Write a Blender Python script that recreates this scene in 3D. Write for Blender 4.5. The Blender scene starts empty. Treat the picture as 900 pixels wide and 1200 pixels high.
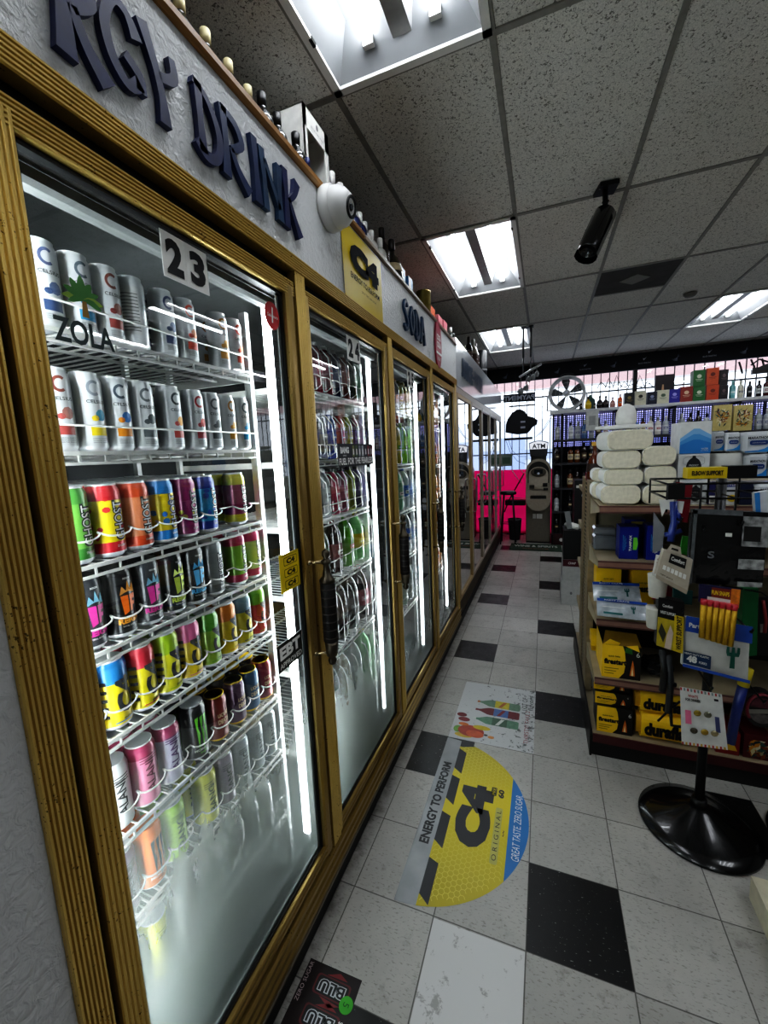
import bpy, bmesh, math, random
from mathutils import Vector, Matrix
random.seed(7)
S = bpy.context.scene
COL = S.collection
PI = math.pi
# ------------------------------------------------------------------ camera
FPX, YAW, PITCH, ROLL = 478.38, .3768, .14, -.0451
CAM = Vector((.0403, -1.1699, 1.6036))
_f = Vector((-math.sin(YAW)*math.cos(PITCH), math.cos(YAW)*math.cos(PITCH), -math.sin(PITCH)))
_r = Vector((math.cos(YAW), math.sin(YAW), 0)); _u = _r.cross(_f)
RGT = math.cos(ROLL)*_r + math.sin(ROLL)*_u
UPV = -math.sin(ROLL)*_r + math.cos(ROLL)*_u
FWD = _f
cam = bpy.data.cameras.new('camera'); camo = bpy.data.objects.new('camera', cam); COL.objects.link(camo)
cam.sensor_fit = 'HORIZONTAL'; cam.sensor_width = 36; cam.lens = FPX/900*36; cam.clip_start = .02
camo.matrix_world = Matrix(((RGT.x, UPV.x, -FWD.x, CAM.x), (RGT.y, UPV.y, -FWD.y, CAM.y), (RGT.z, UPV.z, -FWD.z, CAM.z), (0, 0, 0, 1)))
S.camera = camo
def W(u, v, ax, val):
    """point of the plane axis = val seen at (u, v) of the photograph: used to read real sizes and places off it"""
    d = RGT*((u-450)/FPX) - UPV*((v-600)/FPX) + FWD
    i = 'XYZ'.index(ax)
    return CAM + d*((val-CAM[i])/d[i])
# ------------------------------------------------------------------ materials
def lin(c):
    if isinstance(c, str):
        c = c.lstrip('#'); c = [int(c[i:i+2], 16)/255 for i in (0, 2, 4)]
    return tuple((x/12.92 if x <= .04045 else ((x+.055)/1.055)**2.4) for x in c[:3]) + (1,)
def N(nt, t, ins=None, **at):
    n = nt.nodes.new('ShaderNode'+t)
    for k, v in at.items(): setattr(n, k, v)
    for k, v in (ins or {}).items():
        s = n.inputs[k]
        if isinstance(v, bpy.types.NodeSocket): nt.links.new(v, s)
        else: s.default_value = v
    return n
def newmat(name):
    m = bpy.data.materials.new(name); m.use_nodes = True
    nt = m.node_tree; b = nt.nodes['Principled BSDF']
    return m, nt, b
_mc = {}
def mt(c, rough=.5, metal=0., spec=.5, var=.12, vs=30., bump=0., bs=200., coat=0., emit=0., alpha=1., trans=0.):
    key = (str(c), rough, metal, spec, var, vs, bump, bs, coat, emit, alpha, trans)
    if key in _mc: return _mc[key]
    m, nt, b = newmat('mat_%d' % len(_mc)); _mc[key] = m
    col = lin(c)
    if var > 0:
        tc = N(nt, 'TexCoord'); nz = N(nt, 'TexNoise', {'Vector': tc.outputs['Object'], 'Scale': vs, 'Detail': 4.})
        mr = N(nt, 'MapRange', {'Value': nz.outputs[0], 1: .3, 2: .7, 3: 1-var, 4: 1+var*.4})
        mx = N(nt, 'MixRGB', {0: 1., 1: col, 2: mr.outputs[0]}, blend_type='MULTIPLY')
        nt.links.new(mx.outputs[0], b.inputs['Base Color'])
    else:
        b.inputs['Base Color'].default_value = col
    b.inputs['Roughness'].default_value = rough; b.inputs['Metallic'].default_value = metal
    b.inputs['Specular IOR Level'].default_value = spec; b.inputs['Coat Weight'].default_value = coat
    b.inputs['Transmission Weight'].default_value = trans; b.inputs['Alpha'].default_value = alpha
    if emit: b.inputs['Emission Color'].default_value = col; b.inputs['Emission Strength'].default_value = emit
    if bump:
        tc = N(nt, 'TexCoord'); nz = N(nt, 'TexNoise', {'Vector': tc.outputs['Object'], 'Scale': bs, 'Detail': 3.})
        bp = N(nt, 'Bump', {'Height': nz.outputs[0], 'Strength': bump, 'Distance': .004})
        nt.links.new(bp.outputs[0], b.inputs['Normal'])
    return m
def emis(name, c, s):
    m, nt, b = newmat(name); nt.nodes.remove(b)
    e = N(nt, 'Emission', {0: lin(c), 1: s}); nt.links.new(e.outputs[0], nt.nodes['Material Output'].inputs[0]); return m
BLACK = mt('#0b0b0c', .45); WHITE = mt('#e6e6e2', .5); SILVER = mt('#c4c6c8', .28, 1., var=.05)
CHROME = mt('#d8d8d8', .15, 1., var=0); WIRE = mt('#dcdcd8', .35, 0, .6, var=.1); INK = mt('#101114', .6, var=0)
STEEL = mt('#8d8d8c', .35, 1.); GREY = mt('#77787a', .6); DGREY = mt('#2b2c2e', .5); PAPER = mt('#deded8', .8)
# ------------------------------------------------------------------ text outlines (glyphs as flat meshes, cap height 1)
_tc = {}
def text2d(s, bold=0., shear=0., cut=0.):
    k = (s, bold, shear, cut)
    if k in _tc: return _tc[k]
    cu = bpy.data.curves.new('t', 'FONT'); cu.body = s; cu.resolution_u = 3; cu.offset = bold; cu.shear = shear
    cu.align_x = 'CENTER'; cu.fill_mode = 'FRONT'
    o = bpy.data.objects.new('t', cu); COL.objects.link(o)
    bpy.context.view_layer.update()
    me = bpy.data.meshes.new_from_object(o.evaluated_get(bpy.context.evaluated_depsgraph_get()))
    bpy.data.objects.remove(o); bpy.data.curves.remove(cu)
    bm = bmesh.new(); bm.from_mesh(me); bpy.data.meshes.remove(me)
    if not bm.verts: bm.free(); _tc[k] = ([], [], 1); return _tc[k]
    xs = [v.co.x for v in bm.verts]; ys = [v.co.y for v in bm.verts]
    x0, x1, y0, y1 = min(xs), max(xs), min(ys), max(ys); h = y1-y0
    for v in bm.verts: v.co.x = (v.co.x-(x0+x1)/2)/h; v.co.y = (v.co.y-(y0+y1)/2)/h; v.co.z = 0
    w = (x1-x0)/h
    if cut:
        n = int(w/cut)
        for i in range(-n, n+1):
            for ax in (0, 1):
                if ax and abs(i*cut) > .5: continue
                p = Vector((i*cut, 0, 0)) if ax == 0 else Vector((0, i*cut, 0))
                no = Vector((1, 0, 0)) if ax == 0 else Vector((0, 1, 0))
                bmesh.ops.bisect_plane(bm, geom=bm.verts[:]+bm.edges[:]+bm.faces[:], plane_co=p, plane_no=no)
    bm.verts.index_update()
    _tc[k] = ([(v.co.x, v.co.y) for v in bm.verts], [[v.index for v in f.verts] for f in bm.faces], w)
    bm.free(); return _tc[k]
# ------------------------------------------------------------------ mesh builder
class MB:
    def __init__(s): s.v = []; s.f = []; s.m = []; s.sm = []; s.mats = []
    def mi(s, mat):
        if mat not in s.mats: s.mats.append(mat)
        return s.mats.index(mat)
    def add(s, vs, fs, mat, smooth=False):
        b = len(s.v); s.v += [tuple(v) for v in vs]; i = s.mi(mat)
        for f in fs: s.f.append([b+k for k in f]); s.m.append(i); s.sm.append(smooth)
    def box(s, c, d, mat, rz=0., mx=None, bev=0.):
        x, y, z = d[0]/2, d[1]/2, d[2]/2
        if bev:
            b = min(bev, x*.9, y*.9, z*.9); vs = []; idx = {}
            fs = []
            for sx in (-1, 1):
                for sy in (-1, 1):
                    for sz in (-1, 1):
                        for k in range(3):
                            q = [sx*x, sy*y, sz*z]
                            for j in range(3):
                                if j != k: q[j] -= (sx, sy, sz)[j]*b
                            idx[sx, sy, sz, k] = len(vs); vs.append(q)
            for k in range(3):
                a, e = (k+1) % 3, (k+2) % 3
                for t in (-1, 1):
                    q = []
                    for (p1, p2) in ((-1, -1), (1, -1), (1, 1), (-1, 1)):
                        sg = [0, 0, 0]; sg[k] = t; sg[a] = p1; sg[e] = p2; q.append(idx[(*sg, k)])
                    fs.append(q if t > 0 else q[::-1])
                for p1 in (-1, 1):
                    for p2 in (-1, 1):
                        s1 = [0]*3; s2 = [0]*3; s1[k] = -1; s2[k] = 1
                        s1[a] = s2[a] = p1; s1[e] = s2[e] = p2
                        fs.append([idx[(*s1, a)], idx[(*s2, a)], idx[(*s2, e)], idx[(*s1, e)]])
            for sx in (-1, 1):
                for sy in (-1, 1):
                    for sz in (-1, 1): fs.append([idx[sx, sy, sz, k] for k in range(3)])
        else:
            vs = [(i*x, j*y, k*z) for i in (-1, 1) for j in (-1, 1) for k in (-1, 1)]
            fs = [[0, 1, 3, 2], [4, 6, 7, 5], [0, 4, 5, 1], [2, 3, 7, 6], [0, 2, 6, 4], [1, 5, 7, 3]]
        M = Matrix.Translation(Vector(c)) @ (mx.to_4x4() if mx else Matrix.Rotation(rz, 4, 'Z'))
        s.add([M @ Vector(v) for v in vs], fs, mat); return s
    def b2(s, x0, x1, y0, y1, z0, z1, mat, bev=0.):
        return s.box(((x0+x1)/2, (y0+y1)/2, (z0+z1)/2), (abs(x1-x0), abs(y1-y0), abs(z1-z0)), mat, bev=bev)
    def lathe(s, prof, mat, c=(0, 0, 0), seg=24, smooth=True, axis=None, mats=None, a0=0., sy=1., cap=True):
        if tuple(prof[0]) == tuple(prof[-1]): cap = False
        c = Vector(c); q = Vector((0, 0, 1)).rotation_difference(Vector(axis)).to_matrix() if axis else Matrix.Identity(3)
        n = len(prof); vs = []
        for r, z in prof:
            for i in range(seg):
                a = a0+2*PI*i/seg; vs.append(c + q @ Vector((r*math.cos(a), r*sy*math.sin(a), z)))
        b = len(s.v); s.v += [tuple(v) for v in vs]
        for j in range(n-1):
            mm = s.mi(mats[j] if mats else mat)
            for i in range(seg):
                k = (i+1) % seg
                s.f.append([b+j*seg+i, b+j*seg+k, b+(j+1)*seg+k, b+(j+1)*seg+i]); s.m.append(mm); s.sm.append(smooth)
        if cap and prof[0][0] > 1e-4: s.f.append([b+i for i in range(seg)][::-1]); s.m.append(s.mi(mats[0] if mats else mat)); s.sm.append(False)
        if cap and prof[-1][0] > 1e-4: s.f.append([b+(n-1)*seg+i for i in range(seg)]); s.m.append(s.mi(mats[-1] if mats else mat)); s.sm.append(False)
        return s
    def cyl(s, p0, p1, r, mat, seg=12, r1=None):
        p0, p1 = Vector(p0), Vector(p1); L = (p1-p0).length
        return s.lathe([(r, 0), (r if r1 is None else r1, L)], mat, p0, seg, axis=(p1-p0))
    def tube(s, pts, r, mat, seg=6, closed=False):
        pts = [Vector(p) for p in pts]; n = len(pts); vs = []; up = None
        for i, p in enumerate(pts):
            t = (pts[(i+1) % n if closed else min(i+1, n-1)]-pts[(i-1) if closed else max(i-1, 0)])
            t = t.normalized() if t.length > 1e-9 else Vector((0, 0, 1))
            if up is None:
                up = t.orthogonal().normalized()
            up = (up-t*up.dot(t)); up = up.normalized() if up.length > 1e-6 else t.orthogonal().normalized()
            sd = t.cross(up)
            for k in range(seg):
                a = 2*PI*k/seg; vs.append(p+up*math.cos(a)*r+sd*math.sin(a)*r)
        fs = []
        for i in range(n if closed else n-1):
            j = (i+1) % n
            for k in range(seg):
                l = (k+1) % seg; fs.append([i*seg+k, i*seg+l, j*seg+l, j*seg+k])
        if not closed: fs += [[k for k in range(seg)][::-1], [(n-1)*seg+k for k in range(seg)]]
        s.add(vs, fs, mat, True); return s
    def quad(s, pts, mat): s.add(pts, [list(range(len(pts)))], mat); return s
    def prism(s, poly, o, xd, yd, dep, mat, side=None):
        """polygon (2d) extruded by dep along xd x yd"""
        o, xd, yd = Vector(o), Vector(xd).normalized(), Vector(yd).normalized(); nd = xd.cross(yd)
        n = len(poly); A = [o+xd*x+yd*y for x, y in poly]; B = [a+nd*dep for a in A]
        s.add(A+B, [list(range(n))[::-1], list(range(n, 2*n))], mat)
        s.add(A+B, [[i, (i+1) % n, n+(i+1) % n, n+i] for i in range(n)], side or mat); return s
    def flat(s, poly, o, xd, yd, mat, off=.0006):
        o, xd, yd = Vector(o), Vector(xd).normalized(), Vector(yd).normalized(); nd = xd.cross(yd)*off
        s.add([o+xd*x+yd*y+nd for x, y in poly], [list(range(len(poly)))], mat); return s
    def text(s, t, o, xd, yd, h, mat, w=None, bold=.0, shear=0., off=.0012, dep=0.):
        vs, fs, tw = text2d(t, bold, shear)
        if not vs: return s
        o, xd, yd = Vector(o), Vector(xd).normalized(), Vector(yd).normalized(); nd = xd.cross(yd)
        k = h if w is None else w/tw
        s.add([o+xd*(x*k)+yd*(y*h)+nd*(off+dep) for x, y in vs], fs, mat); return s
    def wrap(s, pts, fs, r, mat, off=.0005, smooth=True):
        """(arc length, z) points onto a cylinder of radius r about the local z axis, arc 0 facing +X"""
        s.add([((r+off)*math.cos(a/r), (r+off)*math.sin(a/r), z) for a, z in pts], fs, mat, smooth); return s
    def wrect(s, a0, a1, z0, z1, r, mat, off=.0004, skew=0.):
        n = max(2, int(abs(a1-a0)/.006)); p = []
        for i in range(n+1):
            t = i/n; p += [(a0+(a1-a0)*t, z0+skew*t), (a0+(a1-a0)*t, z1+skew*t)]
        return s.wrap(p, [[2*i, 2*i+2, 2*i+3, 2*i+1] for i in range(n)], r, mat, off)
    def wdisc(s, a, z, ra, rz, r, mat, off=.0006, n=14, inner=0.):
        p = []
        for i in range(n):
            t = 2*PI*i/n; p += [(a+ra*inner*math.cos(t), z+rz*inner*math.sin(t)), (a+ra*math.cos(t), z+rz*math.sin(t))]
        return s.wrap(p, [[2*i, 2*i+1, (2*i+3) % (2*n), (2*i+2) % (2*n)] for i in range(n)], r, mat, off)
    def wtext(s, t, a, z, h, r, mat, rot=False, bold=.02, w=None, off=.0009, shear=0.):
        vs, fs, tw = text2d(t, bold, shear, .3)
        k = h if w is None else w/tw
        P = [((a-y*h, z+x*k) if rot else (a+x*k, z+y*h)) for x, y in vs]
        return s.wrap(P, fs, r, mat, off)
    def mesh(s, name='mesh'):
        me = bpy.data.meshes.new(name); me.from_pydata(s.v, [], s.f)
        for m in s.mats: me.materials.append(m)
        me.polygons.foreach_set('material_index', s.m); me.polygons.foreach_set('use_smooth', s.sm)
        me.update(); return me
    def build(s, name, parent=None, loc=None, rz=0.):
        return put(name, s.mesh(name), parent, loc, rz)
def put(name, me, parent=None, loc=None, rz=0.):
    o = bpy.data.objects.new(name, me); COL.objects.link(o)
    if loc is not None: o.location = loc
    o.rotation_euler.z = rz
    if parent is not None: o.parent = parent
    return o
_labels = set()
def tag(o, label, cat, group=None):
    if not group:
        pass
    o['label'] = label; o['category'] = cat
    if group: o['group'] = group
    return o
def empty(name, loc=(0, 0, 0), rz=0., label=None, cat=None, group=None):
    o = bpy.data.objects.new(name, None); COL.objects.link(o); o.location = loc; o.rotation_euler.z = rz; o.empty_display_size = .05
    if label: tag(o, label, cat, group)
    return o
def struct(o): o['kind'] = 'structure'; return o
def dup(o, loc, rz=None, label=None, group=None):
    c = o.copy(); COL.objects.link(c); c.location = loc
    if rz is not None: c.rotation_euler.z = rz
    if label: c['label'] = label
    if group: c['group'] = group
    for ch in o.children:
        d = ch.copy(); COL.objects.link(d); d.parent = c
        for g in ch.children:
            e = g.copy(); COL.objects.link(e); e.parent = d
    return c
ORD = ['first', 'second', 'third', 'fourth', 'fifth', 'sixth', 'seventh', 'eighth', 'ninth', 'tenth', 'eleventh', 'twelfth', 'thirteenth', 'fourteenth', 'fifteenth', 'sixteenth', 'seventeenth', 'eighteenth', 'nineteenth', 'twentieth']
X, Y, Z = Vector((1, 0, 0)), Vector((0, 1, 0)), Vector((0, 0, 1))
def ell(cx, cy, a, b, n=20, t0=0., t1=2*PI): return [(cx+a*math.cos(t0+(t1-t0)*i/n), cy+b*math.sin(t0+(t1-t0)*i/n)) for i in range(n if abs(t1-t0-2*PI) < 1e-6 else n+1)]
def rrect(w, h, r, n=4):
    p = []
    for cx, cy, a in ((w/2-r, h/2-r, 0), (-w/2+r, h/2-r, PI/2), (-w/2+r, -h/2+r, PI), (w/2-r, -h/2+r, 1.5*PI)):
        p += [(cx+r*math.cos(a+PI/2*i/n), cy+r*math.sin(a+PI/2*i/n)) for i in range(n+1)]
    return p
# ================================================================== ROOM
XF = -.68; ZC = 3.045; XA, YA, CW, CL = -.143, .5227, .6096, 1.2192; T = .3048
def floor_mat():
    m, nt, b = newmat('floor_tiles')
    g = N(nt, 'NewGeometry'); s = N(nt, 'SeparateXYZ', {0: g.outputs['Position']})
    def mth(op, a, c=0.): return N(nt, 'Math', {0: a, 1: c}, operation=op).outputs[0]
    ux, uy = mth('DIVIDE', s.outputs[0], T), mth('DIVIDE', s.outputs[1], T)
    cx, cy = mth('FLOOR', ux), mth('FLOOR', uy)
    mx, my = mth('FLOORED_MODULO', cx, 4.), mth('FLOORED_MODULO', cy, 4.)
    def eq(a, v): return mth('LESS_THAN', mth('ABSOLUTE', mth('SUBTRACT', a, v)), .1)
    blk = mth('ADD', mth('MULTIPLY', eq(mx, 0.), eq(my, 0.)), mth('MULTIPLY', eq(mx, 2.), eq(my, 2.)))
    def edge(u):
        f = mth('ABSOLUTE', mth('SUBTRACT', mth('FRACT', u), .5)); return mth('GREATER_THAN', f, .4935)
    grout = mth('MAXIMUM', edge(ux), edge(uy))
    tid = N(nt, 'CombineXYZ', {0: cx, 1: cy}); wn = N(nt, 'TexWhiteNoise', {0: tid.outputs[0]}, noise_dimensions='3D')
    # streaky chips, turned per tile
    mp = N(nt, 'Mapping', {0: g.outputs['Position'], 'Scale': (1., 2.6, 1.)})
    n1 = N(nt, 'TexNoise', {'Vector': mp.outputs[0], 'Scale': 62., 'Detail': 3., 'Roughness': .6})
    n2 = N(nt, 'TexNoise', {'Vector': g.outputs['Position'], 'Scale': 2.2, 'Detail': 6., 'Roughness': .65})
    n3 = N(nt, 'TexNoise', {'Vector': g.outputs['Position'], 'Scale': 13., 'Detail': 6., 'Roughness': .7})
    dk = N(nt, 'MapRange', {0: n1.outputs[0], 1: .57, 2: .66, 3: 0., 4: .62})
    lt = N(nt, 'MapRange', {0: n1.outputs[0], 1: .32, 2: .4, 3: .35, 4: 0.})
    base = N(nt, 'MixRGB', {0: wn.outputs[0], 1: lin('#aeaca6'), 2: lin('#bbb9b3')})
    b2 = N(nt, 'MixRGB', {0: dk.outputs[0], 1: base.outputs[0], 2: lin('#77736c')})
    cl = N(nt, 'MapRange', {0: n2.outputs[0], 1: .35, 2: .7, 3: 1.05, 4: .8})
    b3 = N(nt, 'MixRGB', {0: 1., 1: b2.outputs[0], 2: cl.outputs[0]}, blend_type='MULTIPLY')
    di = N(nt, 'MapRange', {0: n3.outputs[0], 1: .57, 2: .7, 3: 0., 4: .4})
    b4 = N(nt, 'MixRGB', {0: di.outputs[0], 1: b3.outputs[0], 2: lin('#5d574e')})
    wsp = N(nt, 'MapRange', {0: n1.outputs[0], 1: .66, 2: .72, 3: 0., 4: .7})
    bb = N(nt, 'MixRGB', {0: wsp.outputs[0], 1: lin('#111213'), 2: lin('#b5b5b0')})
    c1 = N(nt, 'MixRGB', {0: blk, 1: b4.outputs[0], 2: bb.outputs[0]})
    c2 = N(nt, 'MixRGB', {0: mth('MULTIPLY', grout, .75), 1: c1.outputs[0], 2: lin('#2b2723')})
    # mottled darker strip close to the cooler base
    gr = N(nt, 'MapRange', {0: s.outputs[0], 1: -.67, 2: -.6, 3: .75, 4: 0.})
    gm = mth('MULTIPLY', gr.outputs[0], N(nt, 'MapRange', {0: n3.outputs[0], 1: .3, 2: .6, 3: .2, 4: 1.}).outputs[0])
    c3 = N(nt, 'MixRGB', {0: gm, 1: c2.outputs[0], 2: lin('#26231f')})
    nt.links.new(c3.outputs[0], b.inputs['Base Color'])
    rr = N(nt, 'MapRange', {0: n3.outputs[0], 1: .3, 2: .7, 3: .28, 4: .5}); nt.links.new(rr.outputs[0], b.inputs['Roughness'])
    bp = N(nt, 'Bump', {'Height': mth('MULTIPLY', grout, -1.), 'Strength': .3, 'Distance': .002}); nt.links.new(bp.outputs[0], b.inputs['Normal'])
    return m
def ceil_mat():
    m, nt, b = newmat('ceiling_tile')
    g = N(nt, 'NewGeometry')
    n1 = N(nt, 'TexNoise', {'Vector': g.outputs['Position'], 'Scale': 95., 'Detail': 2., 'Roughness': .5, 'Distortion': 1.2})
    n2 = N(nt, 'TexNoise', {'Vector': g.outputs['Position'], 'Scale': 3., 'Detail': 4.})
    n3 = N(nt, 'TexNoise', {'Vector': g.outputs['Position'], 'Scale': 260., 'Detail': 2.})
    d = N(nt, 'MapRange', {0: n1.outputs[0], 1: .58, 2: .64, 3: 0., 4: .7})
    c0 = N(nt, 'MixRGB', {0: n2.outputs[0], 1: lin('#dcdad4'), 2: lin('#e8e6e0')})
    c1 = N(nt, 'MixRGB', {0: d.outputs[0], 1: c0.outputs[0], 2: lin('#454239')})
    f = N(nt, 'MapRange', {0: n3.outputs[0], 1: .35, 2: .65, 3: .8, 4: 1.08})
    c2 = N(nt, 'MixRGB', {0: 1., 1: c1.outputs[0], 2: f.outputs[0]}, blend_type='MULTIPLY')
    nt.links.new(c2.outputs[0], b.inputs['Base Color']); b.inputs['Roughness'].default_value = .95; b.inputs['Specular IOR Level'].default_value = .1
    hm = N(nt, 'Math', {0: d.outputs[0], 1: -1.}, operation='MULTIPLY')
    bp = N(nt, 'Bump', {'Height': hm.outputs[0], 'Strength': .5, 'Distance': .004}); nt.links.new(bp.outputs[0], b.inputs['Normal'])
    return m
def stucco(name, c, dirt, sc=55., st=.55):
    m, nt, b = newmat(name); g = N(nt, 'NewGeometry')
    n1 = N(nt, 'TexNoise', {'Vector': g.outputs['Position'], 'Scale': sc, 'Detail': 3., 'Roughness': .55, 'Distortion': .6})
    n2 = N(nt, 'TexNoise', {'Vector': g.outputs['Position'], 'Scale': 5., 'Detail': 7., 'Roughness': .7})
    d = N(nt, 'MapRange', {0: n2.outputs[0], 1: .6, 2: .74, 3: 0., 4: dirt})
    c1 = N(nt, 'MixRGB', {0: d.outputs[0], 1: lin(c), 2: lin('#5a564f')})
    nt.links.new(c1.outputs[0], b.inputs['Base Color']); b.inputs['Roughness'].default_value = .42
    bp = N(nt, 'Bump', {'Height': n1.outputs[0], 'Strength': st, 'Distance': .012}); nt.links.new(bp.outputs[0], b.inputs['Normal'])
    return m
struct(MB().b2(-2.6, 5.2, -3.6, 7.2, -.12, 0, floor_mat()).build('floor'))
# ceiling: tiles set into a T-bar grid, with the cells of lights and the vent left open
LIGHTS = [(-1, -1), (-1, 1), (-1, 3), (3, 3), (3, -1), (3, 1), (5, 1), (5, 3), (-1, -3), (2, -3), (4, -1)]  # the two outermost right fixtures are unseen, added to brighten the back
CM = ceil_mat(); cb = MB(); gb = MB(); GM = mt('#8e8c86', .5, var=.15); GV = mt('#5a5852', .9)
for i in range(-5, 9):
    for j in range(-4, 6):
        x0, x1, y0, y1 = XA+i*CW, XA+(i+1)*CW, YA+j*CL, YA+(j+1)*CL
        if (i, j) in LIGHTS: continue
        if (i, j) == (1, 2): y0 += CL/2
        if y0 > 6.85: continue
        cb.quad([(x0, y0, ZC), (x0, y1, ZC), (x1, y1, ZC), (x1, y0, ZC)], CM)
cb.b2(-3.2, 5.4, -4.4, 7.9, ZC+.16, ZC+.2, GV)
struct(cb.build('ceiling'))
for i in range(-5, 10): gb.b2(XA+i*CW-.012, XA+i*CW+.012, -3.6, 6.85, ZC-.006, ZC+.004, GM)
for j in range(-3, 6): gb.b2(-2.6, 5.2, YA+j*CL-.012, YA+j*CL+.012, ZC-.0065, ZC+.004, GM)
gb.b2(XA+CW, XA+2*CW, YA+2.5*CL-.012, YA+2.5*CL+.012, ZC-.0065, ZC+.004, GM)
struct(gb.build('trim_1'))
WG = mt('#8a8984', .8, bump=.2)
ST = stucco('stucco_grey', '#bcbdbd', .4, 42., .8)
STH = stucco('header_paint', '#dcdedf', .65, 80., .6)
w = MB(); w.b2(-2.0, XF, -3.6, -.85, 0, 2.2, ST); w.b2(XF-.06, XF, -3.6, 2.5, 2.2, 2.5, STH)
struct(w.build('wall_left'))
PNL = mt('#ccd0d4', .12, 0, .6, var=.04)
struct(MB().b2(XF-.06, XF, 2.5, 6.62, 2.17, 2.575, PNL).build('wall_left_far'))
struct(MB().b2(-2.7, -2.6, -3.6, 7.2, 0, 3.2, WG).build('wall_store_side'))
struct(MB().b2(5.2, 5.3, -3.6, 7.2, 0, 3.2, WG).build('wall_right'))
struct(MB().b2(-2.7, 5.3, -3.7, -3.6, 0, 3.2, WG).build('wall_front'))
# wooden trim on top of the header and the board the bottles stand on
wd = newmat('oak_trim'); m, nt, b = wd
tc = N(nt, 'TexCoord'); mp = N(nt, 'Mapping', {0: tc.outputs['Object'], 'Scale': (30., 2., 30.)}); nz = N(nt, 'TexNoise', {'Vector': mp.outputs[0], 'Scale': 3., 'Detail': 6.})
cr = N(nt, 'MixRGB', {0: nz.outputs[0], 1: lin('#6e4a26'), 2: lin('#b98a4e')}); nt.links.new(cr.outputs[0], b.inputs['Base Color']); b.inputs['Roughness'].default_value = .4
OAK = wd[0]
t = MB(); t.b2(XF-.055, XF+.014, -3.6, .55, 2.5, 2.53, OAK, bev=.008); struct(t.build('trim_2'))
t = MB(); t.b2(XF-.055, XF+.012, .55, 2.5, 2.5, 2.526, mt('#8d7a68', .4), bev=.006); struct(t.build('trim_3'))
struct(MB().b2(-2.0, XF-.06, -3.6, 2.5, 2.5, 2.519, mt('#55504a', .8)).b2(-2., XF-.06, 2.5, 6.62, 2.555, 2.574, mt('#55504a', .8)).build('trim_4'))
# black cove base
struct(MB().b2(-1.9, -.668, -.86, 6.6, 0, .07, mt('#0c0b0a', .55), bev=.004).build('baseboard_left'))
# ------------------------------------------------------------------ fluorescent fixtures
TUBE = emis('tube_glow', '#f6faff', 24.); FIXW = mt('#e9e9e6', .35, var=.04); RFL = mt('#8c8f92', .45, var=.1, vs=6); DSPOT = mt('#15140f', .8)
def fixture(i, j, label):
    x0, y0 = XA+i*CW, YA+j*CL; e = empty('ceiling_light', (x0, y0, ZC), label=label, cat='ceiling light', group='fluorescent ceiling lights')
    fr = MB()
    for a, b_, c, d in ((0, CW, 0, .03), (0, CW, CL-.03, CL), (0, .03, 0, CL), (CW-.03, CW, 0, CL)): fr.b2(a, b_, c, d, -.012, .006, FIXW)
    for y in (.12, CL-.25): fr.b2(.022, .034, y, y+.03, -.016, -.004, DSPOT); fr.b2(CW-.034, CW-.022, y, y+.03, -.016, -.004, DSPOT)
    fr.build('frame', e)
    h = MB(); z1 = .11
    P = [(.03, .03), (CW-.03, .03), (CW-.03, CL-.03), (.03, CL-.03)]; Q = [(.11, .13), (CW-.11, .13), (CW-.11, CL-.13), (.11, CL-.13)]
    for k in range(4):
        a, b_ = P[k], P[(k+1) % 4]; c, d = Q[(k+1) % 4], Q[k]
        h.quad([(*a, 0), (*d, z1), (*c, z1), (*b_, 0)], RFL)
    h.quad([(*Q[0], z1), (*Q[3], z1), (*Q[2], z1), (*Q[1], z1)], RFL)
    h.build('reflector', e)
    bx = MB(); cx = CW/2
    bx.prism([(-.06, .11), (-.035, .045), (.035, .045), (.06, .11)], (cx, CL-.05, 0), X, Z, CL-.1, mt('#9b9c9c', .35, .3)); bx.build('ballast_cover', e)
    for sx in (-1, 1):
        tx = cx+sx*.125
        o = MB().cyl((tx, .09, .06), (tx, CL-.09, .06), .0135, TUBE, 10).build('tube', e)
        for y in (.075, CL-.095): MB().b2(tx-.02, tx+.02, y, y+.02, .04, .1, mt('#cfcfcb', .4)).build('lamp_holder', o)
names = {(-1, -1): 'fluorescent ceiling light with open reflector above the near cooler door', (-1, 1): 'twin tube ceiling light above the middle of the cooler row', (-1, 3): 'twin tube ceiling light nearest the window, beside the hanging rods', (3, 3): 'twin tube ceiling light out over the aisle right of the vent', (3, -1): 'twin tube ceiling light over the open floor', (-1, -3): 'twin tube ceiling light behind the photographer', (5, 1): 'added unseen twin tube ceiling light over the far right aisle', (5, 3): 'added unseen twin tube ceiling light at the far right by the window', (4, -1): 'twin tube ceiling light over the right part of the open floor', (2, -3): 'twin tube ceiling light behind the photographer on the right', (3, 1): 'twin tube ceiling light right of the black bullet camera'}
for ij in LIGHTS: fixture(*ij, names[ij])
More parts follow.
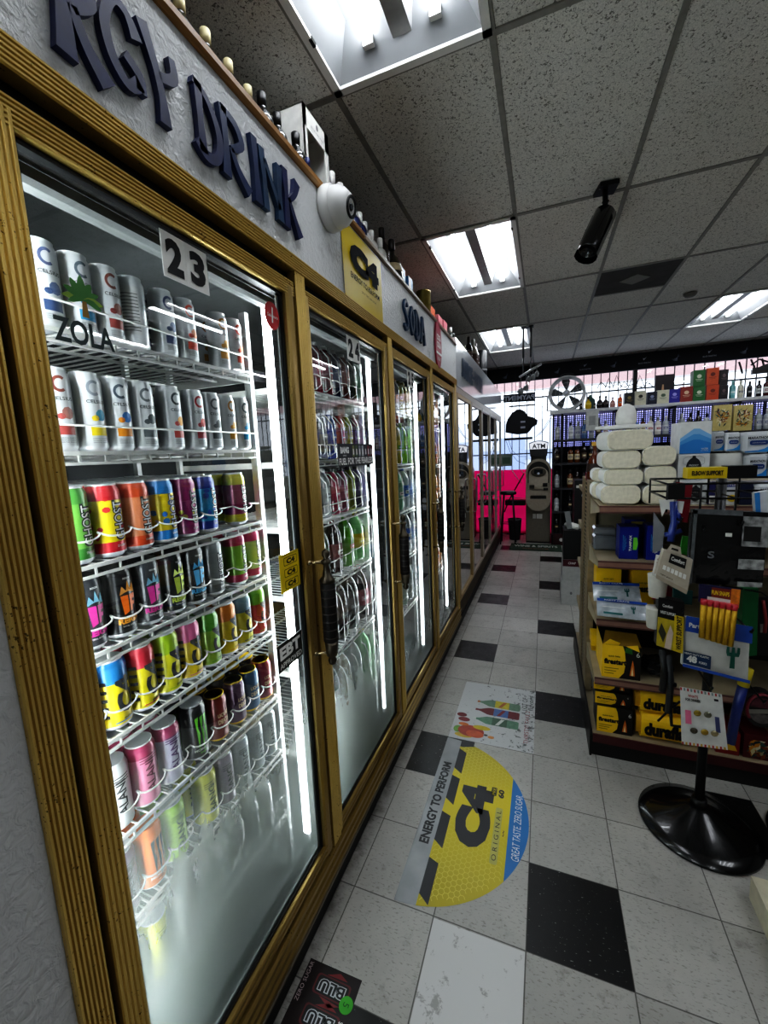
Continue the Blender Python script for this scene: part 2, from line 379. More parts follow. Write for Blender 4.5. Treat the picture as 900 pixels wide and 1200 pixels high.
# ceiling vent, detector, bullet camera
e = empty('ceiling_vent', (XA+CW*1.5, YA+CL*2.25, ZC), label='dark square ceiling vent with a pale diamond in the middle', cat='vent')
MB().b2(-.29, .29, -.29, .29, -.004, .012, mt('#4a4844', .8, var=.25, vs=8)).build('panel', e)
MB().prism([(0, -.12), (.12, 0), (0, .12), (-.12, 0)], (0, 0, -.0045), X, -Y, .004, mt('#8a8882', .7)).build('diffuser', e)
MB().lathe([(.001, -.03), (.04, -.03), (.055, -.012), (.058, 0)], mt('#6f6c66', .6)).build('smoke_detector', loc=(1.365, 3.94, ZC-.006))
tag(bpy.data.objects['smoke_detector'], 'small round grey smoke detector on the ceiling tile', 'detector')
e = empty('security_camera', (.345, 1.66, ZC-.006), label='black bullet security camera hanging from the ceiling by a bracket', cat='camera')
MB().prism([(-.055, -.05), (.05, -.06), (.065, .045), (-.03, .055)], (0, 0, 0), X, -Y, .022, BLACK).lathe([(.004, -.02), (.004, -.026)], CHROME, (-.03, -.03, 0), 8).build('mount', e)
arm = MB(); arm.tube([(0, 0, -.02), (.003, -.005, -.09), (0, -.02, -.115)], .014, BLACK, 8); arm.lathe([(.0, -.02), (.02, 0), (0, .02)], BLACK, (.003, -.008, -.085), 10); arm.build('arm', e)
bd = MB(); d = Vector((-.085, -.07, -.2)).normalized(); p0 = Vector((.008, .01, -.125))
bd.lathe([(.046, 0), (.056, .014), (.056, .25), (.052, .257), (.045, .257), (.045, .24), (.001, .24)], mt('#0c0e10', .2, coat=.5), p0, 20, axis=d); bd.build('housing', e)
sv = MB(); q = Vector((0, 0, 1)).rotation_difference(d).to_matrix(); v = []; f = []
for k in range(9):
    a = -PI*.05+PI*1.1*k/8
    for zz in (.02, .285): v.append(p0+q @ Vector((.064*math.cos(a+PI/2+.2), .064*math.sin(a+PI/2+.2), zz)))
sv.add(v, [[2*k, 2*k+1, 2*k+3, 2*k+2] for k in range(8)], mt('#0c0e10', .25, coat=.5), True); sv.build('sun_shield', e)
# ================================================================== GOLD FRAMED COOLER (doors 23 to 26)
def gold_mat(name, c, dirt=.8, rough=.34):
    m, nt, b = newmat(name); g = N(nt, 'NewGeometry')
    n1 = N(nt, 'TexNoise', {'Vector': g.outputs['Position'], 'Scale': 170., 'Detail': 2.})
    n2 = N(nt, 'TexNoise', {'Vector': g.outputs['Position'], 'Scale': 9., 'Detail': 6., 'Roughness': .7})
    mk = N(nt, 'MapRange', {0: n2.outputs[0], 1: .45, 2: .65, 3: 0., 4: .16})
    th = N(nt, 'Math', {0: n1.outputs[0], 1: mk.outputs[0]}, operation='ADD')
    d = N(nt, 'MapRange', {0: th.outputs[0], 1: .74, 2: .80, 3: 0., 4: dirt})
    tone = N(nt, 'MapRange', {0: n2.outputs[0], 1: .3, 2: .7, 3: .92, 4: 1.04})
    c0 = N(nt, 'MixRGB', {0: 1., 1: lin(c), 2: tone.outputs[0]}, blend_type='MULTIPLY')
    c1 = N(nt, 'MixRGB', {0: d.outputs[0], 1: c0.outputs[0], 2: lin('#1e160a')})
    nt.links.new(c1.outputs[0], b.inputs['Base Color']); b.inputs['Metallic'].default_value = .65
    r = N(nt, 'MapRange', {0: d.outputs[0], 1: 0., 2: 1., 3: rough, 4: .8}); nt.links.new(r.outputs[0], b.inputs['Roughness'])
    return m
GOLD = gold_mat('gold_anodised', '#d0b268'); GOLDF = gold_mat('gold_flat', '#a48a52', .6, .3); GASK = mt('#0d0d0d', .5)
def fog_glass(name, z0, z1, amt, dirt=.05, tint='#eef2f2', refl=1.6):
    """clear pane that mists over towards its foot"""
    m, nt, b = newmat(name); nt.nodes.remove(b); out = nt.nodes['Material Output']
    g = N(nt, 'NewGeometry'); s = N(nt, 'SeparateXYZ', {0: g.outputs['Position']})
    mp = N(nt, 'Mapping', {0: g.outputs['Position'], 'Scale': (1., 5., 1.2)})
    n1 = N(nt, 'TexNoise', {'Vector': mp.outputs[0], 'Scale': 3., 'Detail': 6., 'Roughness': .7})
    n2 = N(nt, 'TexNoise', {'Vector': g.outputs['Position'], 'Scale': 14., 'Detail': 8., 'Roughness': .75})
    zz = N(nt, 'MapRange', {0: n1.outputs[0], 1: .2, 2: .8, 3: -.16, 4: .16})
    za = N(nt, 'Math', {0: s.outputs[2], 1: zz.outputs[0]}, operation='ADD')
    fz = N(nt, 'MapRange', {0: za.outputs[0], 1: z1, 2: z0, 3: 0., 4: amt}, interpolation_type='SMOOTHSTEP')
    dr = N(nt, 'MapRange', {0: n2.outputs[0], 1: .5, 2: .75, 3: 0., 4: dirt})
    fac = N(nt, 'Math', {0: fz.outputs[0], 1: dr.outputs[0]}, operation='ADD', use_clamp=True)
    tr = N(nt, 'BsdfTransparent', {0: lin(tint)}); fcol = N(nt, 'MixRGB', {0: N(nt, 'MapRange', {0: s.outputs[2], 1: .25, 2: .95, 3: 0., 4: 1.}).outputs[0], 1: lin('#4b524f'), 2: lin('#a3aba7')}); tl = N(nt, 'BsdfTranslucent', {0: fcol.outputs[0]}); df = N(nt, 'BsdfDiffuse', {0: lin('#5a605d')})  # mist darkens downward: dimmer light low inside is put into its colour
    mist = N(nt, 'MixShader', {0: .35, 1: tl.outputs[0], 2: df.outputs[0]})
    body = N(nt, 'MixShader', {0: fac.outputs[0], 1: tr.outputs[0], 2: mist.outputs[0]})
    fr = N(nt, 'Fresnel', {0: 1.5}); f2 = N(nt, 'Math', {0: fr.outputs[0], 1: refl}, operation='MULTIPLY', use_clamp=True)
    fk = N(nt, 'MapRange', {0: fac.outputs[0], 1: .15, 2: .8, 3: 0., 4: .5}); gl = N(nt, 'BsdfGlossy', {0: (1, 1, 1, 1), 'Roughness': fk.outputs[0]}); f3 = N(nt, 'MapRange', {0: fac.outputs[0], 1: .15, 2: .8, 3: 1., 4: .45})
    sh = N(nt, 'MixShader', {0: N(nt, 'Math', {0: f2.outputs[0], 1: f3.outputs[0]}, operation='MULTIPLY').outputs[0], 1: body.outputs[0], 2: gl.outputs[0]})
    nt.links.new(sh.outputs[0], out.inputs[0]); return m
LED = emis('led_strip', '#f2fbff', 34.); LEDB = emis('led_strip_b', '#f2fbff', 24.)
def reed(mb, p0, p1, wdir, width, depth, n, mat, gd=.004):
    """ribbed bar from p0 to p1 (centre of its back), ribs facing +X"""
    p0, p1 = Vector(p0), Vector(p1); L = (p1-p0).length; ax = (p1-p0).normalized(); wd = Vector(wdir); yd = ax.cross(wd)
    sg = 1 if yd.x > 0 else -1
    pt = width/n; poly = [(-width/2, 0)]
    for i in range(n):
        a = -width/2+i*pt; poly += [(a+pt*.04, depth-gd), (a+pt*.28, depth), (a+pt*.72, depth), (a+pt*.96, depth-gd)]
    poly += [(width/2, 0)]
    xd = wd if sg > 0 else wd; yv = X
    nd = xd.cross(yv)
    mb.prism(poly, p0 if nd.dot(ax) > 0 else p1, xd, yv, L, mat)
DP = .80; ND = 4
def dy0(k): return -.787+DP*k
def dy1(k): return -.03+DP*k
ZB, ZT = .18, 2.133      # door foot and head
cool = empty('display_cooler', (0, 0, 0), label='long gold framed glass door cooler with ribbed aluminium frame and doors numbered from 23', cat='cooler')
cs = MB()
reed(cs, (XF-.02, -.825, .065), (XF-.02, -.825, 2.213), Y, .05, .032, 7, GOLD)
hr = MB(); reed(hr, (XF-.02, -.85, 2.19), (XF-.02, 2.46, 2.19), Z, .046, .034, 6, GOLD); hr.build('header_rail', cool)
for k in range(ND):
    yc = .0075+DP*k; mu = MB(); reed(mu, (XF-.02, yc, .17), (XF-.02, yc, 2.168), Y, .056 if k < 3 else .07, .03, 5, GOLD, .002); mu.build('mullion', cool)
sl_ = MB(); reed(sl_, (XF-.02, -.80, .118), (XF-.02, 2.44, .118), Z, .102, .036, 3, GOLDF, .006)
sl_.b2(XF-.03, XF-.005, -.85, 2.46, .06, .075, GOLDF)
sl_.b2(XF+.0, XF+.018, -.85, 2.46, .062, .07, mt('#6f675a', .5))
cs.build('casing', cool); sl_.build('sill', cool)
ib = MB(); IN1 = mt('#747779', .6); IN2 = mt('#2f3133', .7)
ib.b2(-1.75, -1.72, -.9, 2.46, .05, 2.3, IN2); ib.b2(-1.75, XF-.03, -.9, -.872, .05, 2.3, IN1); ib.b2(-1.75, XF-.03, -.9, 2.46, 2.24, 2.28, IN1); ib.b2(-1.75, XF-.03, -.9, 2.46, .075, .11, mt('#7d8080', .5))
ib.b2(-1.75, XF-.03, 2.45, 2.47, .05, 2.3, IN1)
ib.build('cabinet', cool)
# black jambs behind the frames
jb = MB(); JB = mt('#060606', .7, spec=.2)
jb.b2(-.77, XF-.02, -.87, -.782, .1, 2.24, JB); jb.b2(-.77, XF-.02, -.85, 2.46, 2.128, 2.26, JB); jb.b2(-.77, XF-.02, -.85, 2.46, .08, .176, JB)
for k in range(ND): jb.b2(-.762, XF-.02, -.032+DP*k, .05+DP*k, .1, 2.2, JB)
jb.build('jamb', cool)
for k in range(-1, ND):
    yc = .0075+DP*k; h = MB(); sl = -1 if k < ND else 1
    h.b2(-.80, -.762, yc-.03, yc+.03, .16, 2.12, mt('#d9dcdc', .3), bev=.006)
    h2 = h.build('light_post', cool)
    for s in ((-1, 1) if 0 <= k < ND-1 else ((1,) if k < 0 else (-1,))):
        MB().b2(*((-.795, -.772) if k < 1 else (-.787, -.775)), yc+s*.0305, yc+s*(.040 if k < 1 else .036), .2, 2.08, LED if k < 1 else LEDB).build('led_strip', h2)
tb = MB(); tb.b2(-.775, -.735, -.76, 2.40, 2.062, 2.105, mt('#8f9291', .45), bev=.008); tb.b2(-.714, -.712, -.76, 2.4, 2.075, 2.08, DGREY)
tb.build('head_rail', cool)
FG = [fog_glass('pane_mist_a', .46, 1.06, .82), fog_glass('pane_mist_b', .46, .98, .84), fog_glass('pane_mist_c', .34, .74, .6), fog_glass('pane_mist_d', .3, .62, .5)]
for k in range(ND):
    a, b_ = dy0(k), dy1(k); fw = .046
    d = MB()
    reed(d, (XF-.022, (a+b_)/2-(b_-a)/2, ZT-.022), (XF-.022, b_, ZT-.022), Z, .044, .03, 6, GOLD)
    reed(d, (XF-.022, a, ZB+.021), (XF-.022, b_, ZB+.021), Z, .042, .03, 2, GOLDF, .003)
    reed(d, (XF-.022, a+fw/2, ZB), (XF-.022, a+fw/2, ZT-.02), Y, fw, .0302, 5 if k == 0 else 1, GOLD, .003)
    reed(d, (XF-.022, b_-fw/2, ZB), (XF-.022, b_-fw/2, ZT-.02), Y, fw, .0302, 1, GOLDF, .003)
    dr = d.build('door', cool)
    g = MB()
    gy0, gy1, gz0, gz1 = a+fw, b_-fw, ZB+.042, ZT-.044
    for y in (gy0, gy1-.007): g.b2(XF-.03, XF-.006, y, y+.007, gz0, gz1, GASK)
    for z in (gz0, gz1-.008): g.b2(XF-.03, XF-.006, gy0, gy1, z, z+.008, GASK)
    g.build('gasket', dr)
    MB().quad([(XF-.013, gy0, gz0), (XF-.013, gy1, gz0), (XF-.013, gy1, gz1), (XF-.013, gy0, gz1)], FG[k]).build('glass_pane', dr)
    # frost line at the foot and closing edge of the pane
    fz = MB(); FRO = mt('#c9cfd0', .9, bump=.8, bs=60)
    fz.b2(XF-.019, XF-.0145, gy0+.007, gy1-.007, gz0+.006, gz0+.018, FRO); fz.b2(XF-.019, XF-.0145, gy1-.0185, gy1-.008, gz0, gz1-.01, mt('#9fa6a8', .6))
    fz.build('frost_edge', dr)
    hy = [-.037, .757, 1.560, 2.345][k]+.006; hx = XF+.058
    hd = MB(); BAR = mt('#0e0a08', .55, spec=.3, bump=.5, bs=40); PEW = mt('#4f493f', .36, .9)
    zt, zb = [1.295, 1.285, 1.285, 1.29][k], .905
    hd.lathe([(.003, zb-.0), (.012, zb+.006), (.015, zb+.018), (.010, zb+.03), (.019, zb+.036), (.021, zb+.06), (.0225, zb+.085)], PEW, (hx, hy, 0), 14)
    hd.lathe([(.0225, zb+.085), (.025, zb+.088), (.025, zt-.1), (.0225, zt-.098)], BAR, (hx, hy, 0), 14)
    for i in range(7): hd.lathe([(.0252, zb+.1+i*.028), (.0257, zb+.102+i*.028), (.0252, zb+.104+i*.028)], mt('#2a2320', .5), (hx, hy, 0), 14)
    hd.lathe([(.0265, zt-.1), (.0265, zt-.09), (.016, zt-.078), (.0105, zt-.055), (.0105, zt-.04), (.016, zt-.036), (.017, zt-.026), (.009, zt-.022), (.008, zt-.018), (.0135, zt-.008), (.0125, zt+.004), (.004, zt+.012)], PEW, (hx, hy, 0), 14)
    for z in (zt-.03, zb+.045):
        hd.cyl((XF, hy-.028, z), (hx, hy-.003, z), .0055, mt('#a99a78', .25, 1.), 8); hd.lathe([(.0085, 0), (.009, .006), (.005, .012)], mt('#a99a78', .25, 1.), (XF+.006, hy-.028, z), 10, axis=(1, .2, 0))
    hd.build('handle', dr)
# shelves -------------------------------------------------------------
XS = -.80
def arc_guard(mb, lanes, z, x, r, y0, y1):
    """a wire that bows out round every can of a row"""
    pts = [(x-.012, y0, z+.006)]
    for n_, y in enumerate(lanes):
        ra = min([r]+[abs(y-q)/2 for q in lanes if q != y])
        for i in range(9):
            t = PI*(i/8); pts.append((x-.021+.019*math.sin(t)**.6 if 0 < i < 8 else x-.021, y-ra*math.cos(t), z+.010-.012*math.sin(t)))
    pts.append((x-.012, y1, z+.006)); mb.tube(pts, .0022, WIRE, 5)
def shelf(k, z, lanes, guard='arc', gz=.055, r=.036, gx=None):
    y0, y1 = -.745+DP*k, -.105+DP*k; s = MB()
    s.b2(XS-.006, XS, y0, y1, z-.008, z, WIRE); s.b2(XS-.006, XS, y0, y1, z-.027, z-.021, WIRE)
    for i in range(int((y1-y0)/.052)+1):
        y = y0+.004+i*.052; s.b2(XS-.005, XS-.001, y-.002, y+.002, z-.022, z-.007, WIRE)
    for i in range(23): y = y0+.005+i*(y1-y0-.01)/22; s.b2(-1.36, XS-.003, y-.0015, y+.0015, z-.006, z-.0025, WIRE)
    for x in (-.93, -1.1, -1.27, -1.355): s.b2(x-.004, x+.004, y0, y1, z-.012, z-.006, WIRE)
    s.b2(-1.35, XS-.01, y0, y0+.006, z-.022, z, WIRE); s.b2(-1.35, XS-.01, y1-.006, y1, z-.022, z, WIRE)
    o = s.build('shelf', cool)
    g = MB(); gx = gx or XS
    if guard == 'arc': arc_guard(g, lanes, z+gz, gx, r, y0, y1)
    elif guard == 'bar':
        g.tube([(gx-.006, y0, z+gz), (gx, y0+.005, z+gz), (gx, y1-.005, z+gz), (gx-.006, y1, z+gz)], .0022, WIRE, 5)
    elif guard == 'lane':
        n = len(lanes)
        for i, y in enumerate(lanes):
            w = (lanes[1]-lanes[0]) if n > 1 else .08
            yy = y+w/2
            g.tube([(gx-.15, yy, z+.02), (gx-.02, yy, z+.015), (gx+.004, yy, z+.03), (gx-.004, yy, z+.15), (gx-.03, yy-.01, z+.185), (gx-.12, yy-.012, z+.2)], .0024, WIRE, 5)
            g.tube([(gx+.002, yy-w, z+.06), (gx+.01, yy-w/2, z+.062), (gx+.002, yy, z+.06)], .002, WIRE, 5)
    elif guard == 'soda':
        for i, y in enumerate(lanes):
            w = .112
            g.tube([(gx+.0, y+w/2, z), (gx+.002, y+w/2, z+.15), (gx+.002, y+w/2-.012, z+.205), (gx-.004, y+.03, z+.245), (gx-.016, y+.02, z+.262)], .0024, WIRE, 5)
            g.tube([(gx, y-w/2, z+.09), (gx+.012, y, z+.092), (gx, y+w/2, z+.09)], .002, WIRE, 5)
    if g.v: g.build('wire_guard', o)
    return o
for k in range(ND):
    for yy in (-.752+DP*k+(.055 if k else 0), (-.086 if k == 0 else -.043)+DP*k):
        up = MB(); up.b2(-.835, -.812, yy-.008, yy+.008, .12, 2.05, mt('#d6d8d6', .3)); up.b2(-1.37, -1.35, yy-.008, yy+.008, .12, 2.05, mt('#d6d8d6', .3))
        for i in range(40): up.b2(-.812, -.8117, yy-.003, yy+.003, .2+i*.045, .215+i*.045, DGREY)
        up.build('shelf_upright', cool)
SZ = [1.863, 1.636, 1.411, 1.229, 1.035, .808, .60, .36]
# ================================================================== CANS
ALU = mt('#dcdee0', .3, .3, var=0); GOLDL = mt('#ffd23a', .25, .0, var=0); DARKL = mt('#6a6c70', .3, 1., var=0)
def cm(c, metal=.1, rough=.3): return mt(c, rough, min(metal, .12), .5, var=.05, vs=60)
def can_mesh(h, r, bands, deco=None, lid=ALU, base=ALU):
    """bands: (top fraction of the printed wall, material) upward"""
    mb = MB(); z0, z1 = .011, h-.017
    prof = [(r*.66, .0), (r*.74, 0), (r*.98, z0*.7), (r, z0)]; mats = [base, base, base]
    for t, m in bands: prof.append((r, z0+(z1-z0)*t)); mats.append(m)
    nm = bands[-1][1]
    prof += [(r*.97, z1+.004), (r*.84, h-.004), (r*.86, h-.001), (r*.86, h), (r*.81, h)]; mats += [nm, nm, lid, lid, lid]
    mb.lathe(prof, base, seg=26, mats=mats)
    if deco: deco(mb, r, h)
    l = MB(); l.lathe([(r*.81, h), (r*.78, h-.006), (r*.72, h-.006), (r*.7, h-.004), (.001, h-.004)], lid, seg=20)
    l.box((.004, 0, h-.003), (.02, .012, .0014), lid, bev=.0005); l.lathe([(.009, h-.0037), (.0001, h-.0036)], DARKL, (.012, 0, 0), 10)
    return mb.mesh('can'), l.mesh('can_lid')
K = INK; Wt = mt('#efefec', .4, var=0)
def celsius(c1, c2, blot=None):
    def d(mb, r, h):
        m1, m2 = cm(c1, 0, .4), cm(c2, 0, .4)
        n = 14; P = []; 
        for i in range(n+1):
            t = PI*.28+2*PI*.72*i/n
            for rr in (.0085, .0135): P.append((rr*math.cos(t)-.002, h*.80+rr*1.15*math.sin(t)))
        mb.wrap(P, [[2*i, 2*i+1, 2*i+3, 2*i+2] for i in range(n)], r, m1)
        mb.wtext('CELSIUS', 0, h*.63, .0068, r, K, bold=.01, w=.036)
        mb.wrect(-.016, .016, h*.2, h*.32, r, m2)
        mb.wdisc(.006, h*.46, .011, .012, r, cm(blot or c1, 0, .5), n=9); mb.wdisc(-.006, h*.42, .007, .006, r, m2, n=8)
        for i in range(3): mb.wtext('ESSENTIAL ENERGY', 0, h*(.16-.025*i), .0025, r, DGREY, w=.03, bold=0)
        # nutrition panel at the back
        mb.wrect(r*2.2, r*3.6, h*.2, h*.85, r, mt('#cfd0cf', .5, var=0))
        for i in range(12): mb.wrect(r*2.3, r*3.5, h*(.25+.045*i), h*(.26+.045*i), r, DGREY, .0006)
    body = mt('#d3d6d8', .3, .2, var=.04)
    return dict(h=.158, r=.0288, bands=[(1, body)], deco=d)
def ghost(cb, cm_, ct, dots=None, tx='GHOST'):
    def d(mb, r, h):
        if dots:
            rd = random.Random(hash(dots) % 97+3)
            for i in range(11): mb.wdisc(rd.uniform(-.06, .06), h*rd.uniform(.25, .8), rd.uniform(.004, .009), rd.uniform(.004, .01), r, cm(dots, 0, .4), n=7)
        mb.wtext(tx, .010, h*.5, .025, r, K, rot=True, bold=.075, w=.088, off=.0009)
        mb.wtext(tx, .010, h*.5, .021, r, Wt, rot=True, bold=.0, w=.080, off=.0014)
        mb.wtext('ENERGY', .012, h*.15, .005, r, Wt, bold=.02)
    return dict(h=.157, r=.0331, bands=[(.17, cm(cb)), (.86, cm(cm_)), (1, cm(ct))], deco=d)
def reign(c1, c2, body='#121315'):
    def d(mb, r, h):
        a, b = cm(c1, .1, .35), cm(c2, .1, .35)
        # crowned letter emblem
        for poly, m in (([(-.017, .62), (-.012, .74), (-.004, .66), (0, .8), (.006, .66), (.013, .76), (.017, .62)], a), ([(-.016, .6), (-.001, .6), (-.001, .36), (-.012, .33)], b), ([(.002, .6), (.017, .6), (.015, .53), (.008, .53), (.008, .49), (.014, .49), (.013, .44), (.008, .44), (.006, .37), (.002, .36)], b)):
            P = [(x, h*z) for x, z in poly]; mb.wrap(P, [list(range(len(P)))], r, m, .0016)
        mb.wtext('REIGN', 0, h*.24, .0125, r, b if body != '#121315' else a, bold=.05, w=.05)
        mb.wtext('TOTAL BODY FUEL', 0, h*.165, .0035, r, Wt, w=.036)
        mb.wtext('REIGN', 0, h*.84, .004, r, Wt, bold=.03)
    return dict(h=.157, r=.0331, bands=[(1, cm(body, .2, .28))], deco=d, lid=mt('#1a1b1d', .3, .8, var=0))
def c4can(top, low='#e7d21c', stripes=True):
    def d(mb, r, h):
        mb.wtext('C4', .008, h*.48, .040, r, K, rot=True, bold=.05, w=.082, off=.001)
        if stripes:
            for i in range(5): mb.wrect(-.045, -.028, h*(.2+.12*i), h*(.25+.12*i), r, K)
        mb.wtext('ENERGY', .010, h*.14, .005, r, K, bold=.02); mb.wrect(-.02, .03, h*.1, h*.115, r, cm(top))
    return dict(h=.157, r=.0331, bands=[(.74, cm(low, .2)), (1, cm(top))], deco=d)
def monster(body, claw, lid=ALU):
    def d(mb, r, h):
        m = cm(claw, .1, .35)
        for dx, L in ((-.012, .1), (0., .115), (.012, .095)):
            P = [(dx-.005, h*.78), (dx+.004, h*.8), (dx+.001, h*.6), (dx+.005, h*.5), (dx+.001, h*.78-L), (dx-.002, h*.52), (dx-.003, h*.6)]
            mb.wrap(P, [list(range(7))], r, m, .001)
        mb.wtext('MONSTER', 0, h*.2, .007, r, Wt if body != '#e9e9e7' else K, bold=.03, w=.05); mb.wtext('ENERGY', 0, h*.14, .004, r, m, bold=.02)
    return dict(h=.157, r=.0331, bands=[(1, cm(body, .3))], deco=d, lid=lid)
def death(c):
    def d(mb, r, h):
        mb.wtext('LIQUID', 0, h*.58, .013, r, mt('#e2c9a0', .4, var=0), bold=.03, w=.036); mb.wtext('DEATH', 0, h*.44, .013, r, mt('#e2c9a0', .4, var=0), bold=.03, w=.036)
        mb.wrect(-.018, .018, h*.3, h*.31, r, mt('#e2c9a0', .4, var=0))
    return dict(h=.135, r=.0315, bands=[(1, cm(c, .5))], deco=d, lid=GOLDL, base=GOLDL)
def plain(c, top, tx, tc='#333333'):
    def d(mb, r, h):
        m = mt(tc, .5, var=0)
        mb.wtext(tx, 0, h*.5, .02, r, m, rot=True, bold=.02, w=.08)
        for i in range(3): mb.wrect(-.02, .02, h*(.72+.04*i), h*(.735+.04*i), r, m)
    return dict(h=.157, r=.0331, bands=[(.88, cm(c)), (1, cm(top))], deco=d)
DES = {
 'cel_blue': (celsius('#54616b', '#2f93c4', '#3f6f93'), 'white and silver slim can with blue block'),
 'cel_red': (celsius('#7b4034', '#9a3f3a', '#a06a60'), 'white and silver slim can with brown red crescent'),
 'cel_nutri': (celsius('#555555', '#b23246', '#999999'), 'silver slim can with crimson band'),
 'cel_navy': (celsius('#4a5578', '#31456b', '#5a6a90'), 'silver slim can with navy crescent'),
 'cel_amber': (celsius('#b07a2a', '#c98d27', '#d19a3a'), 'silver slim can with amber block'),
 'cel_fire': (celsius('#c4452b', '#d4472c', '#e0762c'), 'silver slim can with orange red fruit'),
 'cel_yellow': (celsius('#8c9199', '#e4c81a', '#3b93b4'), 'silver slim can with yellow block and blue wave'),
 'cel_orange': (celsius('#45505a', '#d2821d', '#2c76c0'), 'silver slim can with orange block and blue splash'),
 'cel_peach': (celsius('#333a40', '#b34a45', '#df9a2c'), 'silver slim can with peach fruit and red block'),
 'cel_straw': (celsius('#a3222b', '#a94046', '#c23a36'), 'silver slim can with deep red crescent'),
 'cel_palm': (celsius('#6c7073', '#555b5e', '#30373a'), 'silver slim can with dark palm picture'),
 'g_green': (ghost('#3d7a34', '#6fae4c', '#4f9440'), 'green tall can'),
 'g_yelred': (ghost('#c3202c', '#ecd61d', '#d03038', '#cf2a2c'), 'yellow tall can with red ends'),
 'g_orange': (ghost('#cc4a26', '#e08a60', '#d8532c'), 'orange tall can'),
 'g_yelblue': (ghost('#2c7fc2', '#e9cf1f', '#2d82c6', '#3472b0'), 'yellow tall can with blue shapes and blue ends'),
 'g_purple': (ghost('#7c2258', '#8e2a64', '#8a2a60', '#b9b03a'), 'plum purple tall can with yellow spots'),
 'g_blue': (ghost('#2a3f93', '#2f9ed0', '#2c3f97', '#3556b0'), 'bright blue tall can with dark blue ends'),
 'g_grape': (ghost('#c6bd2a', '#8a2752', '#c4bb2c'), 'purple tall can with yellow green ends'),
 'g_silver': (ghost('#595c5e', '#8a8d8e', '#7f8385'), 'grey silver tall can'),
 'g_lime': (ghost('#a92a52', '#7fae3c', '#a52c4c'), 'leaf green tall can with crimson ends'),
 'g_pale': (ghost('#b53a60', '#a9c07c', '#b0365a'), 'pale green tall can with pink ends'),
 'r_orange': (reign('#f0a02c', '#e8701f'), 'black tall can with orange crowned emblem'),
 'r_pink': (reign('#8fd0ee', '#d93c98', '#3a3c40'), 'charcoal tall can with pink and light blue emblem'),
 'r_lime': (reign('#d8e85a', '#d6e657'), 'black tall can with lime yellow emblem'),
 'r_blue': (reign('#57b7ea', '#58b6e8'), 'black tall can with sky blue emblem'),
 'c_blue': (c4can('#2b7fc4'), 'yellow tall can with bright blue top'),
 'c_red': (c4can('#cf3a48', '#e6d61f'), 'yellow tall can with red top'),
 'c_lime': (c4can('#a3c52c', '#dcd62a'), 'yellow tall can with lime striped top'),
 'c_pink': (c4can('#d9709a', '#e8c92a'), 'yellow tall can with pink striped top'),
 'c_green': (c4can('#4f8f2e', '#86a838', False), 'green striped tall can'),
 'c_orange': (c4can('#d9822a', '#dcc026', False), 'yellow tall can with orange top'),
 'c_slate': (c4can('#6c8796', '#d6cc3a', False), 'yellow tall can with slate blue top'),
 'c_melon': (c4can('#7fb83e', '#cf4a48', False), 'red tall can with green ends'),
 'm_black': (monster('#141516', '#6cc43a'), 'black tall can with green claw mark'),
 'm_orange': (monster('#e5762c', '#2a2624', mt('#e57a30', .3, .6, var=0)), 'orange tall can with dark claw mark'),
 'm_white': (monster('#e9e9e7', '#b9bcc0'), 'white tall can with pale claw mark'),
 'd_red': (death('#7c2a22'), 'gold topped can with rust red wall'),
 'd_plum': (death('#4c2547'), 'gold topped can with plum wall'),
 'd_blue': (death('#2f5a7c'), 'gold topped can with slate blue wall'),
 'd_rose': (death('#963044'), 'gold topped can with crimson wall'),
 'd_dark': (death('#2b2723'), 'gold topped can with dark brown wall'),
 'p_pink': (plain('#d77f9e', '#b03a62', 'ALANI', '#6a1f3e'), 'pink tall can with dark pink top'),
 'p_lav': (plain('#b9b5c6', '#a84468', 'ALANI', '#5a3a6a'), 'lavender tall can with dusky red top'),
 'p_white': (plain('#dfe2e2', '#d4d8d8', 'ALANI'), 'white tall can'),
 'p_grey': (plain('#9aa0a2', '#a9afb1', 'BANG', '#44494c'), 'grey tall can'),
 'p_lemon': (plain('#d6d65a', '#c9c84a', 'BANG', '#55601c'), 'lemon yellow tall can'),
 'p_lgreen': (plain('#9cc83e', '#a3cf4a', 'BANG', '#37591a'), 'lime green tall can'),
 'p_mauve': (plain('#8f7f8e', '#8a7a8a', 'BANG'), 'mauve tall can'),
}
_cans = {}
def SHORT(t): return ' '.join(t.split(' with')[0].split()[:6])
def can(des, x, y, z, label, group, rz=0.):
    if des not in _cans: _cans[des] = can_mesh(**DES[des][0])
    b, l = _cans[des]
    o = put('drink_can', b, None, (x, y, z), rz); put('lid', l, o); tag(o, label, 'can', group); return o
ROWN = ['top', 'second', 'third', 'fourth', 'fifth', 'sixth', 'seventh', 'bottom']
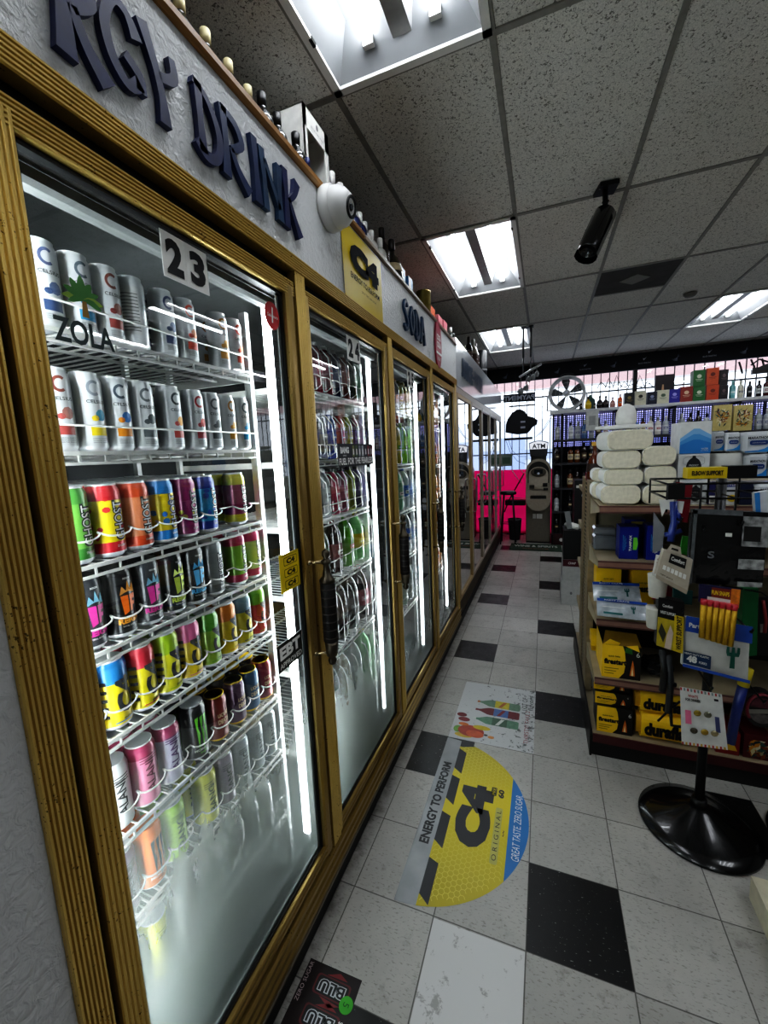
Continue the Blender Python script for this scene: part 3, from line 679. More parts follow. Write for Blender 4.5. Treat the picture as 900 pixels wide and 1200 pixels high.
ROWS = [
 [('cel_navy', 46, 325), ('cel_blue', 66, 327), ('cel_red', 116, 345), ('cel_nutri', 150, 356), ('cel_navy', 187, 366), ('cel_fire', 213, 377), ('cel_amber', 256, 393), ('cel_fire', 280, 402)],
 [('cel_red', 62, 472), ('cel_yellow', 90, 474), ('cel_orange', 131, 478), ('cel_palm', 163, 480), ('cel_peach', 196, 482), ('cel_straw', 224, 486), ('cel_palm', 248, 488), ('cel_amber', 269, 490), ('cel_blue', 289, 492)],
 [('g_green', 82, 612), ('g_yelred', 113, 606), ('g_orange', 149, 602), ('g_yelblue', 182, 596), ('g_purple', 209, 591), ('g_blue', 236, 586), None, ('g_grape', 274, 578)],
 [('r_pink', 99, 716), ('r_orange', 126, 710), ('r_pink', 163, 702), ('r_lime', 197, 692), ('r_blue', 223, 684), ('g_silver', 242, 672), ('g_lime', 278, 655), ('g_pale', 300, 650)],
 [('c_pink', 114, 815), ('c_blue', 141, 805), ('c_red', 174, 788), ('c_lime', 203, 772), ('c_pink', 228, 760), ('c_green', 248, 745), ('c_orange', 270, 732), ('c_slate', 290, 727), ('c_melon', 308, 718)],
 [('p_white', 133, 928), ('p_pink', 161, 905), ('p_lav', 195, 883), ('m_black', 225, 838), ('d_red', 251, 828), ('d_plum', 274, 814), ('d_blue', 292, 800), ('d_rose', 311, 788)],
 [('p_mauve', 142, 1035), ('m_orange', 167, 1015), ('p_lgreen', 201, 983), None, ('p_lemon', 247, 928), ('p_mauve', 268, 910), ('p_grey', 284, 890), ('p_grey', 300, 872), ('p_grey', 313, 858)],
 [('p_white', 150, 1130), ('p_lemon', 168, 1100), ('m_white', 200, 1065), ('p_grey', 225, 1035), ('m_white', 250, 1005), ('p_white', 272, 985), ('p_grey', 290, 960), ('m_white', 305, 940)],
]
for ri, row in enumerate(ROWS):
    z = SZ[ri]; lanes = []; n = 0; last = -9
    ys = []
    for it in row:
        if it is None: ys.append(None); continue
        r = DES[it[0]][0]['r']; y = W(it[1], it[2], 'X', -.845).y
        ys.append(y)
    # keep neighbours from touching
    prev = None
    for i, it in enumerate(row):
        if ys[i] is None: continue
        r = DES[it[0]][0]['r']
        if prev is not None and ys[i]-prev < 2*r+.003: ys[i] = prev+2*r+.003
        prev = ys[i]
    lim = -.098
    for i in range(len(row)-1, -1, -1):
        if ys[i] is None: continue
        r = DES[row[i][0]][0]['r']; ys[i] = min(ys[i], lim-r); lim = ys[i]-r-.003
    for i, it in enumerate(row):
        if it is None: continue
        y = ys[i]; des = it[0]; r = DES[des][0]['r']; n += 1; lanes.append(y)
        pos = 'closest to the red round sticker' if 0 else ORD[n-1]+' from left'
        can(des, -.811-r, y, z+.0005, '%s, %s, %s shelf, door 23' % (DES[des][1], pos, ROWN[ri]), 'front row of cans on the %s shelf of door 23' % ROWN[ri], random.uniform(-.12, .12) if des != 'cel_nutri' else 2.6)
        # cans behind, in the same lane
        deep = {0: 1, 1: 2, 2: 6, 3: 1, 4: 1, 5: 1, 6: 1, 7: 0}[ri]
        for q in range(deep):
            dd = des if ri not in (5,) else (des if not des.startswith('d_') else 'd_dark')
            yy = y
            can(dd, -.811-r-(2*r+.004)*(q+1), y, z+.0005, '%s, %s lane, %s row back, %s shelf' % (SHORT(DES[dd][1]), ORD[n-1], ORD[q+1], ROWN[ri]), 'rows behind on the %s shelf of door 23' % ROWN[ri], random.uniform(-.5, .5))
    if ri == 2:
        pass
    shelf(0, z, lanes, 'bar' if ri in (0, 1) else 'arc', .05 if ri in (0, 1) else .05)
# ================================================================== BOTTLES
_bot = {}
def bottle_mesh(kind, c, cap, lab=None, lab2=None, rough=.12, coat=.6):
    key = (kind, c, cap, lab, lab2)
    if key in _bot: return _bot[key]
    G = mt(c, rough, 0, .5, var=.03, coat=coat); Cp = mt(cap, .4, var=0); L = mt(lab, .5, var=.1, vs=80) if lab else G
    L2 = mt(lab2, .5, var=0) if lab2 else L
    P = {   # radius, z of body foot .. neck, all in metres
     'soda2l': [(.03, 0), (.05, .004), (.054, .02), (.055, .05), (.052, .075), (.054, .085), (.054, .16), (.053, .175), (.054, .19), (.05, .22), (.038, .255), (.022, .28), (.0135, .29), (.0135, .3)],
     'pet': [(.02, 0), (.032, .004), (.034, .015), (.033, .05), (.032, .06), (.0335, .065), (.0335, .125), (.032, .13), (.034, .14), (.03, .165), (.018, .188), (.012, .196), (.012, .203)],
     'wine': [(.03, 0), (.037, .004), (.038, .02), (.038, .06), (.0382, .065), (.0382, .15), (.038, .155), (.038, .185), (.033, .21), (.018, .235), (.0145, .25), (.014, .29), (.0155, .292), (.0155, .3)],
     'spirit': [(.035, 0), (.041, .004), (.042, .02), (.042, .05), (.0422, .055), (.0422, .14), (.042, .145), (.041, .18), (.033, .2), (.016, .215), (.0145, .225), (.0145, .26), (.016, .262), (.016, .27)],
     'cognac': [(.045, 0), (.06, .006), (.066, .03), (.066, .08), (.065, .085), (.06, .15), (.058, .155), (.045, .19), (.022, .225), (.017, .24), (.017, .29), (.019, .292), (.019, .30)],
     'squat': [(.03, 0), (.05, .01), (.056, .04), (.055, .06), (.052, .065), (.048, .085), (.045, .09), (.03, .11), (.014, .12), (.013, .14)],
    }[kind]
    n = len(P); zl = {'soda2l': (5, 7), 'pet': (5, 7), 'wine': (4, 6), 'spirit': (4, 6), 'cognac': (3, 5), 'squat': (3, 5)}[kind]
    mats = [L if zl[0] <= i < zl[1] else G for i in range(n-1)]
    mb = MB(); mb.lathe(P, G, seg=20, mats=mats)
    if lab:
        r = P[zl[0]][0]; z0, z1 = P[zl[0]][1], P[zl[1]-1][1]
        mb.wrect(-r*.7, r*.7, z0+(z1-z0)*.35, z0+(z1-z0)*.7, r, L2, .0007); mb.wrect(-r*.5, r*.5, z0+(z1-z0)*.46, z0+(z1-z0)*.56, r, Wt if lab2 != '#efefec' else INK, .001)
    rt, zt = P[-1]; cp = MB()
    if kind in ('soda2l', 'pet'): cp.lathe([(rt*1.15, zt-.012), (rt*1.15, zt+.004), (rt*1.0, zt+.006)], Cp, seg=16)
    elif kind in ('wine', 'spirit'): cp.lathe([(rt*1.05, zt-.05), (rt*1.1, zt-.02), (rt*1.12, zt+.004), (rt*.9, zt+.008)], Cp, seg=16)
    else: cp.lathe([(rt*1.2, zt-.004), (rt*1.35, zt), (rt*1.4, zt+.025), (rt*1.1, zt+.03)], Cp, seg=16)
    _bot[key] = (mb.mesh('bottle'), cp.mesh('cap'), zt+.006); return _bot[key]
def bottle(kind, c, cap, lab, lab2, loc, label, group, name='bottle', sc=1., rz=0., cat='bottle', squash=1.):
    b, k, h = bottle_mesh(kind, c, cap, lab, lab2)
    o = put(name, b, None, loc, rz); q = put('cap', k, o); o.scale = (sc*squash, sc*squash, sc); tag(o, label, cat, group); return o
DOORW = ['nearest', 'second', 'third', 'fourth']
# ---- doors 24 and 25
def rowof(k, z, y0, dy, items, kind, gname, rown, guard, depth=2, x=-.812, num=None):
    n = len(items); lanes = []
    ys = [y0+i*dy for i in range(n)]
    for i, it in enumerate(items):
        y = ys[i]; lanes.append(y)
        for q in range(depth):
            r = {'soda2l': .055, 'pet': .034, 'wine': .038}[kind]
            lb = '%s, %s from left%s, %s shelf, %s door' % (it[0], ORD[i], '' if q == 0 else ', '+ORD[q]+' row back', rown, DOORW[k])
            bottle(kind, *it[1], (x-r-q*(2*r+.004), y, z+.0005), lb, gname, 'soda_bottle', (.80 if abs(z-1.07) < .01 else .88 if z > 1. else .93) if kind == 'soda2l' else 1., random.uniform(-.2, .2))
    shelf(k, z, lanes, guard)
_sh = shelf
def shelf(k, z, lanes, guard='arc', gz=.055, r=.036, gx=None):
    return _sh(k+(.055/.8 if k else 0), z, lanes, guard, gz, r, gx)
RW = ['top', 'second', 'third', 'fourth', 'fifth', 'sixth']
D24 = [
 (1.862, .20, .083, 'pet', 'lane', [('dark plum juice bottle', ('#4a1d2c', '#b9b9b9', '#6a2337', '#3a1220'))]*2+[('dark red juice bottle', ('#6a1f2a', '#c9c9c9', '#7a2535', '#a33'+'a4a'))]*2+[('navy blue juice bottle', ('#1c2444', '#d0d0d0', '#222d5c', '#3a4a8a')), ('brown red juice bottle', ('#6a2f25', '#d0d0d0', '#7c3a2c', '#a0503a')), ('dark green juice bottle', ('#22382a', '#c9d0c9', '#2a4a34', '#4a7a54'))]),
 (1.592, .20, .083, 'pet', 'lane', [('black drink bottle', ('#1a1a1c', '#222222', '#2a2a2c', '#666666')), ('black drink bottle with pale label', ('#202023', '#222222', '#3a3a3c', '#bbbbbb')), ('grey drink bottle', ('#585a5c', '#8a8a8a', '#6a6a6c', '#a5a5a5')), ('royal blue drink bottle', ('#2a3f8e', '#d9d9d9', '#2f4aa5', '#6a86d0')), ('crimson drink bottle', ('#8c1f2c', '#d9d9d9', '#a32434', '#d05a66')), ('olive yellow drink bottle', ('#8a8624', '#d9d9d9', '#a39a2c', '#d0c85a')), ('purple drink bottle', ('#4f3250', '#d9d9d9', '#5c3a5e', '#8a668c'))]),
 (1.343, .20, .083, 'pet', 'lane', [('teal drink bottle', ('#2c6a66', '#c9c9c9', '#3a807a', '#7ab8b2')), ('white drink bottle', ('#c9cbca', '#d9d9d9', '#d8dad9', '#8aa5c0')), ('silver drink bottle', ('#9a9c9e', '#c9c9c9', '#b0b2b4', '#707274')), ('raspberry drink bottle', ('#9c2440', '#333333', '#b02a4a', '#e08aa0')), ('dusty pink drink bottle', ('#a05a6c', '#333333', '#b56a7c', '#e0b0bc')), ('olive green drink bottle', ('#8a9238', '#333333', '#a0a844', '#d0d890')), ('charcoal and violet drink bottle', ('#4a4466', '#333333', '#5a5480', '#a09ac0'))]),
 (1.07, .22, .122, 'soda2l', 'soda', [('dark cola two litre bottle', ('#24140f', '#8a1f22', '#8a1f22', '#efefec')), ('dark green soda two litre bottle', ('#1d3a2c', '#2a6a4a', '#24503a', '#efefec')), ('brown soda two litre bottle with maroon label', ('#2a1512', '#6a2026', '#5c1f22', '#efefec')), ('bright green soda two litre bottle', ('#5aa52a', '#3f9a2c', '#5f9a2c', '#c03a2c')), ('pale green soda two litre bottle with yellow label', ('#86c886', '#e0d23a', '#d6b21f', '#e8e060'))]),
 (.752, .22, .122, 'soda2l', 'soda', [('clear water two litre bottle', ('#7d8a86', '#e8e8e8', '#2a7a9a', '#efefec')), ('clear green tinted bottle', ('#6f9a8a', '#4aa080', '#7ab8a5', '#efefec')), ('dark cola bottle', ('#2a1c18', '#333333', '#3a2a26', '#8a8a8a')), ('grey brown soda bottle', ('#4c4442', '#333333', '#5c5250', '#8a8a8a')), ('dark soda bottle with red cap', ('#2c1618', '#b8324a', '#8a2438', '#d0a0a8'))]),
 (.40, .22, .122, 'soda2l', 'soda', [('brown soda large bottle', ('#4a2f22', '#222222', '#6a3a24', '#caa080')), ('dark soda large bottle', ('#2a2624', '#222222', '#4a3a34', '#8a8a8a')), ('tea brown large bottle', ('#5a4a30', '#444444', '#6a5a3a', '#b0a080')), ('clear grey large bottle', ('#7a8480', '#666666', '#8a9490', '#b0bab6')), ('light green large bottle with yellow cap', ('#7cc080', '#c8b84a', '#8aca8a', '#d0e8d0'))]),
]
for i, (z, y0, dy, kd, gd, its) in enumerate(D24):
    rowof(1, z, y0, dy, its, kd, '%s shelf of drinks behind door 24' % RW[i], RW[i], gd, 2 if kd == 'pet' else 1)
D25 = [
 (1.86, 1.0, .083, 'pet', 'lane', [('grey juice bottle', ('#6a6a6e', '#b9b9b9', '#7a7a80', '#a0a0a8')), ('pale yellow juice bottle', ('#c8c070', '#e0d84a', '#d6cc5a', '#efefec')), ('white juice bottle', ('#c8c8c4', '#e0d84a', '#d9d9d4', '#d0c03a')), ('orange juice bottle', ('#d8762a', '#e8e8e8', '#e0602a', '#f0c030')), ('white juice bottle with orange cap', ('#d0d0cc', '#e08a2a', '#d9d9d4', '#e0a03a')), ('lemon juice bottle', ('#d8d070', '#b8b04a', '#d0c84a', '#efefec')), ('tan juice bottle', ('#b09a6a', '#8a7a4a', '#c0aa7a', '#efefec'))]),
 (1.535, 1.0, .12, 'soda2l', 'soda', [('dark large bottle', ('#2a2220', '#333333', '#4a2a24', '#8a8a8a')), ('red brown large bottle', ('#7a2a1c', '#333333', '#8c3322', '#d0a030')), ('amber yellow large bottle', ('#b08a1c', '#d0b02a', '#c09a24', '#e0c84a')), ('golden green large bottle', ('#a8a020', '#4aa02a', '#c8b82a', '#4a8a2a')), ('vivid lime large bottle', ('#86d020', '#5ab01c', '#9ae02a', '#3a7a1c'))]),
 (1.235, 1.0, .122, 'soda2l', 'soda', [('black soda bottle', ('#1c1c1f', '#222222', '#2a2a2e', '#8a8a90')), ('grey clear soda bottle', ('#8a9094', '#3a6ab0', '#9aa0a4', '#3a6ab0')), ('pink tinted soda bottle', ('#c8a0a0', '#e8e8e8', '#d0a8a8', '#b05a6a')), ('mint green soda bottle', ('#7ab890', '#4a9a6a', '#8ac8a0', '#efefec')), ('clear soda bottle with blue label', ('#b0b8bc', '#2a5ab0', '#3a6ac0', '#efefec'))]),
 (.93, 1.0, .122, 'soda2l', 'soda', [('clear water bottle', ('#a0a8ac', '#e8e8e8', '#5a8ab0', '#efefec')), ('clear water bottle with dark cap', ('#98a0a4', '#444444', '#8a98a0', '#efefec')), ('grey water bottle', ('#8a9296', '#666666', '#9aa2a6', '#efefec')), ('pale water bottle', ('#b8c0c4', '#3a6ab0', '#aab2b6', '#efefec')), ('clear water bottle with blue band', ('#b0b8bc', '#2a5ab0', '#3a6ac0', '#efefec'))]),
 (.58, 1.0, .122, 'soda2l', 'soda', [('clear large bottle', ('#a0a8aa', '#666666', '#98a0a2', '#c0c8ca')), ('frosted large bottle', ('#8f9799', '#666666', '#98a0a2', '#c0c8ca')), ('clear grey soda bottle', ('#7f878a', '#444444', '#8a9294', '#c0c8ca')), ('pale green large bottle', ('#9ab8a0', '#888888', '#a8c0aa', '#c0c8ca')), ('clear bottle with blue cap', ('#a8b0b4', '#2a5ab0', '#a0a8aa', '#c0c8ca'))]),
]
for i, (z, y0, dy, kd, gd, its) in enumerate(D25):
    rowof(2, z, y0, dy, its, kd, '%s shelf of drinks behind door 25' % RW[i], RW[i], gd, 1)
D26 = [('clear water bottle', ('#b0b8bc', '#e8e8e8', '#8ab0c8', '#efefec')), ('yellow sports bottle', ('#c8b83a', '#d8762a', '#d8c84a', '#efefec')), ('white tea bottle', ('#c8c8c4', '#8a8a8a', '#d8d8d4', '#5a8a4a')), ('pale blue water bottle', ('#9ab0c0', '#e8e8e8', '#5a8ac0', '#efefec')), ('orange sports bottle', ('#d0742a', '#d8762a', '#e08a3a', '#efefec'))]
for i, z in enumerate((1.8, 1.5, 1.2, .9, .58)):
    rowof(3, z, 1.80, .118, D26, 'pet' if i % 2 else 'soda2l', '%s shelf of drinks behind door 26' % RW[i], RW[i], 'bar', 1)
# ================================================================== STICKERS ON THE DOORS
XG = XF-.0124
def plate(name, y0, y1, z0, z1, mat, label, cat='sticker', x=None, th=.001):
    o = empty(name, (x if x is not None else XG, (y0+y1)/2, (z0+z1)/2), label=label, cat=cat)
    MB().box((th/2, 0, 0), (th, y1-y0, z1-z0), mat).build('backing', o); return o, (y1-y0), (z1-z0), th
def lett(o, mb, nm='lettering'): return mb.build(nm, o)
NUMP = mt('#f2f2ee', .5, var=.03)
DOORW = ['nearest', 'second', 'third', 'fourth']
def number(txt, y0, y1, z0, z1, k):
    n = len(txt); w = (y1-y0)/n
    for i, ch in enumerate(txt):
        o, ww, hh, th = plate('number_sticker', y0+i*w+.0005, y0+(i+1)*w-.0005, z0, z1, NUMP, 'white number sticker with digit %s, %s half of the tag on the %s cooler door' % (ch, ('left', 'right')[i], DOORW[k]), 'number sticker')
        lett(o, MB().text(ch, (th, 0, 0), Y, Z, hh*.78, INK, w=min(ww*.7, hh*.55), bold=.05), 'digit')
number('23', -.489, -.364, 1.988, 2.079, 0); number('24', .362, .485, 1.987, 2.079, 1); number('25', 1.135, 1.262, 1.985, 2.079, 2)
# red round sticker
o = empty('round_sticker', (XG, -.124, 2.012), label='red round sticker with white script near the top corner of door 23', cat='sticker')
MB().prism(ell(0, 0, .034, .038, 28), (0, 0, 0), Y, Z, .001, mt('#c21f27', .4)).build('backing', o)
lett(o, MB().text('Salsapura', (.001, 0, -.002), Y, Z, .012, Wt, w=.05, shear=.3).flat([(-.003, -.02), (.003, -.02), (.006, .022), (.001, .024)], (.001, -.002, 0), Y, Z, Wt, .001))
# palm and word decal on the pane of door 23
o = empty('window_decal', (XG, -.668, 1.845), label='clear pane decal with green palm leaves over dark word ZOLA', cat='sticker')
lett(o, MB().text('ZOLA', (0, 0, -.016), Y, Z, .04, mt('#2b3b3c', .5, var=0), w=.1, bold=.025))
pl = MB(); G1, G2 = mt('#3f7d33', .5), mt('#86a83a', .5)
for a, L, m in ((2.75, .05, G2), (2.35, .056, G1), (1.95, .062, G1), (1.57, .066, G1), (1.2, .06, G1), (.8, .055, G1), (.35, .05, G2), (2.95, .036, G1), (.1, .042, G1)):
    c, s_ = math.cos(a), math.sin(a); pts = []
    for t, w in ((0, .002), (.3, .008), (.6, .010), (.85, .006), (1, .0005)):
        dr = -.012*t*t*abs(c)*1.6; pts.append((c*L*t, s_*L*t+dr, w))
    poly = [(x-s_*w, z+c*w) for x, z, w in pts]+[(x+s_*w, z-c*w) for x, z, w in pts[::-1]]
    pl.flat([(x*.72, z*.62) for x, z in poly], (0, .004, .04), Y, Z, m, .0004+.0002*len(pl.f))
pl.flat([(-.006, 0), (.006, 0), (.004, .026), (-.003, .026)], (0, .004, .012), Y, Z, mt('#9a7430', .5), .003); pl.build('palm', o)
# small yellow triple sticker, accepted-payment sticker
o, w, h, th = plate('brand_sticker', -.186, -.082, 1.20, 1.318, mt('#e3c722', .4), 'yellow sticker repeating C4 three times beside the near door handle', 'sticker')
mb = MB()
for i in range(3):
    z = .034-.036*i; mb.flat(rrect(.07, .026, .005), (th, .004, z), Y, Z, INK, .0005); mb.flat(rrect(.066, .022, .004), (th, .004, z), Y, Z, mt('#e3c722', .4), .0008); mb.text('C4', (th, .004, z), Y, Z, .017, INK, w=.044, bold=.06)
mb.text('ENERGY TO PERFORM', (th, 0, .054), Y, Z, .004, INK, w=.08); lett(o, mb)
o, w, h, th = plate('payment_sticker', -.232, -.1, .967, 1.052, mt('#1b1d1d', .4), 'black and white EBT approved sticker low on door 23', 'sticker')
lett(o, MB().text('EBT', (th, 0, .012), Y, Z, .04, Wt, w=.11, bold=.05).text('APPROVED', (th, 0, -.026), Y, Z, .017, Wt, w=.116, bold=.02))
o, w, h, th = plate('brand_sticker', .228, .575, 1.562, 1.652, mt('#121314', .4), 'black strip sticker reading fuel for the fearless on door 24', 'sticker')
mb = MB().text('FUEL FOR THE FEARLESS', (th, 0, -.024), Y, Z, .027, Wt, w=.33, bold=.03).text('BANG', (th, -.115, .02), Y, Z, .026, Wt, w=.075, bold=.06)
mb.text('ENERGY', (th, -.115, -.001), Y, Z, .006, Wt)
for i, c in enumerate(('#7d8050', '#566a48', '#8a8f9a', '#b0b4b8', '#3a3f48', '#8a3038', '#6a2a30')): mb.flat(rrect(.02, .046, .004), (th, -.035+.031*i, .016), Y, Z, mt(c, .5), .0008); mb.flat([(-.006, -.014), (.006, -.012), (.004, .01), (-.005, .012)], (th, -.035+.031*i, .014), Y, Z, Wt, .0014)
lett(o, mb)
# ================================================================== HEADER SIGNS
BLUE1 = mt('#1e2754', .42, var=.35, vs=25); BLUE2 = mt('#23405f', .42, var=.35, vs=25); BLUE3 = mt('#1c2f58', .42, var=.3, vs=25)
def ribbon(mb, pts, ws, mat, o, dep, x0, w, z0, h):
    P = [Vector((x0+p[0]*w, z0+p[1]*h)) for p in pts]
    # smooth the centre line
    Q, WW = [], []
    n = len(P)
    for i in range(n-1):
        p0, p1, p2, p3 = P[max(i-1, 0)], P[i], P[i+1], P[min(i+2, n-1)]
        for k in range(5):
            t = k/5; Q.append(.5*((2*p1)+(p2-p0)*t+(2*p0-5*p1+4*p2-p3)*t*t+(3*p1-p0-3*p2+p3)*t**3)); WW.append(ws[i]+(ws[i+1]-ws[i])*t)
    Q.append(P[-1]); WW.append(ws[-1]); L, R = [], []
    for i, q in enumerate(Q):
        t = (Q[min(i+1, len(Q)-1)]-Q[max(i-1, 0)]).normalized(); nn = Vector((-t.y, t.x)); L.append(q+nn*WW[i]*h/2); R.append(q-nn*WW[i]*h/2)
    for i in range(len(Q)-1):
        mb.prism([tuple(R[i]), tuple(R[i+1]), tuple(L[i+1]), tuple(L[i])], o, Y, Z, dep, mat)
LET = {
 'D': [([(.2, 1), (.2, .5), (.22, .05)], [.2, .15, .2]), ([(.05, .97), (.5, .86), (.82, .5), (.72, .15), (.35, .04), (.02, .16)], [.12, .13, .17, .18, .2, .16])],
 'R': [([(.15, 1), (.18, .5), (.15, .03)], [.2, .15, .24]), ([(.1, .97), (.55, .9), (.72, .68), (.35, .48)], [.12, .16, .17, .12]), ([(.35, .5), (.55, .25), (.92, .04)], [.12, .15, .24])],
 'I': [([(.45, 1), (.5, .5), (.55, .0)], [.2, .14, .25])],
 'N': [([(.15, 1), (.2, .5), (.22, 0)], [.22, .15, .22]), ([(.85, 1), (.8, .5), (.8, 0)], [.22, .15, .25]), ([(.25, .85), (.78, .2)], [.13, .13])],
 'K': [([(.2, 1), (.22, .5), (.2, 0)], [.22, .15, .24]), ([(.82, .97), (.65, .7), (.3, .48)], [.24, .13, .1]), ([(.35, .55), (.6, .25), (.85, .0)], [.1, .15, .26])],
 'G': [([(.88, .72), (.7, .93), (.4, .95), (.16, .6), (.25, .25), (.55, .06), (.85, .2)], [.24, .14, .14, .17, .18, .17, .22]), ([(.86, .1), (.84, .3), (.55, .42)], [.2, .18, .16])],
 'Y': [([(.55, .0), (.52, .3), (.4, .6), (.15, .98)], [.22, .14, .14, .2]), ([(.9, .88), (.92, .65), (.5, .52)], [.12, .16, .12])],
 'S': [([(.8, .85), (.45, .97), (.2, .72), (.55, .5), (.8, .25), (.5, .04), (.15, .15)], [.14, .14, .16, .16, .16, .14, .16])],
 'O': [([(.5, .97), (.15, .5), (.5, .03)], [.12, .2, .12]), ([(.5, .03), (.85, .5), (.5, .97)], [.12, .2, .12])],
 'A': [([(.05, 0), (.3, .6), (.45, 1)], [.2, .14, .16]), ([(.95, 0), (.68, .6), (.5, 1)], [.24, .16, .16]), ([(.25, .38), (.75, .38)], [.1, .1])],
}
def wood_letter(ch, y0, y1, z0, z1, mat, word, n):
    o = empty('wooden_sign_letter', (XF, (y0+y1)/2, z0), label='dark blue wooden letter %s, %s letter of the header word %s' % (ch, ORD[n], word), cat='letter', group='letters of the word '+word)
    mb = MB()
    for pts, ws in LET[ch]: ribbon(mb, pts, [w*.8 for w in ws], mat, (.001, 0, 0), .014, -(y1-y0)/2, y1-y0, 0, z1-z0)
    mb.build('letter_face', o)
def lw(ch, uL, vL, uR, vR, ut, vt, ub, vb, mat, word, n):
    wood_letter(ch, W(uL, vL, 'X', XF).y, W(uR, vR, 'X', XF).y, W(ub, vb, 'X', XF).z, W(ut, vt, 'X', XF).z, mat, word, n)
wood_letter('R', -.665, -.578, 2.245, 2.42, BLUE1, 'ENERGY', 3)
lw('G', 110, 50, 163, 85, 118, -10, 148, 111, BLUE1, 'ENERGY', 4); lw('Y', 156, 60, 200, 90, 163, 28, 187, 148, BLUE1, 'ENERGY', 5)
lw('D', 222, 140, 256, 155, 224, 96, 248, 197, BLUE1, 'DRINK', 0); lw('R', 253, 170, 288, 195, 257, 128, 280, 225, BLUE3, 'DRINK', 1)
lw('I', 288, 200, 303, 210, 288, 157, 303, 243, BLUE3, 'DRINK', 2); lw('N', 299, 215, 329, 240, 301, 174, 325, 261, BLUE2, 'DRINK', 3); lw('K', 326, 235, 350, 260, 330, 200, 345, 278, BLUE1, 'DRINK', 4)
for i, (ch, a) in enumerate(zip('SODA', (1.035, 1.145, 1.255, 1.365))): wood_letter(ch, a, a+.10, 2.272, 2.43, BLUE2, 'SODA', i)
for i, ch in enumerate('JUICE-WATER'):
    y = 2.78+i*.128; o = empty('wooden_sign_letter', (XF, y, 2.37), label='blue letter %s, %s sign of the far header word' % ('hyphen' if ch == '-' else ch, ORD[i]), cat='letter', group='letters on the far header')
    m = MB()
    for d in (-.0012, .004, .010): m.text(ch, (d, 0, 0), Y, Z, .17 if ch != '-' else .02, BLUE2, w=.1, bold=.05)
    m.build('letter_face', o)
# yellow poster on the header
o = empty('poster', (XF, 0, 0), label='yellow C4 poster taped on the grey header, lower corner curling', cat='poster')
YP = mt('#dcc226', .28, coat=.6, var=.08, vs=6); v = []; f = []; ny, nz = 8, 8; ya, yb, za, zb = .333, .742, 2.214, 2.492
def ptz(y, z): return .003+(.02*max(0, .22-(y-ya)-(z-za)))
for i in range(ny+1):
    for j in range(nz+1):
        y = ya+(yb-ya)*i/ny; z = za+(zb-za)*j/nz; v.append((ptz(y, z), y, z))
for i in range(ny):
    for j in range(nz): a = i*(nz+1)+j; f.append([a, a+nz+1, a+nz+2, a+1])
mb = MB(); mb.add(v, f, YP, True); mb.build('sheet', o)
GK = mt('#1a1b1d', .75, spec=.2, var=0); mb = MB()
mb.text('C4', (.004, .545, 2.392), Y, Z, .105, GK, w=.30, bold=.09, off=.003).text('ENERGY TO PERFORM', (.004, .545, 2.312), Y, Z, .022, GK, w=.3, bold=.02, off=.003).text('GREAT TASTE. ZERO SUGAR.', (.006, .57, 2.275), Y, Z, .008, GK, w=.16, off=.003)
lett(o, mb)
# red round-ended sign
o = empty('brand_sign', (XF, 1.82, 2.36), label='dusty red oval sign with white lettering on the header past SODA', cat='sign')
P = [(-.0, -.165)]+[(-.03+.0*i, -.15) for i in range(0)]
RS = mt('#a93a50', .4); MB().prism(ell(0, 0, .085, .165, 26), (.002, 0, 0), Y, Z, .012, RS).build('backing', o)
lett(o, MB().text('COCA', (.014, 0, .045), Y, Z, .04, Wt, w=.11, bold=.03).text('COLA', (.014, 0, -.005), Y, Z, .04, Wt, w=.11, bold=.03).flat([(-.075, -.07), (.075, -.07), (.08, -.055), (-.08, -.055)], (.014, 0, 0), Y, Z, Wt, .001).text('ICE COLD', (.014, 0, -.1), Y, Z, .02, Wt, w=.08))
# dome camera on the header edge
cx = W(397, 240, 'X', XF+.05); e = empty('mounted_dome_camera', (XF, cx.y, cx.z-.005), label='white dome security camera at the end of the wooden trim', cat='camera')
WD = mt('#dfe0de', .35, var=.03)
MB().lathe([(.068, 0), (.072, .01), (.07, .035), (.06, .04)], WD, axis=(1, 0, 0)).build('base', e)
s_ = MB(); s_.lathe([(.062, -.01), (.064, .015), (.058, .04), (.042, .06), (.033, .066)], WD, (.032, 0, 0), axis=(.95, -.02, -.2)); s_.build('dome', e)
d = Vector((.95, -.02, -.2)).normalized(); p = Vector((.032, 0, 0))+d*.064
l = MB(); l.lathe([(.034, 0), (.034, .006), (.028, .008), (.024, .002), (.001, .001)], BLACK, p, axis=d); l.lathe([(.014, 0), (.008, .006), (.001, .008)], mt('#2a2f3a', .1, coat=1.), p+d*.002, axis=d); l.build('lens', e)
# ================================================================== ON TOP OF THE COOLER
XT = -.79
def topb(u, v, kind, c, cap, lab, label, sc=None, x=XT, cat='bottle', z0=2.52):
    q = W(u, v, 'X', x); hh = q.z-z0; k = bottle_mesh(kind, c, cap, lab, None)[2]; s = hh/k
    bottle(kind, c, cap, lab, None, (x, q.y, z0+.0008), label, 'bottles along the top of the cooler', sc=s, cat=cat, squash=max(1., min(1.25, .045/(.04*s)/1.)) if kind == 'wine' and u < 440 else (.65 if kind == 'squat' else 1.))
for i, (u, v) in enumerate(((209, -4), (240, 36), (267, 72), (290, 102))): topb(u, v, 'wine', '#3a3a2c', '#d8cc9c', '#d9d4c4', 'bottle with cream foil cap, %s of four along the wooden trim' % ORD[i])
for i, (u, v) in enumerate(((306, 110), (324, 134), (346, 157))): topb(u, v, 'wine', '#15171a', '#1a1a1b', '#b9b9b5', 'bottle with black banded cap, %s of three beside the white box' % ORD[i])
topb(360, 186, 'spirit', '#1c2c66', '#1f2f6a', '#e2e2e0', 'blue bottle with white label standing in front of the white box', x=-.755)
q = W(362, 170, 'X', -.9)
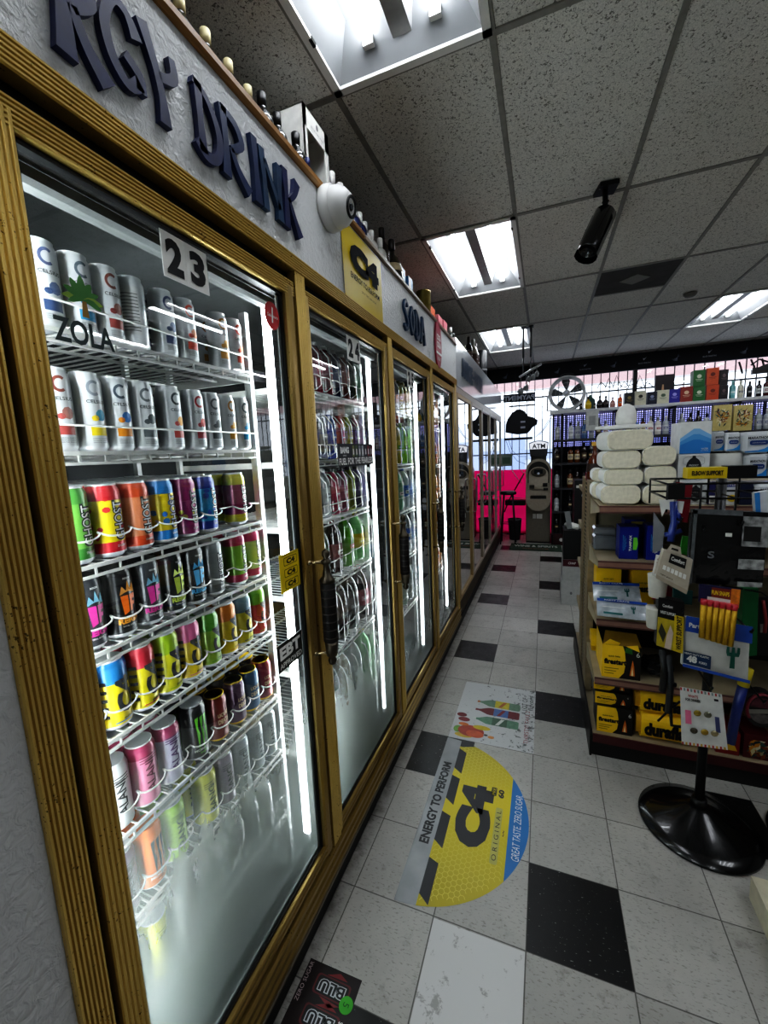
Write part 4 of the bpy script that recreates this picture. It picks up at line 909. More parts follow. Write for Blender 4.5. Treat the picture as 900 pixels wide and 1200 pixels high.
o = empty('gift_box', (-.87, W(345, 190, 'X', -.86).y+.045, 2.52), label='white gift box with open dark window on top of the cooler', cat='box')
b0 = MB(); hb = W(362, 139, 'X', -.8).z-2.52
b0.b2(-.07, -.065, -.09, .09, 0, hb, WHITE); b0.b2(-.07, .09, -.095, -.09, 0, hb, WHITE); b0.b2(-.07, .09, .085, .09, 0, hb, WHITE); b0.b2(-.07, .09, -.095, .09, hb-.004, hb, WHITE)
b0.b2(.085, .09, -.095, .09, hb-.07, hb, WHITE); b0.b2(.085, .09, .06, .09, 0, hb, WHITE); b0.b2(.085, .09, -.095, -.075, 0, hb, WHITE); b0.b2(-.06, -.055, -.085, .08, 0, hb-.01, mt('#12141c', .5)); b0.build('carton', o)
lett(o, MB().text('BLUE NECTAR', (.0905, -.0, hb-.05), Y, Z, .008, GREY, w=.09).flat(ell(0, 0, .008, .011, 10), (.0905, 0, hb-.028), Y, Z, GREY, .001))
for i, (u, v) in enumerate(((388, 203), (398, 216), (414, 240), (421, 250))): topb(u, v, 'spirit', '#1c2550', '#e9e9e6', '#dfe0e4', 'navy bottle with white cap, %s of four beside the dome camera' % ORD[i])
for i, (u, v) in enumerate(((427, 261), (435, 271), (445, 280))): topb(u, v, 'spirit', '#c9c9c4', '#e2e2de', '#e8e8e4', 'clear bottle with white cap, %s of three above the yellow poster' % ORD[i])
topb(447, 268, 'wine', '#241a14', '#16120f', '#3a3028', 'dark decanter with tall stopper behind the white capped bottles', x=-.80)
topb(459, 290, 'squat', '#2c2620', '#1c1814', '#b8aa88', 'squat patterned jug bottle after the white capped row', x=-.775)
for i, (u, v) in enumerate(((463, 302), (472, 314), (481, 326))):
    q = W(u, v, 'X', -.78); o = empty('small_carton', (-.81, q.y, 2.52), label='light blue and white carton, %s of three past the yellow poster' % ORD[i], cat='box', group='blue cartons on the cooler')
    h = q.z-2.52; MB().b2(-.04, .03, -.045, .045, 0, h, mt(('#4f9fd0', '#4a94cc', '#3a86c4')[i], .4)).b2(.0301, .031, -.044, .0, .0, h*.98, WHITE).build('carton', o)
q = W(496, 342, 'X', -.79); o = MB().lathe([(.05, 0), (.052, .004), (.052, q.z-2.535), (.054, q.z-2.53), (.054, q.z-2.522), (.048, q.z-2.52)], mt('#8a7a3e', .35, .6)).build('tin_canister', None, (-.79, q.y, 2.52)); tag(o, 'olive gold round canister on top of the cooler', 'canister')
for i, (u, v, c) in enumerate(((507, 360, '#d8643a'), (516, 371, '#d9838a'), (522, 377, '#d07a84'))):
    q = W(u, v, 'X', -.77); h = q.z-2.52; o = empty('small_carton', (-.80, q.y, 2.52), label='%s carton, %s of three above the red oval sign' % (('orange', 'pink', 'dusky pink')[i], ORD[i]), cat='box', group='warm coloured cartons on the cooler')
    MB().b2(-.05, .03, -.07, .07, 0, h, mt(c, .45)).b2(.0301, .031, -.03, .03, h*.4, h*.7, mt('#e8c8b0', .5)).build('carton', o)
topb(528, 384, 'spirit', '#1c2a22', '#d9d9d6', '#3a4a40', 'dark green bottle with silver cap beside the pink cartons'); topb(531, 391, 'spirit', '#20242a', '#8a8c8e', '#5a5c60', 'dark bottle next to the silver capped one')
for i, (u, v, kd, c, cap) in enumerate(((549, 395, 'wine', '#1e1612', '#2a2420'), (545, 405, 'wine', '#4a4438', '#c9c2a8'), (554, 398, 'spirit', '#b8b0a0', '#c9c9c4'), (557, 403, 'wine', '#3a1814', '#1a1412'))):
    topb(u, v, kd, c, cap, '#5a4438', '%s bottle on the far white header, %s of four' % (('dark tall', 'pale necked', 'clear', 'reddish dark')[i], ORD[i]), z0=2.575)
q = W(565, 411, 'X', -.77); o = MB().lathe([(.07, 0), (.072, .01), (.072, q.z-2.59), (.06, q.z-2.58), (.06, q.z-2.575)], mt('#17161a', .4)).lathe([(.0725, .1), (.0725, .13)], mt('#6a6a6c', .4)).build('canister', None, (-.78, q.y, 2.575)); tag(o, 'black round canister standing nearest the window on the far header', 'canister')
# ================================================================== STEEL FRAMED COOLER
ALF = mt('#a89f90', .4, .3); c2 = empty('display_cooler', (0, 0, 0), label='second glass door cooler with narrow grey metal frames reflecting the window', cat='cooler')
Y0, NB = 2.50, 5
b = MB(); b.b2(XF-.06, XF-.004, Y0, 6.58, 2.12, 2.175, ALF); b.b2(XF-.06, XF-.0, Y0, 6.58, .065, .2, mt('#4a3d2c', .5, .4))
for k in range(NB+1): b.b2(XF-.05, XF-.003, Y0-.02+k*DP, Y0+.02+k*DP, .2, 2.12, ALF)
b.build('casing', c2)
b = MB(); b.b2(-1.45, -1.42, 2.47, 6.6, .05, 2.2, IN2); b.b2(-1.45, -.73, 2.47, 6.6, 2.15, 2.19, IN2); b.b2(-1.45, -.73, 2.47, 6.6, .06, .1, IN1); b.b2(-1.45, XF-.06, 6.56, 6.6, .05, 2.2, IN2); b.build('cabinet', c2)
FG2 = fog_glass('far_pane', .2, .8, .35, .12, '#c9d2d8', 2.6); LED2 = emis('led_dim', '#dfe8ff', .6)
for k in range(NB):
    a, e_ = Y0+k*DP+.024, Y0+(k+1)*DP-.024; d = MB(); SF = mt(('#b39a6c', '#a89c8a', '#aca598', '#aaa59b', '#aaa59b')[k], .4, .3)
    for y in (a, e_-.034): d.b2(XF-.03, XF, y, y+.034, .205, 2.115, SF, bev=.004)
    for z in (.205, 2.08): d.b2(XF-.03, XF-.001, a, e_, z, z+.036, SF)
    dr = d.build('door', c2)
    MB().quad([(XF-.015, a+.034, .24), (XF-.015, e_-.034, .24), (XF-.015, e_-.034, 2.08), (XF-.015, a+.034, 2.08)], FG2).build('glass_pane', dr)
    h = MB(); hy = e_-.017
    h.tube([(XF, hy, .95), (XF+.035, hy, .95), (XF+.04, hy, .97), (XF+.04, hy, 1.28), (XF+.035, hy, 1.3), (XF, hy, 1.3)], .008, SILVER, 8); h.build('handle', dr)
    lp = MB().b2(-.80, -.77, e_+.0, e_+.048, .25, 2.05, mt('#b9bcbe', .4)).build('light_post', c2)
    MB().b2(-.796, -.774, e_-.004, e_-.0005, .3, 2.0, LED2).build('led_strip', lp)
    for z in (.4, .75, 1.1, 1.45, 1.78):
        s = MB(); s.b2(-1.3, -.80, a+.02, e_-.02, z-.014, z-.006, mt('#8a8d8f', .5)); s.b2(-.806, -.8, a+.02, e_-.02, z-.02, z, WIRE); s.build('shelf', c2)
# ================================================================== WINDOW WALL, OUTSIDE
YW = 6.85
GLZ = fog_glass('window_glass', -9, -8, 0., .03, '#f4f7fa')
wn = MB().quad([(-.95, YW, .02), (5.1, YW, .02), (5.1, YW, 2.9), (-.95, YW, 2.9)], GLZ).build('window_1'); struct(wn)
FRD = mt('#1b1b1d', .4); m = MB()
for x in (-.95, 1.42, 3.3, 5.05): m.b2(x-.03, x+.03, YW-.04, YW+.03, 0, 3.0, FRD)
m.b2(-.95, 5.1, YW-.04, YW+.03, 0, .08, FRD); m.b2(-.95, 5.1, YW-.04, YW+.03, 2.88, 3.04, FRD); m.build('window_frame', wn)
m = MB(); BARM = mt('#2c2c30', .5)
for i in range(46): x = -.92+.132*i; m.b2(x-.007, x+.007, YW+.06, YW+.074, .05, 2.95, BARM)
for z in (.5, 1.5, 2.5): m.b2(-.95, 5.1, YW+.055, YW+.08, z-.012, z+.012, BARM)
m.build('security_bars', wn)
w = MB(); w.b2(-2.7, -.95, YW-.05, YW+.1, 0, 3.2, WG); w.b2(-2.7, 5.3, YW-.03, YW+.1, 3.0, 3.2, WG); w.b2(5.08, 5.3, YW-.05, YW+.1, 0, 3.2, WG); struct(w.build('wall_back'))
struct(MB().b2(-14, 18, 7.2, 40, -.14, -.02, mt('#b9bdc4', .9, var=.15, vs=2)).build('ground_outside'))
fa = MB(); fa.b2(-8, 12, 9.2, 9.5, 2.94, 3.6, mt('#e9c2c2', .8)); fa.b2(-8, 12, 9.15, 9.2, 2.9, 2.94, mt('#f0ecea', .7)); struct(fa.build('exterior_awning'))
fb = MB(); fb.b2(-12, 16, 24, 26, 0, 3.2, mt('#dfe4ee', .9)); fb.b2(-12, 16, 23.9, 24, 1.0, 1.5, mt('#aab6d0', .8)); fb.b2(-6, -1, 23.8, 23.95, .0, 2.2, mt('#9aa8c8', .7)); fb.b2(2, 9, 23.8, 23.95, .4, 2.1, mt('#a8b4d0', .7)); struct(fb.build('exterior_shops'))
# banner valance
v = empty('valance_banner', (0, YW-.06, 0), label='dark navy banner strip printed with pale emblems above the window', cat='banner')
NV = mt('#10131f', .55, var=.15, vs=4); MB().b2(-1.5, 5.08, -.03, 0, 2.79, ZC-.01, NV).b2(-1.5, 5.08, -.035, -.0, 2.78, 2.795, mt('#2a2c36', .4)).build('banner_sheet', v)
m = MB(); EM = mt('#c9cedc', .6, var=0); EM2 = mt('#8f97ac', .6, var=0)
for i in range(13):
    x = -.62+i*.43
    if i % 2: m.text('BLUE MARTINI', (x, -.0305, 2.875), X, Z, .022, EM, w=.17); m.flat([(0, 0), (.02, .02), (.045, .055), (.015, .03), (-.01, .035)], (x-.015, -.0305, 2.915), X, Z, EM, .001)
    else:
        for j in range(7): a = .5+.2*j; m.flat([(-.07*math.cos(a)-.004, -.06*math.sin(a)), (-.07*math.cos(a)+.004, -.06*math.sin(a)), (.06*math.cos(a-.5), .055*math.sin(a-.5))], (x, -.0305, 2.915), X, Z, EM2, .001+.0002*j)
m.build('emblems', v)
# ------------------------------------------------------------------ by the window
def board(name, outline, Yp, label, cat, mat, dep=.02):
    P = [W(u, v_, 'Y', Yp) for u, v_ in outline]; c = sum(P, Vector())/len(P)
    o = empty(name, (c.x, Yp, c.z), label=label, cat=cat); MB().prism([(p.x-c.x, p.z-c.z) for p in P], (0, 0, 0), X, Z, dep, mat).build('panel', o); return o, c
sc = lambda L: [(540+x/5, 360+y/5) for x, y in L]
o, c = board('hat_sign', sc([(262, 735), (264, 690), (275, 655), (300, 620), (330, 600), (350, 598), (375, 610), (395, 638), (425, 645), (450, 662), (446, 688), (420, 703), (405, 725), (390, 740), (330, 746)]), 6.7, 'dark hat shaped sign hanging against the window bars', 'sign', mt('#15181f', .5))
MB().b2(-.03, .05, -.021-.002, -.021, -.02, .01, EM).b2(-.03, .05, -.023, -.021, -.12, -.085, EM).build('label_patch', o)
MB().tube([(-.1, .0, .1), (-.12, .0, .9)], .004, FRD).tube([(.1, .0, .1), (.12, .0, .9)], .004, FRD).build('hanger', o)
q0, q1 = W(591, 515, 'Y', 6.7), W(624, 511, 'Y', 6.7); o = MB().b2(q0.x, q1.x, 6.66, 6.74, q0.z-.02, q0.z+.02, FRD).build('shelf_bar', None); tag(o, 'thin black shelf bar under the dark hat sign', 'bar')
o, c = board('pay_sign', [(590, 463), (627, 459.5), (627, 470), (590, 472)], 6.72, 'dark window sign whose payment letters read backwards from inside', 'sign', mt('#1d2030', .5), .012)
vs, fs, tw = text2d('PAYMENT', .04); m = MB(); m.add([(-x*.52/tw, -.0135, z*.085) for x, z in vs], fs, mt('#cfd6e6', .6, var=0)); m.build('lettering', o)
q = W(610, 475.5, 'Y', 6.72); tag(MB().b2(-.2, .24, -.02, .02, -.012, .012, FRD).build('shelf_bar', None, q), 'thin black bar between the backward sign and the hat', 'bar')
q0 = W(582, 551, 'Y', 6.78); q1 = W(618, 551, 'Y', 6.78)
o = empty('poster_board', (0, 6.77, 0), label='hot pink board standing under the window left of the cash machine', cat='board')
pk, nt, b = newmat('pink_sheet'); nt.nodes.remove(b); nz = N(nt, 'TexNoise', {'Scale': 2.}); cp_ = N(nt, 'MixRGB', {0: nz.outputs[0], 1: lin('#e8145e'), 2: lin('#f01c6c')}); mxs = N(nt, 'MixShader', {0: .6, 1: N(nt, 'BsdfDiffuse', {0: cp_.outputs[0]}).outputs[0], 2: N(nt, 'BsdfTranslucent', {0: cp_.outputs[0]}).outputs[0]}); nt.links.new(mxs.outputs[0], nt.nodes['Material Output'].inputs[0])
MB().quad([(-.93, 0, .02), (1.2, 0, .02), (1.2, 0, q0.z), (-.93, 0, q0.z)], pk).build('panel', o)
m = MB(); CB = mt('#efe6e6', .5)
for pts in ([(600, 551), (606, 560), (611, 566)], [(611, 551), (613, 554), (616, 554)], [(592, 583), (602, 583), (612, 584), (617, 584)]): m.tube([(W(u, v_, 'Y', 6.76).x, -.01, W(u, v_, 'Y', 6.76).z) for u, v_ in pts], .008, CB)
m.build('chalk_lines', o)
def lineY(mb, px, Yp, r, mat): mb.tube([W(u, v_, 'Y', Yp) for u, v_ in px], r, mat)
m = MB(); lineY(m, [(591, 600), (596, 587), (605, 571), (614, 555)], 6.5, .012, BLACK); tag(m.build('black_pole'), 'thin black pole leaning across the pink board', 'pole')
m = MB(); a, b_ = W(592, 592, 'Y', 6.65), W(616, 586, 'Y', 6.65); m.b2(a.x, b_.x, 6.6, 6.769, a.z, b_.z, BLACK, bev=.01)
for i in range(5): m.cyl((a.x+.05+i*.06, 6.598, a.z+.04), (a.x+.05+i*.06, 6.602, a.z+.04), .012, DGREY, 10)
tag(m.build('power_strip'), 'long black slotted strip crossing the pink board', 'strip')
q = W(604, 634, 'Z', 0); o = empty('waste_bin', (q.x-.02, 6.32, 0), label='small grey waste bin beside the cash machine', cat='bin')
MB().lathe([(.085, 0), (.09, .004), (.115, .36), (.118, .37), (.112, .37), (.108, .36), (.086, .01), (.001, .008)], mt('#3b3d40', .5), seg=24).build('body', o)
MB().lathe([(.116, .352), (.1205, .356), (.1205, .372), (.11, .375)], mt('#77797c', .4), seg=24, cap=False).build('rim', o)
o = empty('stool', (-.52, 5.99, 0), label='black metal stool pushed against the end of the far cooler', cat='stool')
MB().lathe([(.12, .84), (.13, .85), (.13, .88), (.1, .9)], BLACK).build('seat', o)
for sx in (-1, 1):
    for sy in (-1, 1): MB().tube([(sx*.07, sy*.07, .85), (sx*.12, sy*.12, 0)], .01, BLACK).build('leg', o)
MB().tube([(.1*math.cos(t/12*2*PI), .1*math.sin(t/12*2*PI), .35) for t in range(12)], .007, BLACK, closed=True).build('foot_ring', o)
q0, q1 = W(587, 533, 'Y', 6.6), W(600, 546, 'Y', 6.6); tag(MB().b2(q0.x, q1.x, 6.6, 6.615, q1.z, q0.z, mt('#8f9f94', .6)).b2(q0.x+.03, q1.x-.03, 6.598, 6.6, q1.z+.04, q0.z-.05, mt('#5f7a68', .6)).build('notice_card'), 'pale green notice card on the window beside the far cooler', 'card')
# window cables
m = MB(); CBL = mt('#20242c', .5)
for px in ([(596, 516), (600, 528), (608, 535), (617, 535)], [(592, 514), (598, 530), (606, 540), (616, 544)], [(632, 510), (640, 500), (646, 490), (640, 480), (634, 476)], [(628, 512), (636, 504), (643, 492)]): lineY(m, px, 6.74, .004, CBL)
tag(m.build('window_cables'), 'thin dark loose cables looping over the window bars above the cash machine', 'cable')
# ------------------------------------------------------------------ cash machine
AX = -.047; atm = empty('cash_machine', (AX, 6.08, 0), label='grey bronze ATM cash machine with lit topper sign under the window', cat='cash machine')
BR = mt('#a89f90', .4, .15); BR2 = mt('#bdb5a5', .35, .15); DK = mt('#26241f', .45)
MB().b2(-.195, .195, 0, .5, .02, .88, mt('#7d776b', .5, .1), bev=.012).b2(-.19, .19, .01, .49, 0, .02, BLACK).build('cabinet', atm)
def arch(w, z0, z1, r): return [(-w, z0), (w, z0)]+[(w*math.cos(PI*i/14), z1+r*math.sin(PI*i/14)) for i in range(15)]
MB().prism([(-.195*math.cos(PI*i/14), .76-.2*math.sin(PI*i/14)) for i in range(15)], (0, -.03, 0), X, Z, .07, BR).prism([(-.197, .76), (.197, .76), (.197, .9), (-.197, .9)], (0, .0, 0), X, Z, .045, BR).build('lower_door', atm)
m = MB(); m.prism(arch(.197, .9, 1.22, .2), (0, .35, 0), X, Z, .38, BR); m.build('fascia', atm)
m = MB(); m.prism(arch(.165, 1.02, 1.2, .175), (0, -.03, 0), X, Z, .004, DK); m.prism(arch(.15, .93, 1.16, .13), (0, -.034, 0), X, Z, .012, BR2); m.build('recess', atm)
MB().prism(ell(0, 1.2, .12, .075, 26), (0, -.046, 0), X, Z, .012, mt('#5f5a50', .3, .5)).prism(rrect(.13, .07, .01), (0, -.058, 1.21), X, Z, .003, mt('#20262c', .2)).prism(ell(0, 1.18, .02, .02, 14), (0, -.061, 0), X, Z, .003, EM).build('screen', atm)
MB().b2(-.14, -.06, -.055, -.046, .93, .99, DK).b2(.07, .14, -.058, -.046, .96, 1.02, BLACK).b2(-.055, .055, -.062, -.046, .92, .97, mt('#a39b8a', .4)).b2(.08, .15, -.055, -.046, .9, .94, DK).build('keypad', atm)
m = MB(); m.prism(rrect(.25, .07, .02), (0, -.045, .78), X, Z, .006, DK); m.prism(rrect(.19, .035, .012), (0, -.051, .785), X, Z, .012, BLACK); m.build('cash_slot', atm)
MB().b2(-.085, -.035, -.006, -.001, .42, .5, PAPER).b2(-.025, .065, -.006, -.001, .42, .5, PAPER).build('sticker_plate', atm)
m = MB(); tp = [(-.13, 1.46), (.13, 1.46), (.15, 1.68)]+[(.15-.3*i/10, 1.68+.035*math.sin(PI*i/10)) for i in range(1, 10)]+[(-.15, 1.68)]
m.prism(tp, (0, .1, 0), X, Z, .15, mt('#3a3a3c', .4)); m.b2(-.12, .12, 0, .1, 1.38, 1.46, mt('#55554f', .4))
m.prism([(x*.92, 1.69+(z-1.69)*.86 if z < 1.6 else z-.012) for x, z in [(-.14, 1.56), (.14, 1.56)]+tp[2:]], (0, -.0505, 0), X, Z, .003, mt('#d8dbe4', .4, emit=.5))
m.text('ATM', (0, -.0545, 1.625), X, Z, .075, INK, w=.2, bold=.03); m.build('topper_sign', atm)
# door mat
o = empty('door_mat', (-.08, 5.72, 0), label='dark green door mat with white lettering before the cash machine', cat='mat')
MB().b2(-.39, .39, -.23, .23, 0, .012, mt('#36483a', .9, var=.35, vs=18), bev=.004).build('mat_body', o)
lett(o, MB().text('WINE & SPIRITS', (0, .05, .0125), X, Y, .13, mt('#c9cdc6', .9), w=.66, bold=.02).text('WELCOME', (0, -.12, .0125), X, Y, .06, mt('#9a5a3a', .9), w=.4))
# ------------------------------------------------------------------ hanging rods with small spotlights
e = empty('hanging_lamp', (W(618, 382, 'Z', ZC).x, 4.27, ZC), label='grey spotlight bar hung on two rods near the window', cat='lamp')
RD = mt('#6c6e70', .4, .6)
m = MB()
for dx in (-.045, .04): m.cyl((dx, 0, -.01), (dx, 0, -.36), .012, RD, 10); m.cyl((dx, 0, -.36), (dx-.004, 0, -.56), .0085, RD, 10)
m.b2(-.07, .07, -.03, .03, -.02, -.004, DGREY); m.build('rod', e)
m = MB(); m.tube([(-.09, -.03, -.585), (.16, .02, -.45)], .014, mt('#cfd2d4', .3, .6)); m.build('light_bar', e)
for i, (dx, dz, s_) in enumerate(((.02, -.62, 1), (.07, -.60, 1), (.11, -.57, 1), (-.07, -.75, 1.3), (-.01, -.72, 1.2))):
    m = MB(); m.tube([(dx, 0, -.53+dx*.4), (dx-.005, 0, dz+.03)], .006, RD); m.lathe([(.012*s_, .04), (.024*s_, .02), (.03*s_, -.02), (.024*s_, -.022)], mt('#a9adb0', .3, .7), (dx-.005, -.01, dz), 12, axis=(.3, -.4, .8)); m.build('spotlight', e)
# ------------------------------------------------------------------ liquor shelf
LY = 6.0; lq = empty('shelving_unit', (0, LY, 0), label='long black liquor shelf with a white top ledge along the window', cat='shelf')
m = MB(); BK = mt('#17171a', .5)
LZ = [.19, .553, .938, 1.337, 1.709]
for x in (.175, .30, 1.05, 1.8, 2.55, 3.3): MB().b2(x-.012, x+.012, 0, .03, 0, 2.14, BK).b2(x-.012, x+.012, .03, .35, 2.08, 2.11, BK).b2(x-.012, x+.012, .32, .35, 0, 2.14, BK).build('upright', lq)
for z in LZ: MB().b2(.165, 3.3, .0, .35, z-.022, z, mt('#2a2a2d', .4)).b2(.165, 3.3, -.004, .0, z-.03, z+.004, mt('#3c3c40', .4)).build('shelf', lq)
MB().b2(.13, 3.32, -.03, .4, 2.11, 2.155, mt('#c9cacc', .4), bev=.006).build('top_ledge', lq)
pm, nt, bb = newmat('pegboard'); g = N(nt, 'NewGeometry'); s_ = N(nt, 'SeparateXYZ', {0: g.outputs['Position']})
def fr_(o_): 
    a = N(nt, 'Math', {0: o_, 1: 1/.03}, operation='MULTIPLY'); b__ = N(nt, 'Math', {0: a.outputs[0]}, operation='FRACT'); c_ = N(nt, 'Math', {0: b__.outputs[0], 1: .5}, operation='SUBTRACT'); return N(nt, 'Math', {0: c_.outputs[0], 1: c_.outputs[0]}, operation='MULTIPLY').outputs[0]
dd = N(nt, 'Math', {0: fr_(s_.outputs[0]), 1: fr_(s_.outputs[2])}, operation='ADD'); hole = N(nt, 'Math', {0: dd.outputs[0], 1: .09}, operation='LESS_THAN')
bb.inputs['Base Color'].default_value = lin('#24242c'); tr = N(nt, 'BsdfTransparent', {0: lin('#cfc6ff')}); mx = N(nt, 'MixShader', {0: hole.outputs[0], 1: bb.outputs[0], 2: tr.outputs[0]}); nt.links.new(mx.outputs[0], nt.nodes['Material Output'].inputs[0])
MB().quad([(.165, .355, 1.6), (3.3, .355, 1.6), (3.3, .355, 2.11), (.165, .355, 2.11)], pm).b2(.165, 3.3, .35, .365, 0, 1.6, mt('#18181b', .7)).build('back_panel', lq)
m = MB(); m.b2(.165, 3.3, .02, .33, 0, .165, mt('#141416', .6)); m.build('plinth', lq)
LK = [('clear spirit bottle', ('spirit', '#c8ccd0', '#2a2a2c', '#e2e4e6', '#8a8f98')), ('dark spirit bottle', ('wine', '#231a16', '#16161a', '#5a4a3c', '#c9b890')), ('pale liqueur bottle', ('spirit', '#d8d4cc', '#8a8a8a', '#efeee8', '#a33a3a')), ('amber spirit bottle', ('spirit', '#6a3a16', '#1a1a1a', '#d9cca8', '#4a2a1a')), ('black label bottle', ('wine', '#141416', '#0f0f10', '#1f1f22', '#c9a85a')), ('blue tinted bottle', ('spirit', '#5a7aa8', '#d8d8d8', '#7a98c0', '#efefec')), ('silver capped bottle', ('spirit', '#aab0b4', '#c8c8c8', '#c2c6ca', '#3a4a7a'))]
shn = ['bottom', 'second lowest', 'middle', 'second highest', 'highest']
rd = random.Random(3)
for li, z in enumerate(LZ):
    xs = [.235+.098*i for i in range(31 if li == 4 else 7)]
    for i, x in enumerate(xs):
        if min(abs(x-q_) for q_ in (.3, 1.05, 1.8, 2.55)) < .05 and li == 4: continue
        if abs(x-.3) < .05: continue
        nm, a = LK[rd.randrange(7) if li == 4 else rd.choice((1, 4, 4, 3, 0, 1))]
        if li == 4 and i < 4: nm, a = LK[(0, 2, 0, 6)[i]]
        kd, c, cp, lb, l2 = a
        bottle(kd, c, cp, lb, l2, (x, LY+.06+rd.uniform(0, .02), z+.001), '%s, %s from the left end on the %s liquor shelf' % (nm, ORD[i] if i < 20 else 'number '+['twenty one', 'twenty two', 'twenty three', 'twenty four', 'twenty five', 'twenty six', 'twenty seven', 'twenty eight', 'twenty nine', 'thirty', 'thirty one'][i-20], shn[li]), 'bottles on the %s liquor shelf' % shn[li], 'liquor_bottle', rd.uniform(.94, 1.04), -PI/2+rd.uniform(-.3, .3))
# pink blob and boxes low in the shelf
o = MB().lathe([(.02, 0), (.045, .01), (.05, .06), (.03, .1), (.012, .11), (.012, .13)], mt('#d03a6a', .3), (0, 0, 0)).build('liquor_bottle', None, (.22, LY+.25, .939)); tag(o, 'small pink bottle behind the row on the middle liquor shelf', 'bottle')
q0, q1 = W(687, 480, 'Y', LY-.04), W(701, 504, 'Y', LY-.04); o = MB().b2(q0.x, q1.x, LY-.042, LY-.04, q1.z, q0.z, mt('#c2c4c0', .8)).b2(q0.x+.04, q1.x-.04, LY-.0435, LY-.042, q1.z+.08, q0.z-.1, mt('#9a9c9a', .8)).build('hanging_notice'); tag(o, 'pale paper notice hanging from the white ledge of the liquor shelf', 'notice')
# goods on the white ledge
def goods(name, u0, v0, u1, v1, Yp, dep, c, label, cat, group=None, deco=None, bev=0., z0=None):
    uc, vc = (u0+u1)/2, (v0+v1)/2; xa, xb = W(u0, vc, 'Y', Yp).x, W(u1, vc, 'Y', Yp).x; zt, zb = W(uc, v0, 'Y', Yp).z, W(uc, v1, 'Y', Yp).z
    if z0 is not None: zb = z0
    o = empty(name, ((xa+xb)/2, Yp, zb), label=label, cat=cat, group=group); w, h = xb-xa-.006, zt-zb
    MB().b2(-w/2, w/2, 0, dep, 0, h, mt(c, .45) if isinstance(c, str) else c, bev=bev).build('carton', o)
    if deco: m = MB(); deco(m, w, h); m.build('printing', o)
    return o, w, h
GT = mt('#c9b070', .5, var=0)
def bottle_print(c='#c9b070', t=None):
    cm_ = mt(c, .5, var=0)
    def d(m, w, h):
        m.flat(ell(0, 0, w*.2, h*.12, 12), (0, -.001, h*.62), X, Z, cm_, .001); m.flat([(-w*.3, 0), (w*.3, 0), (w*.3, h*.03), (-w*.3, h*.03)], (0, -.001, h*.42), X, Z, cm_, .001); m.flat([(-w*.22, 0), (w*.22, 0), (w*.22, h*.02), (-w*.22, h*.02)], (0, -.001, h*.34), X, Z, cm_, .001)
    return d
TL = 2.156
TOP = [(731.6, 460, 743.6, 477, '#2a2a2e', 'black gift carton with gold print', '#8a7a50'), (744, 458, 757.4, 476, '#d2ceb8', 'cream gift carton with dark emblem, left one of two', '#3a3830'), (758.4, 459, 770, 475, '#1e2236', 'navy gift carton between two cream ones', '#8a92b0'), (770, 457, 784.4, 474, '#d6d4bc', 'cream gift carton beside the purple one', '#5a6a58'), (784, 456, 797, 473.6, '#35309a', 'purple gift carton', '#a8a4e8'), (797, 453, 812, 472, '#93362c', 'brick red gift carton', '#e0c0a0'), (812, 453.2, 826.6, 471.6, '#2f6a38', 'green gift carton, lower of two', '#d0d8c0'), (827.6, 451, 842.6, 470.4, '#c2502c', 'orange patterned gift carton, lower of two', '#6a2a1c'), (842.8, 451.5, 853.6, 470, '#2b2527', 'dark patterned gift carton, lower of two', '#6a5a5c')]
for u0, v0, u1, v1, c, lb, pc in TOP: goods('gift_carton', u0, v0, u1, v1, 6.05, .14, c, lb+' on the white ledge', 'box', 'gift cartons on the white ledge', bottle_print(pc), z0=TL)
for u0, v0, u1, v1, c, lb, pc in [(812.3, 433.6, 826.6, 452.9, '#2f6a38', 'green gift carton, upper of two', '#d0d8c0'), (828, 431, 842.8, 450.7, '#c8562e', 'orange patterned gift carton, upper of two', '#6a2a1c'), (843.2, 433, 853.8, 451.2, '#2b2527', 'dark patterned gift carton, upper of two', '#6a5a5c')]:
    zz = W((u0+u1)/2, v1+.3, 'Y', 6.05).z; goods('gift_carton', u0, v0, u1, v1, 6.05, .14, c, lb+' above the white ledge', 'box', 'gift cartons on the white ledge', bottle_print(pc))
goods('gift_carton', 768, 439, 790, 456.5, 6.3, .06, '#2a2026', 'dark display carton with pale bottle picture behind the cream box', 'box', None, lambda m, w, h: (m.flat(ell(0, 0, .05, .05, 12), (-.02, -.001, h*.35), X, Z, mt('#c9a07a', .5), .001), m.flat([(-.015, 0), (.015, 0), (.01, .08), (-.01, .08)], (-.02, -.001, h*.5), X, Z, mt('#c9a07a', .5), .001)), z0=TL)
def ledge_bottle(u, v, kd, c, cap, lab, l2, label, x_=6.1, name='liquor_bottle'):
    q = W(u, v, 'Y', x_); k = bottle_mesh(kd, c, cap, lab, l2)[2]; s = (q.z-TL)/k; bottle(kd, c, cap, lab, l2, (q.x, x_, TL), label, None, name, s, -PI/2, squash=.76 if kd == 'squat' else .95)
